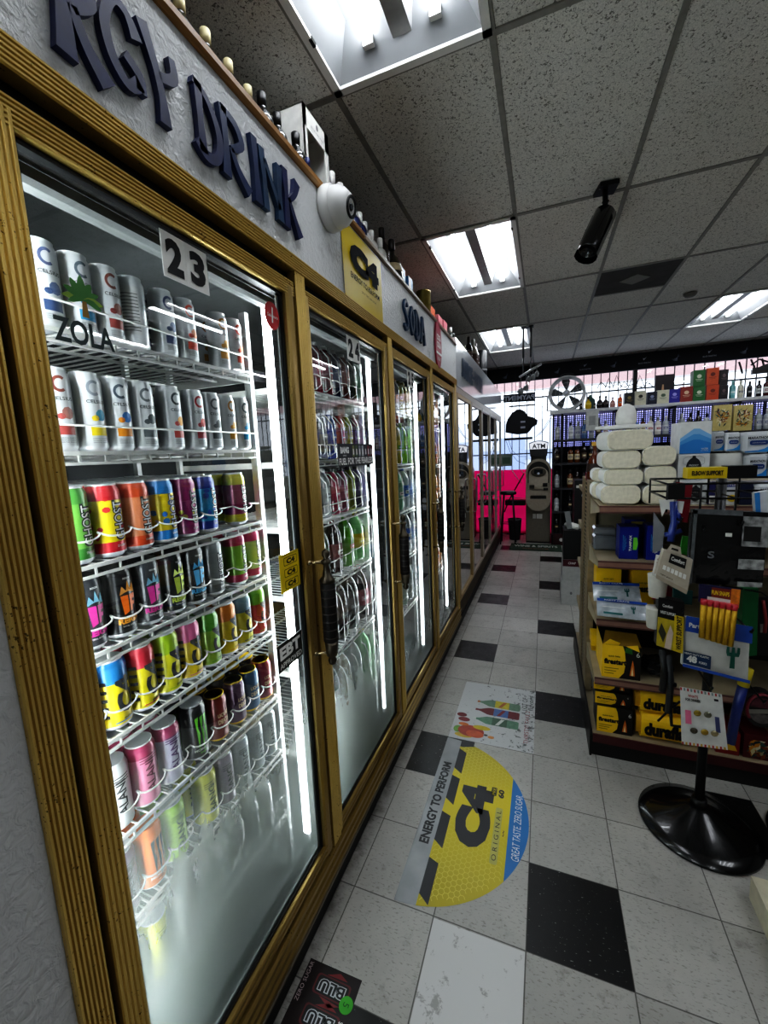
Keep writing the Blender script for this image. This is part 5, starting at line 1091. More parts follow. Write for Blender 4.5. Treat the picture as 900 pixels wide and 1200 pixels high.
for u, v, kd, c, cap, lab, l2, label in ((681, 468, 'spirit', '#1a1614', '#111111', '#2a2420', '#6a5a4a', 'dark bottle standing on the white ledge right beside the fan'), (689.5, 467, 'squat', '#d8b82a', '#1a1a1a', '#e0c43a', '#efefec', 'yellow round bottle with black cap on the ledge'), (697, 470, 'spirit', '#3a3a30', '#222222', '#6a6458', '#a09a88', 'olive dark bottle right of the yellow round bottle'), (703, 466, 'squat', '#1c1614', '#0f0f0f', '#2a2220', '#5a4a40', 'black round decanter left of the pinkish bottle'), (710, 466, 'squat', '#241a1a', '#141414', '#3a2a28', '#6a5a50', 'dark round decanter next to the pinkish bottle'), (718, 467, 'squat', '#b08078', '#5a2a2a', '#c09088', '#efefec', 'pinkish skull-like round bottle on the ledge'), (727, 462, 'spirit', '#d8561c', '#6a2a10', '#e0702a', '#2a1a10', 'orange flame patterned bottle on the ledge'), (859, 446, 'spirit', '#6fa8ac', '#8ab8ba', '#7ab2b6', '#c9e0e0', 'teal bottle right of the dark cartons'), (868.5, 446, 'spirit', '#cfccbc', '#c8c4b0', '#d6d2c0', '#3a3a38', 'white bottle beside the teal one'), (879, 447, 'spirit', '#16161a', '#101012', '#222226', '#8a8a90', 'black bottle beside the white one'), (890, 446, 'spirit', '#1a1a1e', '#101012', '#c9ccca', '#2a2a2a', 'black bottle with grey label near the end of the ledge'), (899, 443, 'spirit', '#4a1a1c', '#201010', '#efefec', '#7a2a2a', 'dark red bottle with white label at the ledge end')):
    ledge_bottle(u, v, kd, c, cap, lab, l2, label, 6.03 if u < 692 else 6.1)
# patterned cartons on the liquor shelf, far right
def leafy(m, w, h):
    rr = random.Random(int(w*1e4)); cols = [mt(c_, .6, var=0) for c_ in ('#2c3a3c', '#d8cfa0', '#c98a2a', '#8a4a2a', '#e6e0c0', '#3f5f58')]
    for i in range(46):
        a = rr.uniform(0, PI); L = min(rr.uniform(.03, .07), h*.2, w*.2); x, z = rr.uniform(-w*.29, w*.29), rr.uniform(h*.21, h*.79); c_, s__ = math.cos(a), math.sin(a); t = .009
        m.flat([(-c_*L, -s__*L), (s__*t, -c_*t), (c_*L, s__*L), (-s__*t, c_*t)], (x, -.001, z), X, Z, cols[i % 6], .0008+.0003*i)
for i, (u0, u1) in enumerate(((835.5, 857.5), (859.5, 882))): goods('patterned_carton', u0, 474.5, u1, 504.5, 5.89, .09, '#c8b878', 'leaf patterned carton, %s of two hanging under the white ledge' % ('left', 'right')[i], 'box', None, leafy)
# black wire cap rack and hanging wires on the right of the ledge
m = MB(); RK = mt('#1d1e22', .4)
for px in ([(880, 428), (890, 421), (900, 424)], [(882, 432), (900, 430)], [(866, 424), (868, 430), (870, 438)], [(880, 421), (884, 430), (882, 437)], [(893, 420), (896, 432), (900, 436)]): lineY(m, px, 6.2, .012, RK)
m.prism([(0, 0), (.12, .05), (.26, .1), (.4, .03), (.4, -.05), (.0, -.06)], W(880, 434, 'Y', 6.2), X, Z, .05, RK); tag(m.build('hanging_wire_rack'), 'black wire rack with hooks above the far bottles', 'rack')
# drum fan
q = W(664.5, 461.5, 'Y', 6.1); fan = empty('drum_fan', (q.x, 6.1, TL), label='large round grey drum fan standing on the white ledge', cat='fan')
FR = .265; fz = q.z-TL; FA = mt('#d2d5d6', .45); FB = mt('#56595b', .5); ax = Vector((-.12, -1, 0)).normalized()
m = MB(); m.lathe([(FR-.012, -.09), (FR, -.1), (FR+.004, -.09), (FR+.004, .09), (FR, .1), (FR-.012, .09), (FR-.02, .05), (FR-.045, .0), (FR-.012, -.09)], FA, (0, 0, fz), 40, axis=ax); m.build('housing', fan)
m = MB(); qn = Vector((0, 0, 1)).rotation_difference(ax).to_matrix()
for r_ in (.10, .16, .22): m.tube([Vector((0, 0, fz))+qn @ Vector((r_*math.cos(t*2*PI/28), r_*math.sin(t*2*PI/28), .095)) for t in range(28)], .0016, FA, 4, True)
for i in range(10): a = i*PI/5; m.tube([Vector((0, 0, fz))+qn @ Vector((.05*math.cos(a), .05*math.sin(a), .095)), Vector((0, 0, fz))+qn @ Vector((FR*math.cos(a+.15), FR*math.sin(a+.15), .095))], .002, FA, 4)
m.build('grille', fan)
m = MB(); m.lathe([(.05, .085), (.055, .095), (.05, .105), (.02, .108), (.001, .108)], FA, (0, 0, fz), 24, axis=ax); m.lathe([(.03, .1085), (.001, .109)], EM, (0, 0, fz), 16, axis=ax); m.build('badge', fan)
for i in range(5):
    a = i*2*PI/5+.3; v_ = []
    for r_, da, tw in ((.05, .22, .03), (.12, .28, .035), (.2, .3, .03), (.235, .2, .02)):
        for s2 in (-1, 1): v_.append(Vector((0, 0, fz))+qn @ Vector((r_*math.cos(a+s2*da), r_*math.sin(a+s2*da), s2*tw)))
    MB().add(v_, [[2*j, 2*j+1, 2*j+3, 2*j+2] for j in range(3)], FB, True) if 0 else None
    mm = MB(); mm.add(v_, [[2*j, 2*j+1, 2*j+3, 2*j+2] for j in range(3)], FB, True); mm.build('blade', fan)
m = MB(); m.tube([(-FR-.02, 0, fz), (-FR-.02, 0, .03), (-.2, 0, .012), (.2, 0, .012), (FR+.02, 0, .03), (FR+.02, 0, fz)], .012, FA, 8); m.b2(-.16, .16, -.08, .1, 0.001, .014, FA); m.tube([(.1*math.cos(t*PI/8), 0, fz+FR+.0+.045*math.sin(t*PI/8)) for t in range(9)], .008, DGREY, 6); m.build('stand', fan)
q = W(692, 459, 'Y', 6.3); o = MB().lathe([(.05, 0), (.075, .04), (.07, .16), (.03, .2), (.02, .24)], mt('#3a5f58', .4)).build('jug', None, (q.x, 6.3, TL)); tag(o, 'dark teal jug half hidden behind the fan', 'jug')
# cable tangle on the bars
m = MB()
for i in range(7):
    x0 = W(700+i*9, 455, 'Y', 6.7); m.tube([(x0.x, 6.7, x0.z), (x0.x+.05, 6.7, x0.z+.1+.05*(i % 3)), (x0.x+.12, 6.7, x0.z+.02), (x0.x+.2, 6.7, x0.z+.06*(i % 2))], .008, CBL)
tag(m.build('hanging_wire_sign'), 'dark wire outline sign on the bars behind the ledge bottles', 'wire sign')
# ------------------------------------------------------------------ cartons stacked on the floor by the gondola end
BY = 3.2
def stack(u0, v0, u1, v1, Yp, dep, c, label, name='carton', deco=None, z0=None):
    return goods(name, u0, v0, u1, v1, Yp, dep, c, label, 'box', None, deco, z0=z0)
o, w, h1 = stack(657, 681, 681.5, 709, BY, .3, '#b9bab8', 'pale grey carton on the floor, bottom of the stack beside the gondola', deco=lambda m, w, h: m.flat(ell(0, 0, .012, .016, 10), (0, -.001, h*.5), X, Z, GREY, .001), z0=.001)
za = h1+.002; zb_ = W(670, 645, 'Y', BY).z
o, w, h2 = stack(659, 656, 681.5, 681, BY, .3, '#b4b5b3', 'pale grey carton with dark red top band, second in the floor stack', deco=lambda m, w, h: (m.flat([(-w/2, 0), (w/2, 0), (w/2, .07), (-w/2, .07)], (0, -.0006, h-.07), X, Z, mt('#4a1220', .5), .001), m.text('CHAP', (0, -.0012, h-.035), X, Z, .024, PAPER, w=.07, bold=.02, shear=.2)), z0=za)
o, w, h3 = stack(660, 622, 682, 655, BY, .28, '#0f0f11', 'plain black carton on top of the red banded carton', z0=za+h2+.002)
ztop = za+h2+h3+.004
q = W(668, 615, 'Y', BY); 
for i, (dx, dy, rz) in enumerate(((.02, .02, .5), (.045, .09, .5))):
    o = empty('paper_roll', (q.x+dx, BY+.1+dy, ztop+.022), rz=rz, label='white paper roll lying on the black carton, %s of two' % ('nearer', 'farther')[i], cat='paper roll')
    MB().lathe([(.009, -.1), (.022, -.1), (.022, .1), (.009, .1), (.009, -.1)], PAPER, axis=(0, 1, 0)).build('roll', o)
o = empty('paper_pad', (W(666.5, 615, 'Y', BY).x, BY+.05, ztop+.0), label='grey printed pad standing upright on the black carton', cat='pad'); MB().box((0, .03, .09), (.05, .02, .18), mt('#7d7f80', .6), mx=Matrix.Rotation(-.15, 3, 'Y')).build('pad', o)
bx = W(680, 585, 'Y', 3.9); o, w, h = stack(672.5, 563, 690, 640, 3.9, .3, '#131316', 'tall black carton with ring logo standing behind the floor stack', deco=lambda m, w, h: (m.text('O', (w*.22, -.001, h*.86), X, Z, .055, EM, w=.07, bold=.06), m.flat([(-w*.4, 0), (-w*.05, 0), (-w*.05, .03), (-w*.4, .03)], (0, -.001, h*.93), X, Z, PAPER, .001)), z0=.001)
o, w, h = stack(648, 626, 662, 636, 5.955, .04, '#3a1418', 'dark red carton on the floor below the liquor shelf', deco=lambda m, w, h: m.flat(ell(0, 0, .03, .03, 12), (w*.2, -.001, h*.5), X, Z, PAPER, .001), z0=.001)
# ================================================================== GONDOLA
GX0, GX1, GY = .288, 1.95, 1.0
gon = empty('gondola_shelf', (0, GY, 0), label='tan double sided store gondola with perforated end posts stacked with goods', cat='shelf unit')
TAN = mt('#84765c', .6, var=.3, vs=20); CRM = mt('#a0947a', .65, var=.2, vs=9); LIP = mt('#5f3f3a', .5, var=.2, vs=25); LIP2 = mt('#4a1e20', .5)
MB().b2(GX0+.02, GX1, .44, .86, .1, .74, mt('#1d1914', .8)).b2(GX0+.02, GX1, .44, .86, .74, 1.385, mt('#7d7560', .7)).build('back_panel', gon)  # lower half coloured dark: shade between the shelves put into the panel
for x in (.30, 1.5):
    m = MB(); m.b2(x-.018, x+.018, .405, .565, .02, 1.40, TAN); m.b2(x-.018, x+.018, .72, .885, .02, 1.40, TAN); m.b2(x-.012, x+.012, .565, .72, .02, 1.39, mt('#2a241b', .8))
    if x < 1:
        for i in range(52): m.b2(x-.0125, x-.0118, .575, .71, .1+i*.025, .110+i*.025, mt('#8f8268', .6))
    m.build('upright', gon)
SHZ = [1.314, 1.045, .75, .44]
for i, z in enumerate(SHZ):
    s = MB(); s.b2(GX0, GX1, .0, .42, z-.006, z, CRM); s.b2(GX0, GX1, -.006, .0, z-.034, z+.002, LIP); s.b2(GX0, GX1, .88, 1.25, z-.03, z, CRM)
    s.add([(GX0, 0, z-.03), (GX0, .42, z-.10), (GX0, .42, z), (GX0, 0, z)], [[0, 1, 2, 3]], CRM)
    s.b2(GX0, GX1, -.0075, -.006, z-.026, z-.006, mt('#8a6a5c', .4)); s.build('shelf', gon)
s = MB(); s.b2(GX0, GX1, .0, 1.26, .112, .128, CRM); s.b2(GX0, GX1, -.008, .0, .085, .13, LIP2); s.b2(GX0-.004, GX1, .012, 1.25, .0, .112, mt('#121110', .5)); s.b2(GX0-.014, GX0-.004, .0, 1.26, 0, .15, mt('#14120f', .45)); s.build('base_deck', gon)
YL, KB = mt('#f4c61c', .42, var=.12, vs=14), mt('#16130f', .45)
# ---- folded towel bundles
TW, TWE = mt('#ecece8', .75, var=.06), mt('#ddd7c2', .9, var=.15, vs=60, bump=.35, bs=90)
def towel(u0, v0, u1, v1, Yp, label, L=.2, tilt=0., rz=0., z0=None):
    uc, vc = (u0+u1)/2, (v0+v1)/2; xa, xb = W(u0, vc, 'Y', Yp).x, W(u1, vc, 'Y', Yp).x; zt, zb = W(uc, v0, 'Y', Yp).z, W(uc, v1, 'Y', Yp).z
    if z0 is not None: zb = z0
    w, h = (xb-xa)-.003, (zt-zb)-.002; o = empty('paper_towel_bundle', ((xa+xb)/2, Yp, zb+.001), rz=rz, label=label, cat='paper towels', group='bundles of folded paper towels on the gondola top')
    rr = random.Random(int(u0*7+v0)); poly = []
    for x, z in rrect(w, h, h*.38, 6): poly.append((x, z+h/2))
    m = MB(); m.prism(poly, (0, .012, 0), X, Z, -L, TW); m.build('wrapper', o)
    e2 = MB(); n = len(poly); ring = [(x*.985+rr.uniform(-.001, .001), (z-h/2)*.97+h/2+rr.uniform(-.0015, .0015)) for x, z in poly]
    vs = [(x, .012, z) for x, z in ring]+[(x*.93, .0, (z-h/2)*.9+h/2) for x, z in ring]
    e2.add(vs, [[i, (i+1) % n, n+(i+1) % n, n+i] for i in range(n)], TWE, True); e2.add([(x, -.0002, z) for x, z in [(p[0], p[2]) for p in vs[n:]]], [list(range(n))[::-1]], TWE)
    pass
    e2.build('towel_stack', o); return o
TZ = SHZ[0]+.001
towel(703.6, 568.5, 752, 592, 1.03, 'white towel bundle at the bottom of the left stack', z0=TZ)
towel(707, 549.5, 755, 568.7, 1.03, 'white towel bundle second from bottom in the left stack')
towel(705, 528, 752.7, 549.7, 1.03, 'white towel bundle third up in the left stack')
towel(711, 503, 768, 527.5, 1.03, 'white towel bundle lying on top of the left stack, slightly askew', rz=.12)
towel(753, 568.7, 793, 592, 1.03, 'cream ended towel bundle at the bottom of the right stack', z0=TZ)
towel(755.5, 546, 794, 568.5, 1.03, 'cream ended towel bundle in the middle of the right stack')
towel(753, 522.5, 794, 545.8, 1.03, 'cream ended towel bundle on top of the right stack')
towel(693.5, 565.5, 710, 583, 1.26, 'towel bundle behind the left stack, lower of two', z0=TZ, L=.12); towel(694, 549, 711, 565.3, 1.26, 'towel bundle behind the left stack, upper of two', L=.12)
p = W(731, 497, 'Y', 1.1); o = empty('plastic_cap_tray', (p.x, 1.12, W(735, 503, 'Y', 1.12).z+.001), label='white plastic rounded scoop lying on top of the paper towel bundles', cat='scoop')
m = MB(); m.lathe([(.075, 0), (.08, .004), (.062, .018), (.04, .022), (.001, .022)], WHITE, seg=24); m.build('tray', o)
m = MB(); m.lathe([(.04, 0), (.045, .02), (.042, .06), (.03, .085), (.012, .097), (.001, .1)], WHITE, (.012, 0, .02), 20, sy=.8); m.build('cap', o)
m = MB(); m.b2(-.12, .12, -.012, .012, .004, .02, WHITE, bev=.004); m.build('handle', o)
q = W(697.5, 517, 'Y', 1.62); hh = q.z-1.387; bottle('cognac', '#5a260f', '#d8a84a', '#2a1712', '#a88a5a', (q.x, 1.62, 1.387), 'large amber brown bottle standing behind the paper towels', None, 'liquor_bottle', hh/.335, -PI/2)
# ---- boxes on the top shelf
HEX = mt('#b9bbbd', .5, var=0)
def honey(m, w, h):
    r_ = h*.17
    for i in range(-3, 4):
        for j in range(0, 5):
            cx, cz = i*r_*1.75+(r_*.875 if j % 2 else 0), j*r_*1.5
            P = [(cx+r_*math.sin(a*PI/3), cz+r_*math.cos(a*PI/3)) for a in range(6)]
            for k in range(6):
                (x0, z0), (x1, z1) = P[k], P[(k+1) % 6]
                if max(abs(x0), abs(x1)) < w/2 and 0 < min(z0, z1) and max(z0, z1) < h:
                    d = Vector((x1-x0, z1-z0)).normalized()*.0012; m.flat([(x0-d.y, z0+d.x), (x0+d.y, z0-d.x), (x1+d.y, z1-d.x), (x1-d.y, z1+d.x)], (0, -.0005, 0), X, Z, HEX, .0005)
    m.flat(ell(0, h*.52, w*.25, h*.36, 22), (0, -.0005, 0), X, Z, mt('#2a2b2e', .4), .002); m.flat([(-w*.06, h*.86), (w*.06, h*.86), (w*.05, h*.94), (-w*.05, h*.94)], (0, -.0005, 0), X, Z, mt('#2a2b2e', .4), .002)
    m.text('PRODIGY', (0, -.001, h*.62), X, Z, h*.06, PAPER, w=w*.3, off=.003); m.text('COMPACT', (0, -.001, h*.34), X, Z, h*.05, PAPER, w=w*.26, off=.003)
def mountain(m, w, h):
    for k, c in enumerate(('#7fb2dc', '#4f93cc', '#2f7abf')):
        s_ = .78-.17*k; m.flat([(-w/2, 0), (w/2, 0), (w/2, h*s_*.72), (w*.3, h*s_*.86), (w*.12, h*s_*.99), (-w*.06, h*s_), (-w*.25, h*s_*.84), (-w/2, h*s_*.62)], (0, -.0005, 0), X, Z, mt(c, .5, var=0), .0008+.0006*k)
    m.text('WATER', (w*.3, -.001, h*.14), X, Z, h*.05, PAPER, w=w*.22, off=.004); m.text('purified', (w*.3, -.001, h*.08), X, Z, h*.04, PAPER, w=w*.22, off=.004)
BW = '#d4d6d6'
oa, wa, ha = goods('scale_carton', 799, 567, 830.5, 591, 1.06, .2, BW, 'white honeycomb printed carton with dark round picture, lower one', 'box', None, honey, z0=TZ)
ob, wb, hb = goods('scale_carton', 793.5, 532, 832, 566, 1.06, .2, BW, 'white honeycomb printed carton with dark round picture, upper one', 'box', None, honey, z0=TZ+ha+.002)
goods('carton', 796, 494, 834.5, 531.5, 1.07, .15, '#dcdedc', 'white carton with blue mountain picture on the honeycomb carton', 'box', None, mountain, z0=TZ+ha+hb+.004)
BLUP = mt('#2f86c8', .4, var=0); NVP = mt('#22407c', .4, var=0)
def marathon(m, w, h):
    m.text('MARATHON', (0, -.004, h*.76), X, Z, h*.12, INK, w=w*.82, bold=.03, shear=.15)
    m.flat(rrect(w*.7, h*.22, h*.09), (w*.02, -.004, h*.52), X, Z, NVP, .001); m.text('multi-fold towels', (w*.02, -.0045, h*.52), X, Z, h*.06, PAPER, w=w*.5)
    m.flat([(-w/2, h*.06), (w/2, h*.06), (w/2, h*.42), (w*.25, h*.22), (0, h*.14), (-w/2, h*.1)], (0, -.004, 0), X, Z, BLUP, .001)
def pack(u0, v0, u1, v1, Yp, label, dep=.18, z0=None):
    uc, vc = (u0+u1)/2, (v0+v1)/2; xa, xb = W(u0, vc, 'Y', Yp).x, W(u1, vc, 'Y', Yp).x; zt, zb = W(uc, v0, 'Y', Yp).z, W(uc, v1, 'Y', Yp).z
    if z0: zb = z0
    w, h = xb-xa-.004, zt-zb-.002; o = empty('towel_pack', ((xa+xb)/2, Yp, zb), label=label, cat='paper towel pack', group='printed paper towel packs')
    MB().box((0, dep/2, h/2), (w, dep, h), mt('#d2d6da', .3, coat=.3, var=.1, vs=12, bump=.3, bs=25), bev=min(w, h)*.14).build('wrapper', o); m = MB(); marathon(m, w*.92, h*.94); m.build('printing', o); return h
h1 = pack(884, 566, 925, 600, 1.04, 'blue and white towel pack at the bottom right of the gondola top', z0=TZ); h0 = W(885, 560, 'Y', 1.06).z
h2 = pack(874.5, 532, 900, 560, 1.06, 'blue and white towel pack in the middle of the right pile'); pack(902, 532, 930, 560, 1.06, 'blue and white towel pack at the frame edge of the right pile')
pack(871, 505, 906, 531, 1.07, 'largest blue and white towel pack topping the right pile'); pack(850, 506, 868.5, 529, 1.1, 'towel pack behind the white roll, right one of two'); pack(835.5, 505, 849.5, 529, 1.12, 'towel pack behind the white roll, left one of two', .16)
q0 = W(852, 531, 'Y', 1.12); o = empty('tissue_roll', (q0.x, 1.13, W(852, 556.5, 'Y', 1.06).z), label='large plain white paper roll between the honeycomb carton and the towel packs', cat='paper roll')
rr_ = (W(871, 545, 'Y', 1.13).x-W(833, 545, 'Y', 1.13).x)/2; zz_ = q0.z-W(852, 556.5, 'Y', 1.06).z; MB().lathe([(.02, 0), (rr_, 0), (rr_, zz_-.004), (rr_-.004, zz_), (.02, zz_), (.02, 0)], mt('#cfcfca', .85, var=.06), seg=36).build('roll', o)
base_z = W(852, 557, 'Y', 1.06).z
b1, w1, hb1 = goods('medicine_carton', 829, 566, 845, 590, 1.05, .12, '#2c2a5c', 'purple medicine carton with white label on the gondola top', 'box', None, lambda m, w, h: (m.flat([(-w*.4, h*.05), (w*.4, h*.05), (w*.4, h*.42), (-w*.4, h*.42)], (0, -.0005, 0), X, Z, PAPER, .001), [m.flat([(-w*.3+i*w*.06, h*.1), (-w*.27+i*w*.06, h*.1), (-w*.27+i*w*.06, h*.3), (-w*.3+i*w*.06, h*.3)], (0, -.0005, 0), X, Z, INK, .002) for i in range(9)]), z0=TZ)
goods('medicine_carton', 845.5, 566, 865, 589.5, 1.05, .12, '#c9cbd0', 'pale medicine carton with yellow disc beside the purple one', 'box', None, lambda m, w, h: (m.flat([(-w/2, h*.82), (w/2, h*.82), (w/2, h), (-w/2, h)], (0, -.0005, 0), X, Z, mt('#3a3f8a', .5), .001), m.text('PROTEIN', (0, -.001, h*.9), X, Z, h*.1, PAPER, w=w*.8), m.flat(ell(w*.15, h*.3, w*.3, w*.3, 18), (0, -.0005, 0), X, Z, mt('#d8b81c', .5), .001), m.text('100', (w*.15, -.001, h*.3), X, Z, h*.16, NVP, w=w*.3, off=.002)), z0=TZ)
goods('medicine_carton', 866, 566, 883, 589, 1.05, .12, '#1a2340', 'dark navy carton at the right of the medicine cartons', 'box', None, None, z0=TZ)
# ---- second shelf
TP = mt('#1d2a86', .3, var=.15, vs=9); TPG = mt('#6cc23a', .4, var=0); TPB = mt('#3a9ac8', .4, var=0)
def tampon(m, w, h):
    m.text('TAMPAX', (w*.08, -.001, h*.5), Z, -X, w*.13, PAPER, w=h*.5, bold=.03)
    for i in range(7): a = i*.45; m.flat([(-w*.32, h*.3), (-w*.32+w*.2*math.cos(a-1.3), h*.5+h*.25*math.sin(a-1.3)), (-w*.32+w*.2*math.cos(a-1.15), h*.5+h*.25*math.sin(a-1.15))], (0, -.0005, 0), X, Z, TPB, .001+.0001*i)
    m.flat([(w*.22, h*.3), (w*.42, h*.3), (w*.48, h*.5), (w*.42, h*.68), (w*.22, h*.68)], (0, -.0005, 0), X, Z, TPG, .002)
Z2 = SHZ[1]+.001
goods('hygiene_carton', 725, 617.5, 749, 651.5, 1.06, .1, TP, 'deep blue hygiene carton with green panel, front left of the pair', 'box', None, tampon, z0=Z2)
goods('hygiene_carton', 757, 616, 778, 651.5, 1.06, .1, TP, 'deep blue hygiene carton without green panel, right of the pair', 'box', None, lambda m, w, h: (m.text('TAMPAX', (w*.1, -.001, h*.45), Z, -X, w*.15, PAPER, w=h*.5, bold=.03), [m.flat([(-w*.25, h*.3), (-w*.25+w*.22*math.cos(i*.45-1.3), h*.5+h*.25*math.sin(i*.45-1.3)), (-w*.25+w*.22*math.cos(i*.45-1.15), h*.5+h*.25*math.sin(i*.45-1.15))], (0, -.0005, 0), X, Z, TPB, .001+.0001*i) for i in range(7)]), z0=Z2)
goods('hygiene_carton', 731, 609, 757, 640, 1.2, .1, TP, 'deep blue hygiene carton with pale top stripe behind the pair', 'box', None, lambda m, w, h: m.flat([(-w*.2, h*.86), (w*.4, h*.86), (w*.4, h*.95), (-w*.2, h*.95)], (0, -.0005, 0), X, Z, mt('#a89a4a', .5), .001), z0=Z2)
goods('plastic_wrap_pack', 695, 628, 726, 637, 1.22, .1, mt('#7b8084', .2, .3, coat=.5), 'grey clear wrapped pack, lower of two at the back left of the second shelf', 'pack', None, None, .01, z0=Z2)
goods('plastic_wrap_pack', 695, 618.5, 724, 627.6, 1.22, .1, mt('#85898c', .2, .3, coat=.5), 'grey clear wrapped pack, upper of two at the back left of the second shelf', 'pack', None, None, .01)
# ---- fire starters and fire logs
def starter(m, w, h, full=True):
    k = w*.62
    m.flat([(-w/2, 0), (-w/2+k*.72, 0), (-w/2+k*.93, h*.18), (-w/2+k, h*.5), (-w/2+k*.93, h*.85), (-w/2+k*.85, h), (-w/2, h)], (0, -.0006, 0), X, Z, YL, .0008)
    m.text('firestart', (-w/2+k*.55, -.001, h*.5), X, Z, h*.17, KB, w=k*.95, bold=.05, off=.002); m.text('quick light', (-w/2+k*.5, -.001, h*.66), X, Z, h*.07, KB, w=k*.5, bold=.02, off=.002)
    for i in range(3): m.flat([(-w/2+k*.1, h*(.12+.08*i)), (-w/2+k*(.5+.1*i), h*(.12+.08*i)), (-w/2+k*(.5+.1*i), h*(.14+.08*i)), (-w/2+k*.1, h*(.14+.08*i))], (0, -.001, 0), X, Z, mt('#6a5410', .6), .0016)
    m.flat([(w*.22, h*.12), (w*.36, h*.12), (w*.33, h*.42), (w*.29, h*.6), (w*.25, h*.35)], (0, -.001, 0), X, Z, mt('#d8762a', .5), .001); m.flat([(w*.26, h*.13), (w*.32, h*.13), (w*.29, h*.4)], (0, -.001, 0), X, Z, mt('#f0e0a0', .5), .002)
    m.text('6', (w*.42, -.001, h*.78), X, Z, h*.14, PAPER, off=.002)
def sbox(u0, v0, u1, v1, Yp, label, z0=None, dep=.16):
    return goods('firestarter_carton', u0, v0, u1, v1, Yp, dep, KB, label, 'box', 'yellow and black fire starter cartons', starter, z0=z0)
ZB_ = .129
_, _, sh = sbox(698.5, 829.5, 742, 864, 1.03, 'yellow and black fire starter carton on the base deck, bottom of its pile', ZB_)
_, _, sh2 = sbox(696.5, 812.5, 740, 829, 1.05, 'yellow and black fire starter carton second in the base deck pile', ZB_+sh+.002)
_, _, sh3 = sbox(695, 792, 739, 812, 1.07, 'yellow and black fire starter carton just under the lowest shelf lip', ZB_+sh+sh2+.004)
Z4 = SHZ[3]+.001
o, w, h = goods('firestarter_carton', 705, 757, 752, 793, 1.02, .24, KB, 'torn open yellow fire starter carton on the lowest shelf', 'box', None, starter, z0=Z4)
m = MB(); m.add([(-w/2, 0, h), (-w/2+.03, -.01, h+.035), (-w/2+.075, -.014, h+.02), (-w/2+.07, 0, h)], [[0, 1, 2, 3]], YL); m.add([(w*.1, 0, h), (w*.38, -.02, h+.02), (w*.44, -.02, h-.015), (w*.3, 0, h-.01)], [[0, 1, 2, 3]], YL); m.add([(-w/2, 0, h), (w/2, 0, h), (w*.42, .06, h+.045), (-w*.4, .06, h+.05)], [[0, 1, 2, 3]], mt('#8a6a14', .6)); m.flat([(w*.08, h*.82), (w*.28, h*.78), (w*.26, h*.98), (w*.1, h*.96)], (0, -.003, 0), X, Z, mt('#2c6a2a', .5), .001); m.build('torn_flap', o)
MB().b2(-w/2-.0012, -w/2, .0, .24, 0, h, YL).build('side_print', o)
for i, (v0, v1) in enumerate(((757, 775), (776, 793))): goods('firestarter_carton', 692, v0, 703.5, v1, 1.3, .1, YL, 'yellow carton side seen past the torn box, %s of two' % ('upper', 'lower')[i], 'box', None, None, z0=Z4 if i else Z4+.09)
goods('firestarter_carton', 698, 662, 729, 690, 1.27, .12, YL, 'yellow fire starter carton at the back of the third shelf, left one', 'box', None, lambda m, w, h: (m.text('firestart', (w*.1, -.001, h*.45), X, Z, h*.2, KB, w=w*.95, bold=.05, off=.002), m.text('quick light', (0, -.001, h*.62), X, Z, h*.06, KB, w=w*.4)), z0=SHZ[2]+.001)
goods('firestarter_carton', 740, 668, 768, 690, 1.27, .12, YL, 'yellow fire starter carton at the back of the third shelf, right one', 'box', None, lambda m, w, h: (m.text('firestart', (w*.1, -.001, h*.45), X, Z, h*.2, KB, w=w*.95, bold=.05, off=.002), m.text('quick light', (0, -.001, h*.62), X, Z, h*.06, KB, w=w*.4)), z0=SHZ[2]+.001)
def flog(u0, v0, u1, v1, Yp, label, z0, c=YL):
    uc, vc = (u0+u1)/2, (v0+v1)/2; xa, xb = W(u0, vc, 'Y', Yp).x, W(u1, vc, 'Y', Yp).x; h = W(uc, v0, 'Y', Yp).z-W(uc, v1, 'Y', Yp).z; L = xb-xa
    o = empty('fire_log', (xa, Yp, z0), label=label, cat='fire log', group='wrapped fire logs on the base deck'); m = MB()
    P = [(y, z+h/2) for y, z in rrect(.1, h-.002, h*.3, 4)]; m.prism(P, (.02, .05, 0), Y, Z, L-.04, c); 
    for xx, s_ in ((0, 1), (L-.02, -1)): m.prism([(y*.8, (z-h/2)*.75+h/2) for y, z in P], (xx, .05, 0), Y, Z, .02, mt('#c8961a', .5))
    m.build('wrapper', o); t = MB(); t.text('duraflame', (L*.52, -.0012, h*.48), X, Z, h*.52, KB, w=L*.82, bold=.06, off=.002); t.text('firelog', (L*.8, -.0012, h*.84), X, Z, h*.12, KB, w=L*.16, off=.002); t.build('printing', o); return h
g1 = flog(745.5, 851, 832, 881, 1.02, 'yellow wrapped fire log at the bottom of the log pile', ZB_); g2 = flog(744.5, 825, 828, 851, 1.03, 'yellow wrapped fire log in the middle of the log pile', ZB_+g1+.002); flog(747, 815, 826, 825, 1.05, 'dark yellow fire log on top of the log pile', ZB_+g1+g2+.004, mt('#b08c1a', .45, var=.3))
goods('red_carton', 838, 858, 868, 892, 1.03, .15, '#7a1a1c', 'dark red carton right of the fire logs on the base deck', 'box', None, lambda m, w, h: m.flat([(-w*.4, h*.2), (w*.4, h*.2), (w*.2, h*.6)], (0, -.0006, 0), X, Z, mt('#c9a02a', .5), .001), z0=ZB_)
goods('red_carton', 870, 862, 905, 898, 1.03, .15, '#5a1a20', 'dark maroon patterned carton at the right end of the base deck', 'box', None, leafy, z0=ZB_)
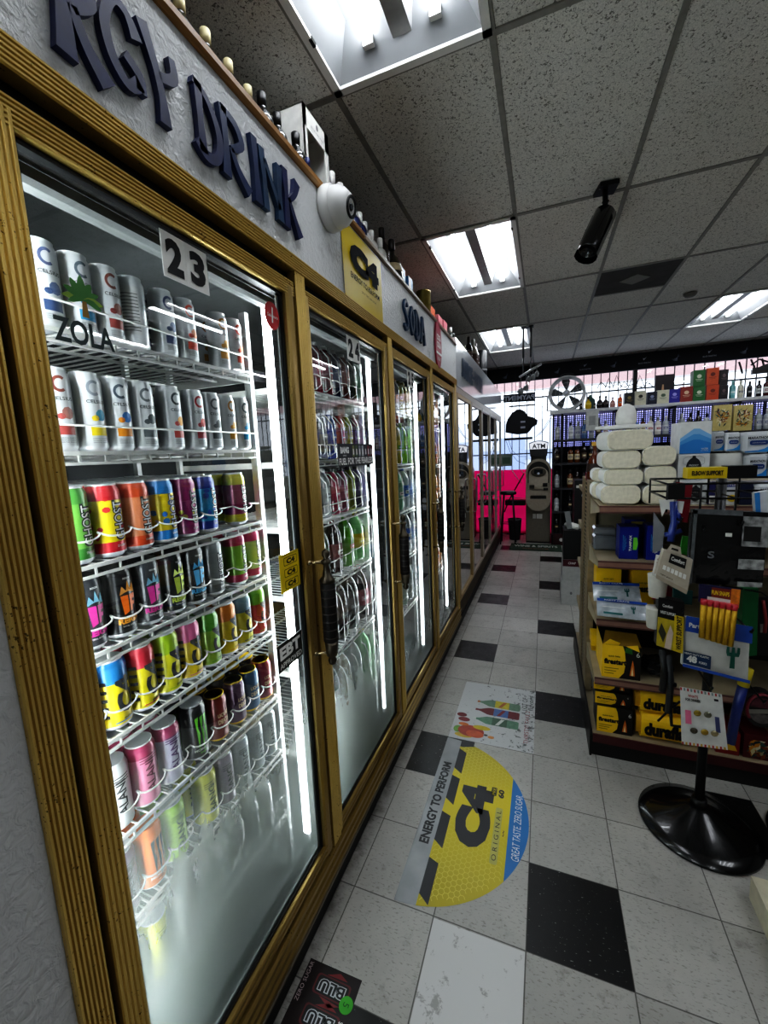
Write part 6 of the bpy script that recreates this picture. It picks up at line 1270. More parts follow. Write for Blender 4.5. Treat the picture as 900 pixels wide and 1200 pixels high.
# crumpled black bag
m = MB(); rb = random.Random(5)
for k in range(1):
    n, mm_ = 14, 9; vs = []; fs = []; p = W(761, 783, 'Y', 1.1)
    for i in range(mm_+1):
        for j in range(n):
            a, b_ = 2*PI*j/n, PI*i/mm_; r_ = 1+rb.uniform(-.16, .16); vs.append((p.x+.03+.07*r_*math.sin(b_)*math.cos(a), 1.12+.07*r_*math.sin(b_)*math.sin(a), max(Z4+.002, Z4+.048-.042*r_*math.cos(b_))))
    for i in range(mm_):
        for j in range(n): fs.append([i*n+j, i*n+(j+1) % n, (i+1)*n+(j+1) % n, (i+1)*n+j])
    m.add(vs, fs, mt('#17181a', .25, coat=.6))
tag(m.build('plastic_bag'), 'crumpled black plastic bag beside the torn yellow carton', 'bag')
# flat packs of plastic cutlery sloping on the third shelf
CLR = mt('#b9c0c6', .18, .0, coat=.7, var=.3, vs=30, bump=.6, bs=35); BLH = mt('#2450a4', .3, coat=.4, var=.15)
def fork(m, o, xd, yd, s_, mat):
    m.flat([(-.1*s_, -.5*s_), (.1*s_, -.5*s_), (.08*s_, .1*s_), (-.08*s_, .1*s_)], o, xd, yd, mat, .002); m.flat([(-.22*s_, .1*s_), (.22*s_, .1*s_), (.26*s_, .28*s_), (-.26*s_, .28*s_)], o, xd, yd, mat, .002)
    for k in (-1, 0, 1): m.flat([(k*.2*s_-.06*s_, .28*s_), (k*.2*s_+.06*s_, .28*s_), (k*.2*s_+.05*s_, .55*s_), (k*.2*s_-.05*s_, .55*s_)], o, xd, yd, mat, .002)
def cutlery(corners, zoff, label):
    (a, b_, c, d) = corners  # px of top-left, top-right, bottom-right, bottom-left with their Y
    A, B, C_, D = [W(u, v, 'Y', y) for u, v, y in corners]
    o = empty('cutlery_pack', tuple(D), label=label, cat='cutlery pack'); A, B, C_, D = A-D, B-D, C_-D, D-D
    xd = (C_-D).normalized(); yd = (A-D); yd = (yd-xd*yd.dot(xd)).normalized(); w, h = (C_-D).length, (A-D).length
    m = MB(); n = 8; vs = []; rb = random.Random(int(a[0]))
    for i in range(n+1):
        for j in range(n+1): s_, t = i/n, j/n; bulge = .010*math.sin(PI*s_)**.5*math.sin(PI*t)**.5; vs.append(D+xd*w*s_+yd*h*t+xd.cross(yd)*(bulge+rb.uniform(0, .003)))
    m.add(vs, [[i*(n+1)+j, (i+1)*(n+1)+j, (i+1)*(n+1)+j+1, i*(n+1)+j+1] for i in range(n) for j in range(n)], CLR, True)
    m.prism([(0, 0), (w, 0), (w, h), (0, h)], (0, 0, 0), xd, yd, -.004, CLR); m.build('clear_bag', o)
    m = MB(); m.flat([(0, h*.84), (w, h*.84), (w, h), (0, h)], (0, 0, 0), xd, yd, BLH, .015); m.text('PARTY CRATE', Vector(xd*w*.4+yd*h*.92), xd, yd, h*.07, PAPER, w=w*.5, bold=.03, off=.017); m.flat([(w*.12, h*.08), (w*.5, h*.08), (w*.5, h*.2), (w*.12, h*.2)], (0, 0, 0), xd, yd, mt('#2a6a6a', .4), .015)
    fork(m, xd*w*.72+yd*h*.45+xd.cross(yd)*.013, xd, yd, h*.42, mt('#1d5a58', .4)); m.flat([(w*.1, h*.5), (w*.55, h*.5), (w*.55, h*.53), (w*.1, h*.53)], (0, 0, 0), xd, yd, PAPER, .015); m.build('printed_label', o)
cutlery([(692, 683, 1.14), (741, 687, 1.14), (752, 707, 1.07), (696, 704, 1.07)], 0, 'clear fork pack with blue header sloping at the back of the third shelf')
cutlery([(698, 702, 1.03), (748, 707, 1.03), (760, 728, .965), (700, 721, .965)], 0, 'clear fork pack with blue header overhanging the third shelf edge')
# ================================================================== FLOOR DECALS
FC = Vector((-.4575, .455)); R_ = .4515
o = empty('floor_decal', (FC.x, FC.y, .0008), label='half round yellow C4 floor decal with silver band and blue edge', cat='floor decal')
def arc(x0, x1, n=40):   # slice of the half disc between two distances from the chord
    a0, a1 = math.acos(max(-1, min(1, x0/R_))), math.acos(max(-1, min(1, x1/R_)))
    top = [(R_*math.cos(a0+(a1-a0)*i/n), R_*math.sin(a0+(a1-a0)*i/n)) for i in range(n+1)]
    return [(x, -y) for x, y in top]+top[::-1]
ym, nt, b = newmat('decal_yellow'); g = N(nt, 'NewGeometry'); 
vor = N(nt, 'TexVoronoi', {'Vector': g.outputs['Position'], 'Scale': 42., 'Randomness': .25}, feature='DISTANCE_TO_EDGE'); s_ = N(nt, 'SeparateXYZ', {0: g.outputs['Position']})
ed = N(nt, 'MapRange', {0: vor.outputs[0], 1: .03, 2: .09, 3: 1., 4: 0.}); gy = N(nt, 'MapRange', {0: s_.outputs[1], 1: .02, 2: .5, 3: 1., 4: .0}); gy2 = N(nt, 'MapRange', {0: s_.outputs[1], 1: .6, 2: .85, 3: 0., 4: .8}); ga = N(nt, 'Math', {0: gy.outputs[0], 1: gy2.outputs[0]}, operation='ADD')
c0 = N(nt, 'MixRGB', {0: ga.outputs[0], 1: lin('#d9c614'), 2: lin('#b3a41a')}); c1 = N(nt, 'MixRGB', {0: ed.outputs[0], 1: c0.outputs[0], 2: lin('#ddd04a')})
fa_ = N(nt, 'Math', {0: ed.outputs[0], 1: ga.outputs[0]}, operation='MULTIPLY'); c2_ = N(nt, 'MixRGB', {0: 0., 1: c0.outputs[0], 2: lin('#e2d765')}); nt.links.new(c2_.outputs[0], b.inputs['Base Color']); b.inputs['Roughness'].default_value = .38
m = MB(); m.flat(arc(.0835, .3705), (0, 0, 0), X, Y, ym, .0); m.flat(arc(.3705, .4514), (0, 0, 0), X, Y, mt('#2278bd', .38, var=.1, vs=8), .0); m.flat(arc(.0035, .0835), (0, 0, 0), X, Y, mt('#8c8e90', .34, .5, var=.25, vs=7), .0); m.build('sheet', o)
m = MB(); HXL = mt('#ddd154', .38, var=0); hr_ = .0125
for i in range(0, 26):
    for j in range(-20, 21):
        cx, cy = .084+i*hr_*1.5, (j+.5*(i % 2))*hr_*1.732; rr2 = math.hypot(cx, cy)
        if rr2 > R_-.014 or cx > .358 or cx < .096: continue
        wy = min(1., abs(cy)/.3)*.0011
        if wy < .00025: continue
        Pn = [(cx+hr_*math.cos(a*PI/3), cy+hr_*math.sin(a*PI/3)) for a in range(6)]
        for k in range(3):
            (x0, y0_), (x1, y1_) = Pn[k], Pn[k+1]; d = Vector((x1-x0, y1_-y0_)).normalized()*wy
            m.flat([(x0+d.y, y0_-d.x), (x1+d.y, y1_-d.x), (x1-d.y, y1_+d.x), (x0-d.y, y0_+d.x)], (0, 0, 0), X, Y, HXL, .00015)
m.build('honeycomb_print', o)
m = MB(); KK = mt('#15161a', .4, var=.1)
for y in (-.40, -.175, .045, .24): m.flat([(.0836, y), (.0836, y+.145), (.125, y+.13 if y < .2 else y+.12), (.125, y-.03)], (0, 0, 0), X, Y, KK, .0004)
m.flat([(.0836, .40), (.10, .4), (.16, .42), (.14, .432), (.0836, .444)], (0, 0, 0), X, Y, KK, .0004)
m.text('ENERGY TO PERFORM', (.045, .03, 0), Y, -X, .042, KK, w=.47, bold=.04, off=.0006)
m.text('C4', (.222, .0, 0), Y, -X, .148, KK, w=.33, bold=.085, off=.0006)
m.flat(rrect(.03, .27, .008), (.325, -.07, 0), X, Y, mt('#b9b45a', .4), .0005); m.text('O R I G I N A L', (.325, -.07, 0), Y, -X, .018, KK, w=.24, off=.001)
m.text('60', (.325, .145, 0), Y, -X, .026, KK, w=.05, bold=.05, off=.001); m.flat(rrect(.024, .05, .005), (.292, .15, 0), X, Y, KK, .0006); m.text('PRE', (.292, .15, 0), Y, -X, .014, ym, w=.04, off=.001); m.text('~~', (.352, -.06, 0), Y, -X, .006, KK, w=.03)
m.text('GREAT TASTE. ZERO SUGAR.', (.405, .0, 0), Y, -X, .03, mt('#dfe8ee', .5, var=0), w=.33, off=.001, shear=.2); m.build('lettering', o)
# soda floor sticker
o = empty('floor_decal', (-.225, 1.212, .0008), label='white floor decal with three soda bottles and coloured drops', cat='floor decal')
wm, nt, b = newmat('worn_white'); g = N(nt, 'NewGeometry'); n1 = N(nt, 'TexNoise', {'Vector': g.outputs['Position'], 'Scale': 28., 'Detail': 8., 'Roughness': .75}); s_ = N(nt, 'SeparateXYZ', {0: g.outputs['Position']})
ex = N(nt, 'MapRange', {0: s_.outputs[0], 1: -.3, 2: .0, 3: .0, 4: .07}); sm = N(nt, 'Math', {0: n1.outputs[0], 1: ex.outputs[0]}, operation='ADD'); f_ = N(nt, 'MapRange', {0: sm.outputs[0], 1: .6, 2: .64, 3: 0., 4: .85}); cc = N(nt, 'MixRGB', {0: f_.outputs[0], 1: lin('#c4c6c6'), 2: lin('#3a3c3c')}); nt.links.new(cc.outputs[0], b.inputs['Base Color']); b.inputs['Roughness'].default_value = .45
MB().quad([(-.227, -.30, 0), (.227, -.295, 0), (.227, .305, 0), (-.227, .292, 0)], wm).build('sheet', o)
m = MB()
def fb(y, c, lab, c2):
    P = [(-.135, -.008), (-.118, -.012), (-.075, -.034), (-.06, -.036), (.1, -.036), (.11, -.03), (.11, .03), (.1, .036), (-.06, .036), (-.075, .034), (-.118, .012), (-.135, .008)]
    m.flat(P, (.03, y, 0), X, Y, mt(c, .4, var=.25, vs=40), .0004); m.flat([(-.04, -.036), (.045, -.036), (.045, .036), (-.04, .036)], (.03, y, 0), X, Y, mt(lab, .4, var=.2, vs=60), .0007); m.flat([(-.02, -.03), (.0, -.03), (.03, .03), (.01, .03)], (.03, y, 0), X, Y, mt(c2, .4), .001); m.flat([(-.15, -.01), (-.134, -.01), (-.134, .01), (-.15, .01)], (.03, y, 0), X, Y, mt(c2, .4), .0008)
fb(.085, '#6a8a72', '#c8ba2a', '#a8642a'); fb(0, '#6a1a22', '#4a6ea8', '#7a2028'); fb(-.09, '#5f8a70', '#3f5f4a', '#c9d0c8')
for x, y, a_, b_, c in ((-.115, -.215, .075, .05, '#a83a1c'), (-.09, -.235, .05, .03, '#c9582a'), (-.17, -.12, .035, .02, '#7a1c20'), (-.19, -.08, .03, .02, '#6a1a20'), (-.165, -.165, .03, .014, '#c9702a'), (-.06, -.17, .05, .02, '#c8b020'), (-.19, -.215, .025, .03, '#6a9a3a'), (.0, -.235, .018, .012, '#c98a4a'), (-.03, -.225, .012, .008, '#3a3a3a'), (-.15, -.26, .05, .02, '#c8a82a')): m.flat(ell(x, y, a_, b_, 18), (0, 0, 0), X, Y, mt(c, .4, var=.2, vs=30), .0004+.00005*len(m.f) % .0009)
m.text('THIRSTY? TAKE 2', (.185, -.08, 0), Y, -X, .024, mt('#8a3a44', .5), w=.3, off=.0006); m.text('A LOT OF', (.165, .12, 0), Y, -X, .03, mt('#3c3e40', .5), w=.18, off=.0006); m.text('flavors', (.2, .16, 0), Y, -X, .03, mt('#3c3e40', .5), w=.16, off=.0006); m.build('printing', o)
# blu pack decal, bottom edge of the frame
o = empty('floor_decal', (-.559, -.40, .0008), label='black and red floor decal with upside down BLU lettering near the cooler base', cat='floor decal')
MB().quad([(-.091, -.18, 0), (.091, -.18, 0), (.091, .154, 0), (-.089, .151, 0)], mt('#17090b', .4, var=.3, vs=14)).build('sheet', o); m = MB()
for y in (.104, .03):
    m.flat(rrect(.115, .05, .01), (.012, y, 0), X, Y, mt('#5a1a20', .4), .0003); m.flat(rrect(.105, .042, .01), (.012, y, 0), X, Y, mt('#0c0c0d', .4), .0005); m.text('BLU', (.012, y, 0), -X, -Y, .032, mt('#b9bcc0', .3, .4, var=0), w=.088, bold=.1, off=.0007); m.text('BLU', (.012, y, 0), -X, -Y, .028, KK, w=.082, bold=.02, off=.001)
    m.flat([(-.03, .026), (.04, .03), (.01, .042)], (.012, y, 0), X, Y, mt('#7a2026', .4), .0006); m.flat([(-.03, -.026), (.04, -.03), (.01, -.042)], (.012, y, 0), X, Y, mt('#7a2026', .4), .0006)
m.flat(ell(.07, .085, .021, .021, 20), (0, 0, 0), X, Y, mt('#3fae2a', .4), .0012); m.text('5', (.07, .085, 0), -Y, X, .018, mt('#155a10', .5), off=.0016)
m.text('2', (.078, -.02, 0), Y, -X, .03, Wt, bold=.04, off=.0008); m.text('FOR $', (.074, .028, 0), Y, -X, .016, Wt, w=.04, off=.0008); m.text('ZERO SUGAR', (-.078, .095, 0), Y, -X, .012, mt('#b9a9a9', .5), w=.1, off=.0008); m.build('lettering', o)
# white worn square
wq, nt, b = newmat('worn_square'); g = N(nt, 'NewGeometry'); n1 = N(nt, 'TexNoise', {'Vector': g.outputs['Position'], 'Scale': 11., 'Detail': 9., 'Roughness': .72}); f_ = N(nt, 'MapRange', {0: n1.outputs[0], 1: .56, 2: .6, 3: 0., 4: .6}); cc = N(nt, 'MixRGB', {0: f_.outputs[0], 1: lin('#d2d2d0'), 2: lin('#7d7a74')}); nt.links.new(cc.outputs[0], b.inputs['Base Color']); b.inputs['Roughness'].default_value = .5
o = MB().quad([(-.147, -.15, 0), (.150, -.152, 0), (.151, .15, 0), (-.149, .149, 0)], wq).build('floor_decal', None, (-.1535, -.155, .0007)); tag(o, 'scuffed plain white square decal below the yellow half round one', 'floor decal')
# ================================================================== PEG STAND
SX, SY = .655, .697; st = empty('display_stand', (SX, SY, 0), label='black pole display stand on a wide round cone base hung with small goods', cat='display stand')
BB = mt('#0b0d0f', .22, coat=.4, var=.05); PL = mt('#3a3b3d', .35, .6)
BASEP = [(.205, 0), (.213, .004), (.211, .012), (.17, .026), (.1, .055), (.045, .092), (.03, .1), (.024, .1)]
MB().lathe(BASEP, BB, seg=56).build('base', st); MB().lathe([(.03, .095), (.026, .13), (.019, .132)], BLACK).cyl((0, 0, .1), (0, 0, 1.46), .0165, PL, 16).build('pole', st)
m = MB(); RWm = mt('#0e0f10', .35, .3); r0x, r1x, ry0, ry1 = -.2, .2, -.13, .13
for z in (1.40, 1.452): m.tube([(r0x, ry0, z), (r1x, ry0, z), (r1x, ry1, z), (r0x, ry1, z)], .004, RWm, 6, True)
for x in (-.2, -.1, 0, .1, .2): m.tube([(x, ry0, 1.452), (x, ry0, 1.36), (x, ry0+.0, 1.35)], .0035, RWm); m.tube([(x, ry1, 1.452), (x, ry1, 1.35)], .0035, RWm)
for x in (-.2, -.1, .0, .1, .2): m.tube([(x, ry0, 1.402), (x, ry1, 1.402)], .003, RWm)
m.build('basket', st); m = MB()
HK = [(-.17, 1.33), (-.1, 1.3), (.0, 1.32), (.1, 1.32), (.17, 1.3), (-.15, 1.0), (.05, .95), (.12, 1.05), (-.05, .72), (.1, .7)]
for x, z in HK: MB().tube([(x*.2, 0, z), (x, -.06, z), (x, -.19, z-.004), (x, -.2, z+.012)], .0035, RWm).build('hook', st)
MB().b2(-.205, -.155, -.16, -.155, 1.40, 1.452, BLACK).build('price_tag', st)
def hang(name, uv, Yp, label, cat, th=.012, col=None, bulge=0.):
    """flat hanging goods whose four corners are read off the photograph on the plane Y = Yp"""
    A, B, C_, D = [W(u, v, 'Y', Yp) for u, v in uv]   # tl tr br bl
    o = empty(name, tuple(D), label=label, cat=cat); A, B, C_, D = A-D, B-D, C_-D, D-D; return o, A, B, C_, D
def facer(A, B, C_, D):
    def P(s_, t): return (D*(1-s_)+C_*s_)*(1-t)+(A*(1-s_)+B*s_)*t
    return P
def fq(m, P, s0, t0, s1, t1, mat, off=.001, th=0.):
    m.add([P(s0, t0)-Y*off, P(s1, t0)-Y*off, P(s1, t1)-Y*off, P(s0, t1)-Y*off], [[0, 1, 2, 3]], mat)
def slab(m, A, B, C_, D, th, mat):
    F = [D, C_, B, A]; G = [p+Y*th for p in F]; m.add(F+G, [[0, 1, 2, 3], [7, 6, 5, 4], [0, 4, 5, 1], [1, 5, 6, 2], [2, 6, 7, 3], [3, 7, 4, 0]], mat)
def ft(m, P, txt, s_, t, ws, h, mat, bold=.03, off=.002, vert=False):
    o = P(s_, t); xd = (P(1, t)-P(0, t)).normalized(); yd = (P(s_, 1)-P(s_, 0)).normalized(); wx, wy = (P(1, t)-P(0, t)).length, (P(s_, 1)-P(s_, 0)).length
    if vert: m.text(txt, o-Y*off, yd, -xd, h*wx, mat, w=ws*wy, bold=bold, off=0)
    else: m.text(txt, o-Y*off, xd, yd, h*wy, mat, w=ws*wx, bold=bold, off=0)
# black garment bag
uv = [(812, 597), (900, 601), (893, 687), (805, 683)]; o, A, B, C_, D = hang('garment_pack', uv, .53, 'black folded garment in a clear crinkled plastic bag at the stand front', 'bag')
P = facer(A, B, C_, D); m = MB(); n = 12; rb = random.Random(4); vs = [P(i/n, j/n)-Y*(.012*math.sin(PI*i/n)**.5*math.sin(PI*j/n)**.5+rb.uniform(0, .006)) for i in range(n+1) for j in range(n+1)]
m.add(vs, [[i*(n+1)+j, (i+1)*(n+1)+j, (i+1)*(n+1)+j+1, i*(n+1)+j+1] for i in range(n) for j in range(n)], mt('#101113', .22, coat=.9, bump=.5, bs=30), True); slab(m, A, B, C_, D, .025, BLACK); m.build('garment', o)
m = MB(); GW = mt('#9c9d9c', .6, var=.75, vs=45)
fq(m, P, .66, .55, 1, .95, GW, .017); fq(m, P, .64, .24, .97, .38, GW, .0172); fq(m, P, .65, .0, .97, .07, GW, .0172); fq(m, P, .68, .62, .9, .82, mt('#1b1a19', .6), .0182); fq(m, P, .44, .67, .53, .72, PAPER, .019); ft(m, P, 'S', .27, .42, .09, .1, mt('#77797c', .4), off=.02); m.build('printed_card', o)
m = MB(); CLR2 = mt('#6d7174', .12, .1, coat=1., var=.4, vs=30); fq(m, P, 0, .95, .66, 1.02, CLR2, .014); fq(m, P, .0, .0, .05, 1, CLR2, .014); m.build('bag_edge', o)
# support box lying on the rack
zt = 1.456; p = W(822, 566, 'Y', .78); o = empty('support_box', (p.x+.02, .78, zt), label='long yellow and black elbow support box lying on top of the stand basket', cat='box')
MB().b2(-.075, .05, -.03, .03, 0, .042, mt('#d8bc1c', .4)).b2(.05, .14, -.03, .03, 0, .046, BLACK).build('carton', o); lett(o, MB().text('ELBOW SUPPORT', (-.012, -.0305, .021), X, Z, .018, INK, w=.1, bold=.04))
# blue toy with white tag, red strap
o, A, B, C_, D = hang('toy_pack', [(779, 585), (800, 585), (798, 637), (776, 637)], .56, 'blue plastic toy with a white curled tag hanging at the left of the stand', 'toy'); P = facer(A, B, C_, D)
TB_ = mt('#2a3f8c', .3, coat=.4); m = MB(); m.tube([P(.5, .95), P(.55, .7), P(.6, .5), P(.5, .3), P(.45, .05)], .012, TB_, 8); m.tube([P(.1, .2), P(.5, .22), P(1., .3)], .009, TB_, 8); m.tube([P(.6, .75), P(.8, .62), P(.75, .45)], .009, TB_, 8); m.build('body', o)
m = MB(); m.add([P(-.35, 1.), P(1.1, .95), P(1.0, .68), P(.1, .78), P(-.1, .6)], [[0, 4, 3], [0, 3, 2, 1]], PAPER); m.build('tag', o)
o, A, B, C_, D = hang('strap', [(793, 565), (812, 567), (806, 613), (797, 611)], .6, 'dark red fabric strap hanging under the basket corner', 'strap'); m = MB(); slab(m, A, B, C_, D, .01, mt('#8a1626', .6)); m.build('band', o)
o, A, B, C_, D = hang('card_pack', [(766, 600), (779, 618), (776, 645), (765, 648)], .6, 'grey hanging card behind the blue toy', 'card'); m = MB(); slab(m, A, B, C_, D, .004, mt('#85878a', .5)); m.build('card', o)
o, A, B, C_, D = hang('green_pack', [(800, 628), (812, 630), (808, 652), (797, 648)], .6, 'bright green pack peeping out between toy and black bag', 'pack'); m = MB(); slab(m, A, B, C_, D, .01, mt('#3f9a3a', .4)); m.build('carton', o)
# tilted cream carton
o, A, B, C_, D = hang('hanger_carton', [(778, 644), (812, 656), (806, 692), (769, 673)], .5, 'tilted cream hanging carton with a clear window of white pieces', 'box'); P = facer(A, B, C_, D); m = MB(); CR = mt('#b3aa9a', .55); slab(m, A, B, C_, D, .03, CR)
m.add([P(.08, .98), P(.62, .98), P(.52, 1.28), P(.18, 1.28)], [[0, 1, 2, 3]], CR); m.add([P(0, 0), P(1, 0), P(.98, -.14), P(.02, -.14)], [[0, 1, 2, 3]], mt('#a59a88', .55)); m.build('carton', o)
m = MB(); fq(m, P, .25, .62, .8, .95, BLACK, .001); ft(m, P, 'Comfort', .53, .8, .45, .14, PAPER); m.add([P(.22, 1.1)-Y*.001, P(.48, 1.1)-Y*.001, P(.46, 1.17)-Y*.001, P(.24, 1.17)-Y*.001], [[0, 1, 2, 3]], BLACK); ft(m, P, 'night guard', .3, .1, .4, .06, mt('#5a5248', .5))
for i in range(6): fq(m, P, .12+.13*i, .3, .22+.13*i, .46, PAPER, .003)
m.build('printing', o)
# white cups and strips
for i, (u, v0, v1, w_) in enumerate(((770, 673, 699, .042), (766, 711, 735, .036))):
    a, b_ = W(u, v0, 'Y', .55), W(u, v1, 'Y', .55); o = empty('spool', tuple(b_), label='white plastic spool hanging at the left of the stand, %s of two' % ('upper', 'lower')[i], cat='spool'); h = (a-b_).z
    MB().lathe([(w_*.62, 0), (w_*.66, .003), (w_*.78, h-.006), (w_*.8, h), (.001, h)], mt('#c9c6bc', .5), seg=24).build('body', o)
o, A, B, C_, D = hang('card_pack', [(769, 650), (779, 652), (773, 676), (764, 674)], .53, 'white printed strip card above the upper spool', 'card'); P = facer(A, B, C_, D); m = MB(); slab(m, A, B, C_, D, .003, PAPER); [fq(m, P, .25, .12+.16*i, .75, .2+.16*i, mt('#9a4a5a', .5), .001) for i in range(5)]; m.build('card', o)
o, A, B, C_, D = hang('striped_pack', [(776, 682), (788, 690), (786, 705), (764, 702)], .58, 'red and white striped triangular pack between the spools', 'pack'); P = facer(A, B, C_, D); m = MB(); slab(m, A, B, C_, D, .006, mt('#9c1f30', .45)); [fq(m, P, .05, .1+.2*i, .5, .2+.2*i, PAPER, .001) for i in range(3)]; m.build('card', o)
o, A, B, C_, D = hang('teal_pack', [(789, 690), (812, 693), (811, 709), (789, 706)], .62, 'dark teal pack behind the cream carton', 'pack'); m = MB(); slab(m, A, B, C_, D, .01, mt('#1f5a58', .4)); m.build('card', o)
# wrist support carton
o, A, B, C_, D = hang('support_box', [(772, 700), (802, 706), (800, 766), (769, 756)], .52, 'yellow and black wrist support carton hanging left of the fork plate bag', 'box'); P = facer(A, B, C_, D); m = MB(); slab(m, A, B, C_, D, .04, BLACK); m.build('carton', o)
m = MB(); fq(m, P, .0, .0, .64, .6, mt('#b8a42a', .45, var=.4, vs=25), .001); fq(m, P, .64, .0, 1, .72, mt('#d0b41e', .45), .001); ft(m, P, 'WRIST SUPPORT', .83, .38, .66, .2, INK, vert=True); ft(m, P, 'Comfort', .36, .86, .4, .06, PAPER); ft(m, P, 'WRIST SUPPORT', .38, .72, .6, .06, PAPER); m.add([P(.3, .0)-Y*.002, P(.55, .0)-Y*.002, P(.62, .35)-Y*.002, P(.5, .5)-Y*.002, P(.38, .3)-Y*.002], [[0, 1, 2, 3, 4]], mt('#c9b8a8', .6)); m.add([P(.05, .3)-Y*.002, P(.25, .1)-Y*.002, P(.35, .3)-Y*.002, P(.15, .5)-Y*.002], [[0, 1, 2, 3]], mt('#3a3a2a', .6)); m.build('printing', o)
# party plate bag
o, A, B, C_, D = hang('plate_bag', [(802, 722), (879, 735), (876, 798), (798, 778)], .535, 'white party fork bag with blue header reading 48', 'bag'); P = facer(A, B, C_, D); m = MB(); n = 10; rb = random.Random(9)
vs = [P(i/n, j/n)-Y*(.016*math.sin(PI*i/n)**.6*math.sin(PI*j/n)**.6+rb.uniform(0, .003)) for i in range(n+1) for j in range(n+1)]; m.add(vs, [[i*(n+1)+j, (i+1)*(n+1)+j, (i+1)*(n+1)+j+1, i*(n+1)+j+1] for i in range(n) for j in range(n)], mt('#c6c6c0', .3, coat=.6, var=.12, bump=.3, bs=30), True); slab(m, A, B, C_, D, .01, PAPER); m.build('bag', o)
m = MB(); fq(m, P, .0, .74, 1, 1.05, BLH, .02); ft(m, P, 'Party', .16, .87, .22, .12, PAPER, off=.022); fq(m, P, 0, .0, 1, .06, BLH, .019); fq(m, P, .0, .08, .42, .34, mt('#1c3a5c', .4), .0195); ft(m, P, '48', .13, .2, .16, .14, PAPER, off=.021, bold=.06); ft(m, P, 'FORKS', .3, .17, .12, .05, PAPER, off=.021); ft(m, P, 'HEAVY DUTY PLASTIC', .2, .3, .38, .04, PAPER, off=.021)
fork(m, P(.73, .4)-Y*.02, X, Z, .075, mt('#1d5a4c', .4)); m.build('printed_label', o)
# sparkler pack
o, A, B, C_, D = hang('sparkler_pack', [(820, 685), (868, 691), (861, 758), (818, 745)], .49, 'pack of gold sparklers with red tops hanging over the fork bag', 'pack'); P = facer(A, B, C_, D)
m = MB(); slab(m, P(0, 1), P(1, 1), P(1, .66), P(0, .66), .01, mt('#232048', .45, var=.3, vs=60)); m.build('header_card', o)
m = MB(); fq(m, P, .78, .68, 1, 1, mt('#d8802a', .45, var=.4, vs=80), .001); fq(m, P, .3, .8, .78, .98, mt('#7a2a20', .45), .001); ft(m, P, 'FUN SNAPS', .52, .89, .44, .08, mt('#e8c82a', .5)); fq(m, P, .2, .68, .78, .8, PAPER, .001); m.build('printing', o)
for i in range(6): m = MB(); a, b_ = P(.1+.155*i, .64)-Y*.006, P(.08+.155*i, .0)-Y*.006; m.cyl(b_, a, .009, mt('#c9a02a', .35, .5, bump=.8, bs=120), 10); m.cyl(a, a+(a-b_)*.16, .0095, mt('#c22a3c', .3, coat=.6), 10); m.build('sparkler', o)
# badge card
o, A, B, C_, D = hang('badge_card', [(797, 805), (846, 814), (853, 879), (799, 872)], .53, 'white card of small round badges with striped edge under the fork bag', 'card'); P = facer(A, B, C_, D); m = MB(); slab(m, A, B, C_, D, .003, mt('#d3d3cf', .5)); m.build('card', o)
m = MB(); [fq(m, P, i/12, .95, (i+.5)/12, 1.0, mt(('#b03a3a', '#7a8a8a')[i % 2], .5), .001) for i in range(12)]; [fq(m, P, i/12, .0, (i+.5)/12, .05, mt(('#b03a3a', '#c9a03a')[i % 2], .5), .001) for i in range(12)]; ft(m, P, "WHAT'S", .3, .88, .24, .05, mt('#a03a3a', .5)); ft(m, P, 'FOR DINNER?', .3, .81, .36, .05, INK); fq(m, P, .1, .38, .24, .62, mt('#e07a9a', .5), .001); fq(m, P, .78, .3, .88, .58, mt('#4a5078', .5), .001); fq(m, P, .8, .86, .9, .9, INK, .001); m.build('printing', o)
for i, (s_, t, c) in enumerate(((.38, .6, '#b09a4a'), (.62, .6, '#8a8a78'), (.28, .28, '#6a6458'), (.52, .28, '#c0a04a'), (.74, .28, '#b8ac8a'))): m = MB(); m.lathe([(.011, 0), (.012, .002), (.010, .005), (.001, .006)], mt(c, .25, .7), P(s_, t)-Y*.002, 16, axis=(0, -1, 0)); m.build('badge', o)
# dark clips, cables
for i, (px, lb) in enumerate((([(776, 762), (779, 785), (776, 810)], 'black folded umbrella strap hanging below the wrist support carton'), ([(783, 768), (786, 800), (783, 835)], 'dark grey hanging strap beside the black umbrella strap'))):
    m = MB(); lineY(m, px, .6, .012, mt(('#1a1b1d', '#2b2d30')[i], .4)); lineY(m, [(px[1][0]-4, px[1][1]), (px[1][0]+6, px[1][1]+3)], .6, .01, BLACK); tag(m.build('strap'), lb, 'strap')
m = MB(); lineY(m, [(771, 845), (784, 832), (797, 822)], .62, .004, BLACK); lineY(m, [(786, 835), (787, 850), (799, 852)], .62, .006, BLACK); tag(m.build('wire_hook'), 'thin black empty wire hook in front of the fire logs', 'hook')
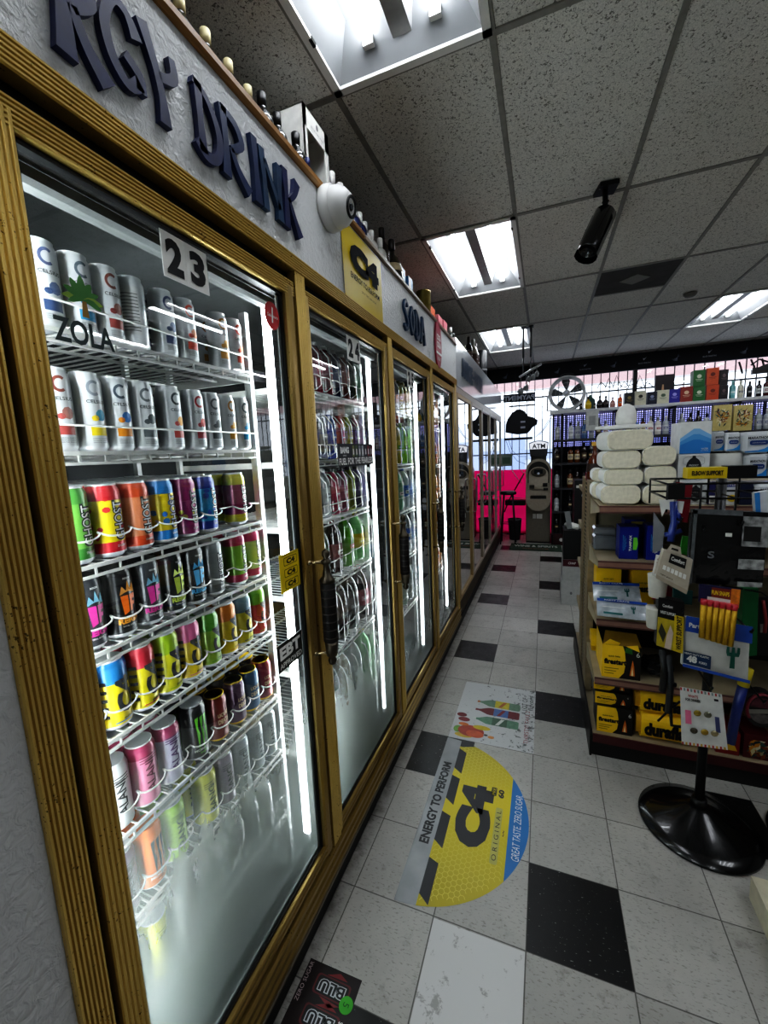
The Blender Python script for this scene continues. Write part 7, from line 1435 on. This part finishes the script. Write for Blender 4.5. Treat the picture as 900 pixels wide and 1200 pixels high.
# right hand side: second stand with its goods
s2x, s2y = 1.125, .74; s2 = dup(st, (s2x, s2y, 0), 0., 'second black round base display stand half out of frame beside the first')
o, A, B, C_, D = hang('green_box', [(871, 690), (889, 690), (887, 768), (868, 770)], .66, 'tall plain green box edge between the two stands', 'box'); m = MB(); slab(m, A, B, C_, D, .06, mt('#0f6a3a', .4)); m.build('carton', o)
o, A, B, C_, D = hang('cleaning_brush', [(868, 790), (880, 790), (862, 872), (848, 868)], .6, 'blue handled cleaning brush with yellow collar hanging beside the badge card', 'brush'); P = facer(A, B, C_, D); m = MB(); m.tube([P(.5, .86), P(.45, .5), P(.5, .2), P(.55, 0)], .016, mt('#1f3278', .35, coat=.3), 10); m.build('handle', o); m = MB(); m.tube([P(.55, 1.08), P(.5, .84)], .018, mt('#d8c42a', .4), 10); m.build('collar', o)
o, A, B, C_, D = hang('mesh_pouch', [(878, 795), (912, 790), (908, 872), (868, 870)], .62, 'dark red and grey zipped mesh pouch hanging at the right edge', 'pouch'); P = facer(A, B, C_, D); m = MB(); m.prism([(x, z) for x, z in ell(0, 0, .052, .07, 22)], P(.55, .5), X, Z, -.04, mt('#1d1a1c', .5)); m.build('body', o)
m = MB(); c_ = P(.55, .5)-Y*.001; m.tube([c_+Vector((.045*math.cos(t*PI/10), 0, .062*math.sin(t*PI/10))) for t in range(-2, 13)], .006, mt('#7a2434', .5)); m.flat(ell(0, .01, .036, .04, 16, 0, PI), c_, X, Z, mt('#5a2a36', .6, var=.5, vs=60), .002); m.flat([(-.044, -.02), (.044, -.004), (.04, .012), (-.044, -.002)], c_, X, Z, mt('#7c7a72', .5), .003); m.flat(ell(0, -.015, .036, .038, 16, PI, 2*PI), c_, X, Z, mt('#5f5a58', .6, var=.5, vs=60), .002); m.build('mesh_panel', o)
o, A, B, C_, D = hang('white_pack', [(884, 578), (905, 574), (905, 604), (886, 606)], .54, 'white and blue pack at the right end of the stand basket', 'pack'); P = facer(A, B, C_, D); m = MB(); slab(m, A, B, C_, D, .02, mt('#c8ccd0', .4)); fq(m, P, .0, 0, .3, 1, mt('#3a86c8', .4), .001); m.build('card', o)
o, A, B, C_, D = hang('toy_pack', [(889, 700), (905, 700), (905, 768), (889, 768)], .72, 'black card pack with red and white figure picture at the right edge', 'pack'); P = facer(A, B, C_, D); m = MB(); slab(m, A, B, C_, D, .01, BLACK); m.tube([P(.3, .95)-Y*.003, P(.5, .6)-Y*.003, P(.4, .4)-Y*.003], .006, mt('#9a3a3a', .5)); fq(m, P, .1, .4, .6, .55, mt('#a8a09a', .6, var=.5, vs=90), .002); m.build('card', o)
# cream carton corner at the right
A, B = W(880, 1026, 'Z', .09), W(906, 1082, 'Z', .09); d = (B-A).normalized(); nrm = Vector((-d.y, d.x, 0)); nrm = nrm if nrm.x > 0 else -nrm
o = empty('carton', (A.x, A.y, 0), label='cream carton corner on the floor in front of the stands', cat='box'); pl_ = [Vector((0, 0, 0)), d*.42, d*.42+nrm*.3, nrm*.3]
MB().prism([(p.x, p.y) for p in (pl_ if (pl_[1].cross(pl_[2])).z > 0 else pl_[::-1])], (0, 0, .001), X, Y, .089, mt('#d6cfb8', .6)).build('carton_body', o)
# ================================================================== WORLD / RENDER SETTINGS
wld = bpy.data.worlds.new('world'); S.world = wld; wld.use_nodes = True
bg = wld.node_tree.nodes['Background']; bg.inputs[0].default_value = lin('#e6eef8'); bg.inputs[1].default_value = 2.0
S.cycles.use_denoising = True
try: S.cycles.denoiser = 'OPENIMAGEDENOISE'
except Exception: pass
S.cycles.max_bounces = 10; S.cycles.diffuse_bounces = 4; S.cycles.glossy_bounces = 4; S.cycles.transparent_max_bounces = 16
S.cycles.sample_clamp_indirect = 6.; S.cycles.caustics_reflective = False; S.cycles.caustics_refractive = False
S.view_settings.view_transform = "Standard"; S.view_settings.look = "None"; S.view_settings.gamma = 1.
S.view_settings.exposure = .42
S.view_settings.use_curve_mapping = True
cv = S.view_settings.curve_mapping; c_ = cv.curves[3]
for x, y in ((.012, .006), (.05, .042), (.18, .21), (.45, .56), (.8, .88)): c_.points.new(x, y)
cv.update()
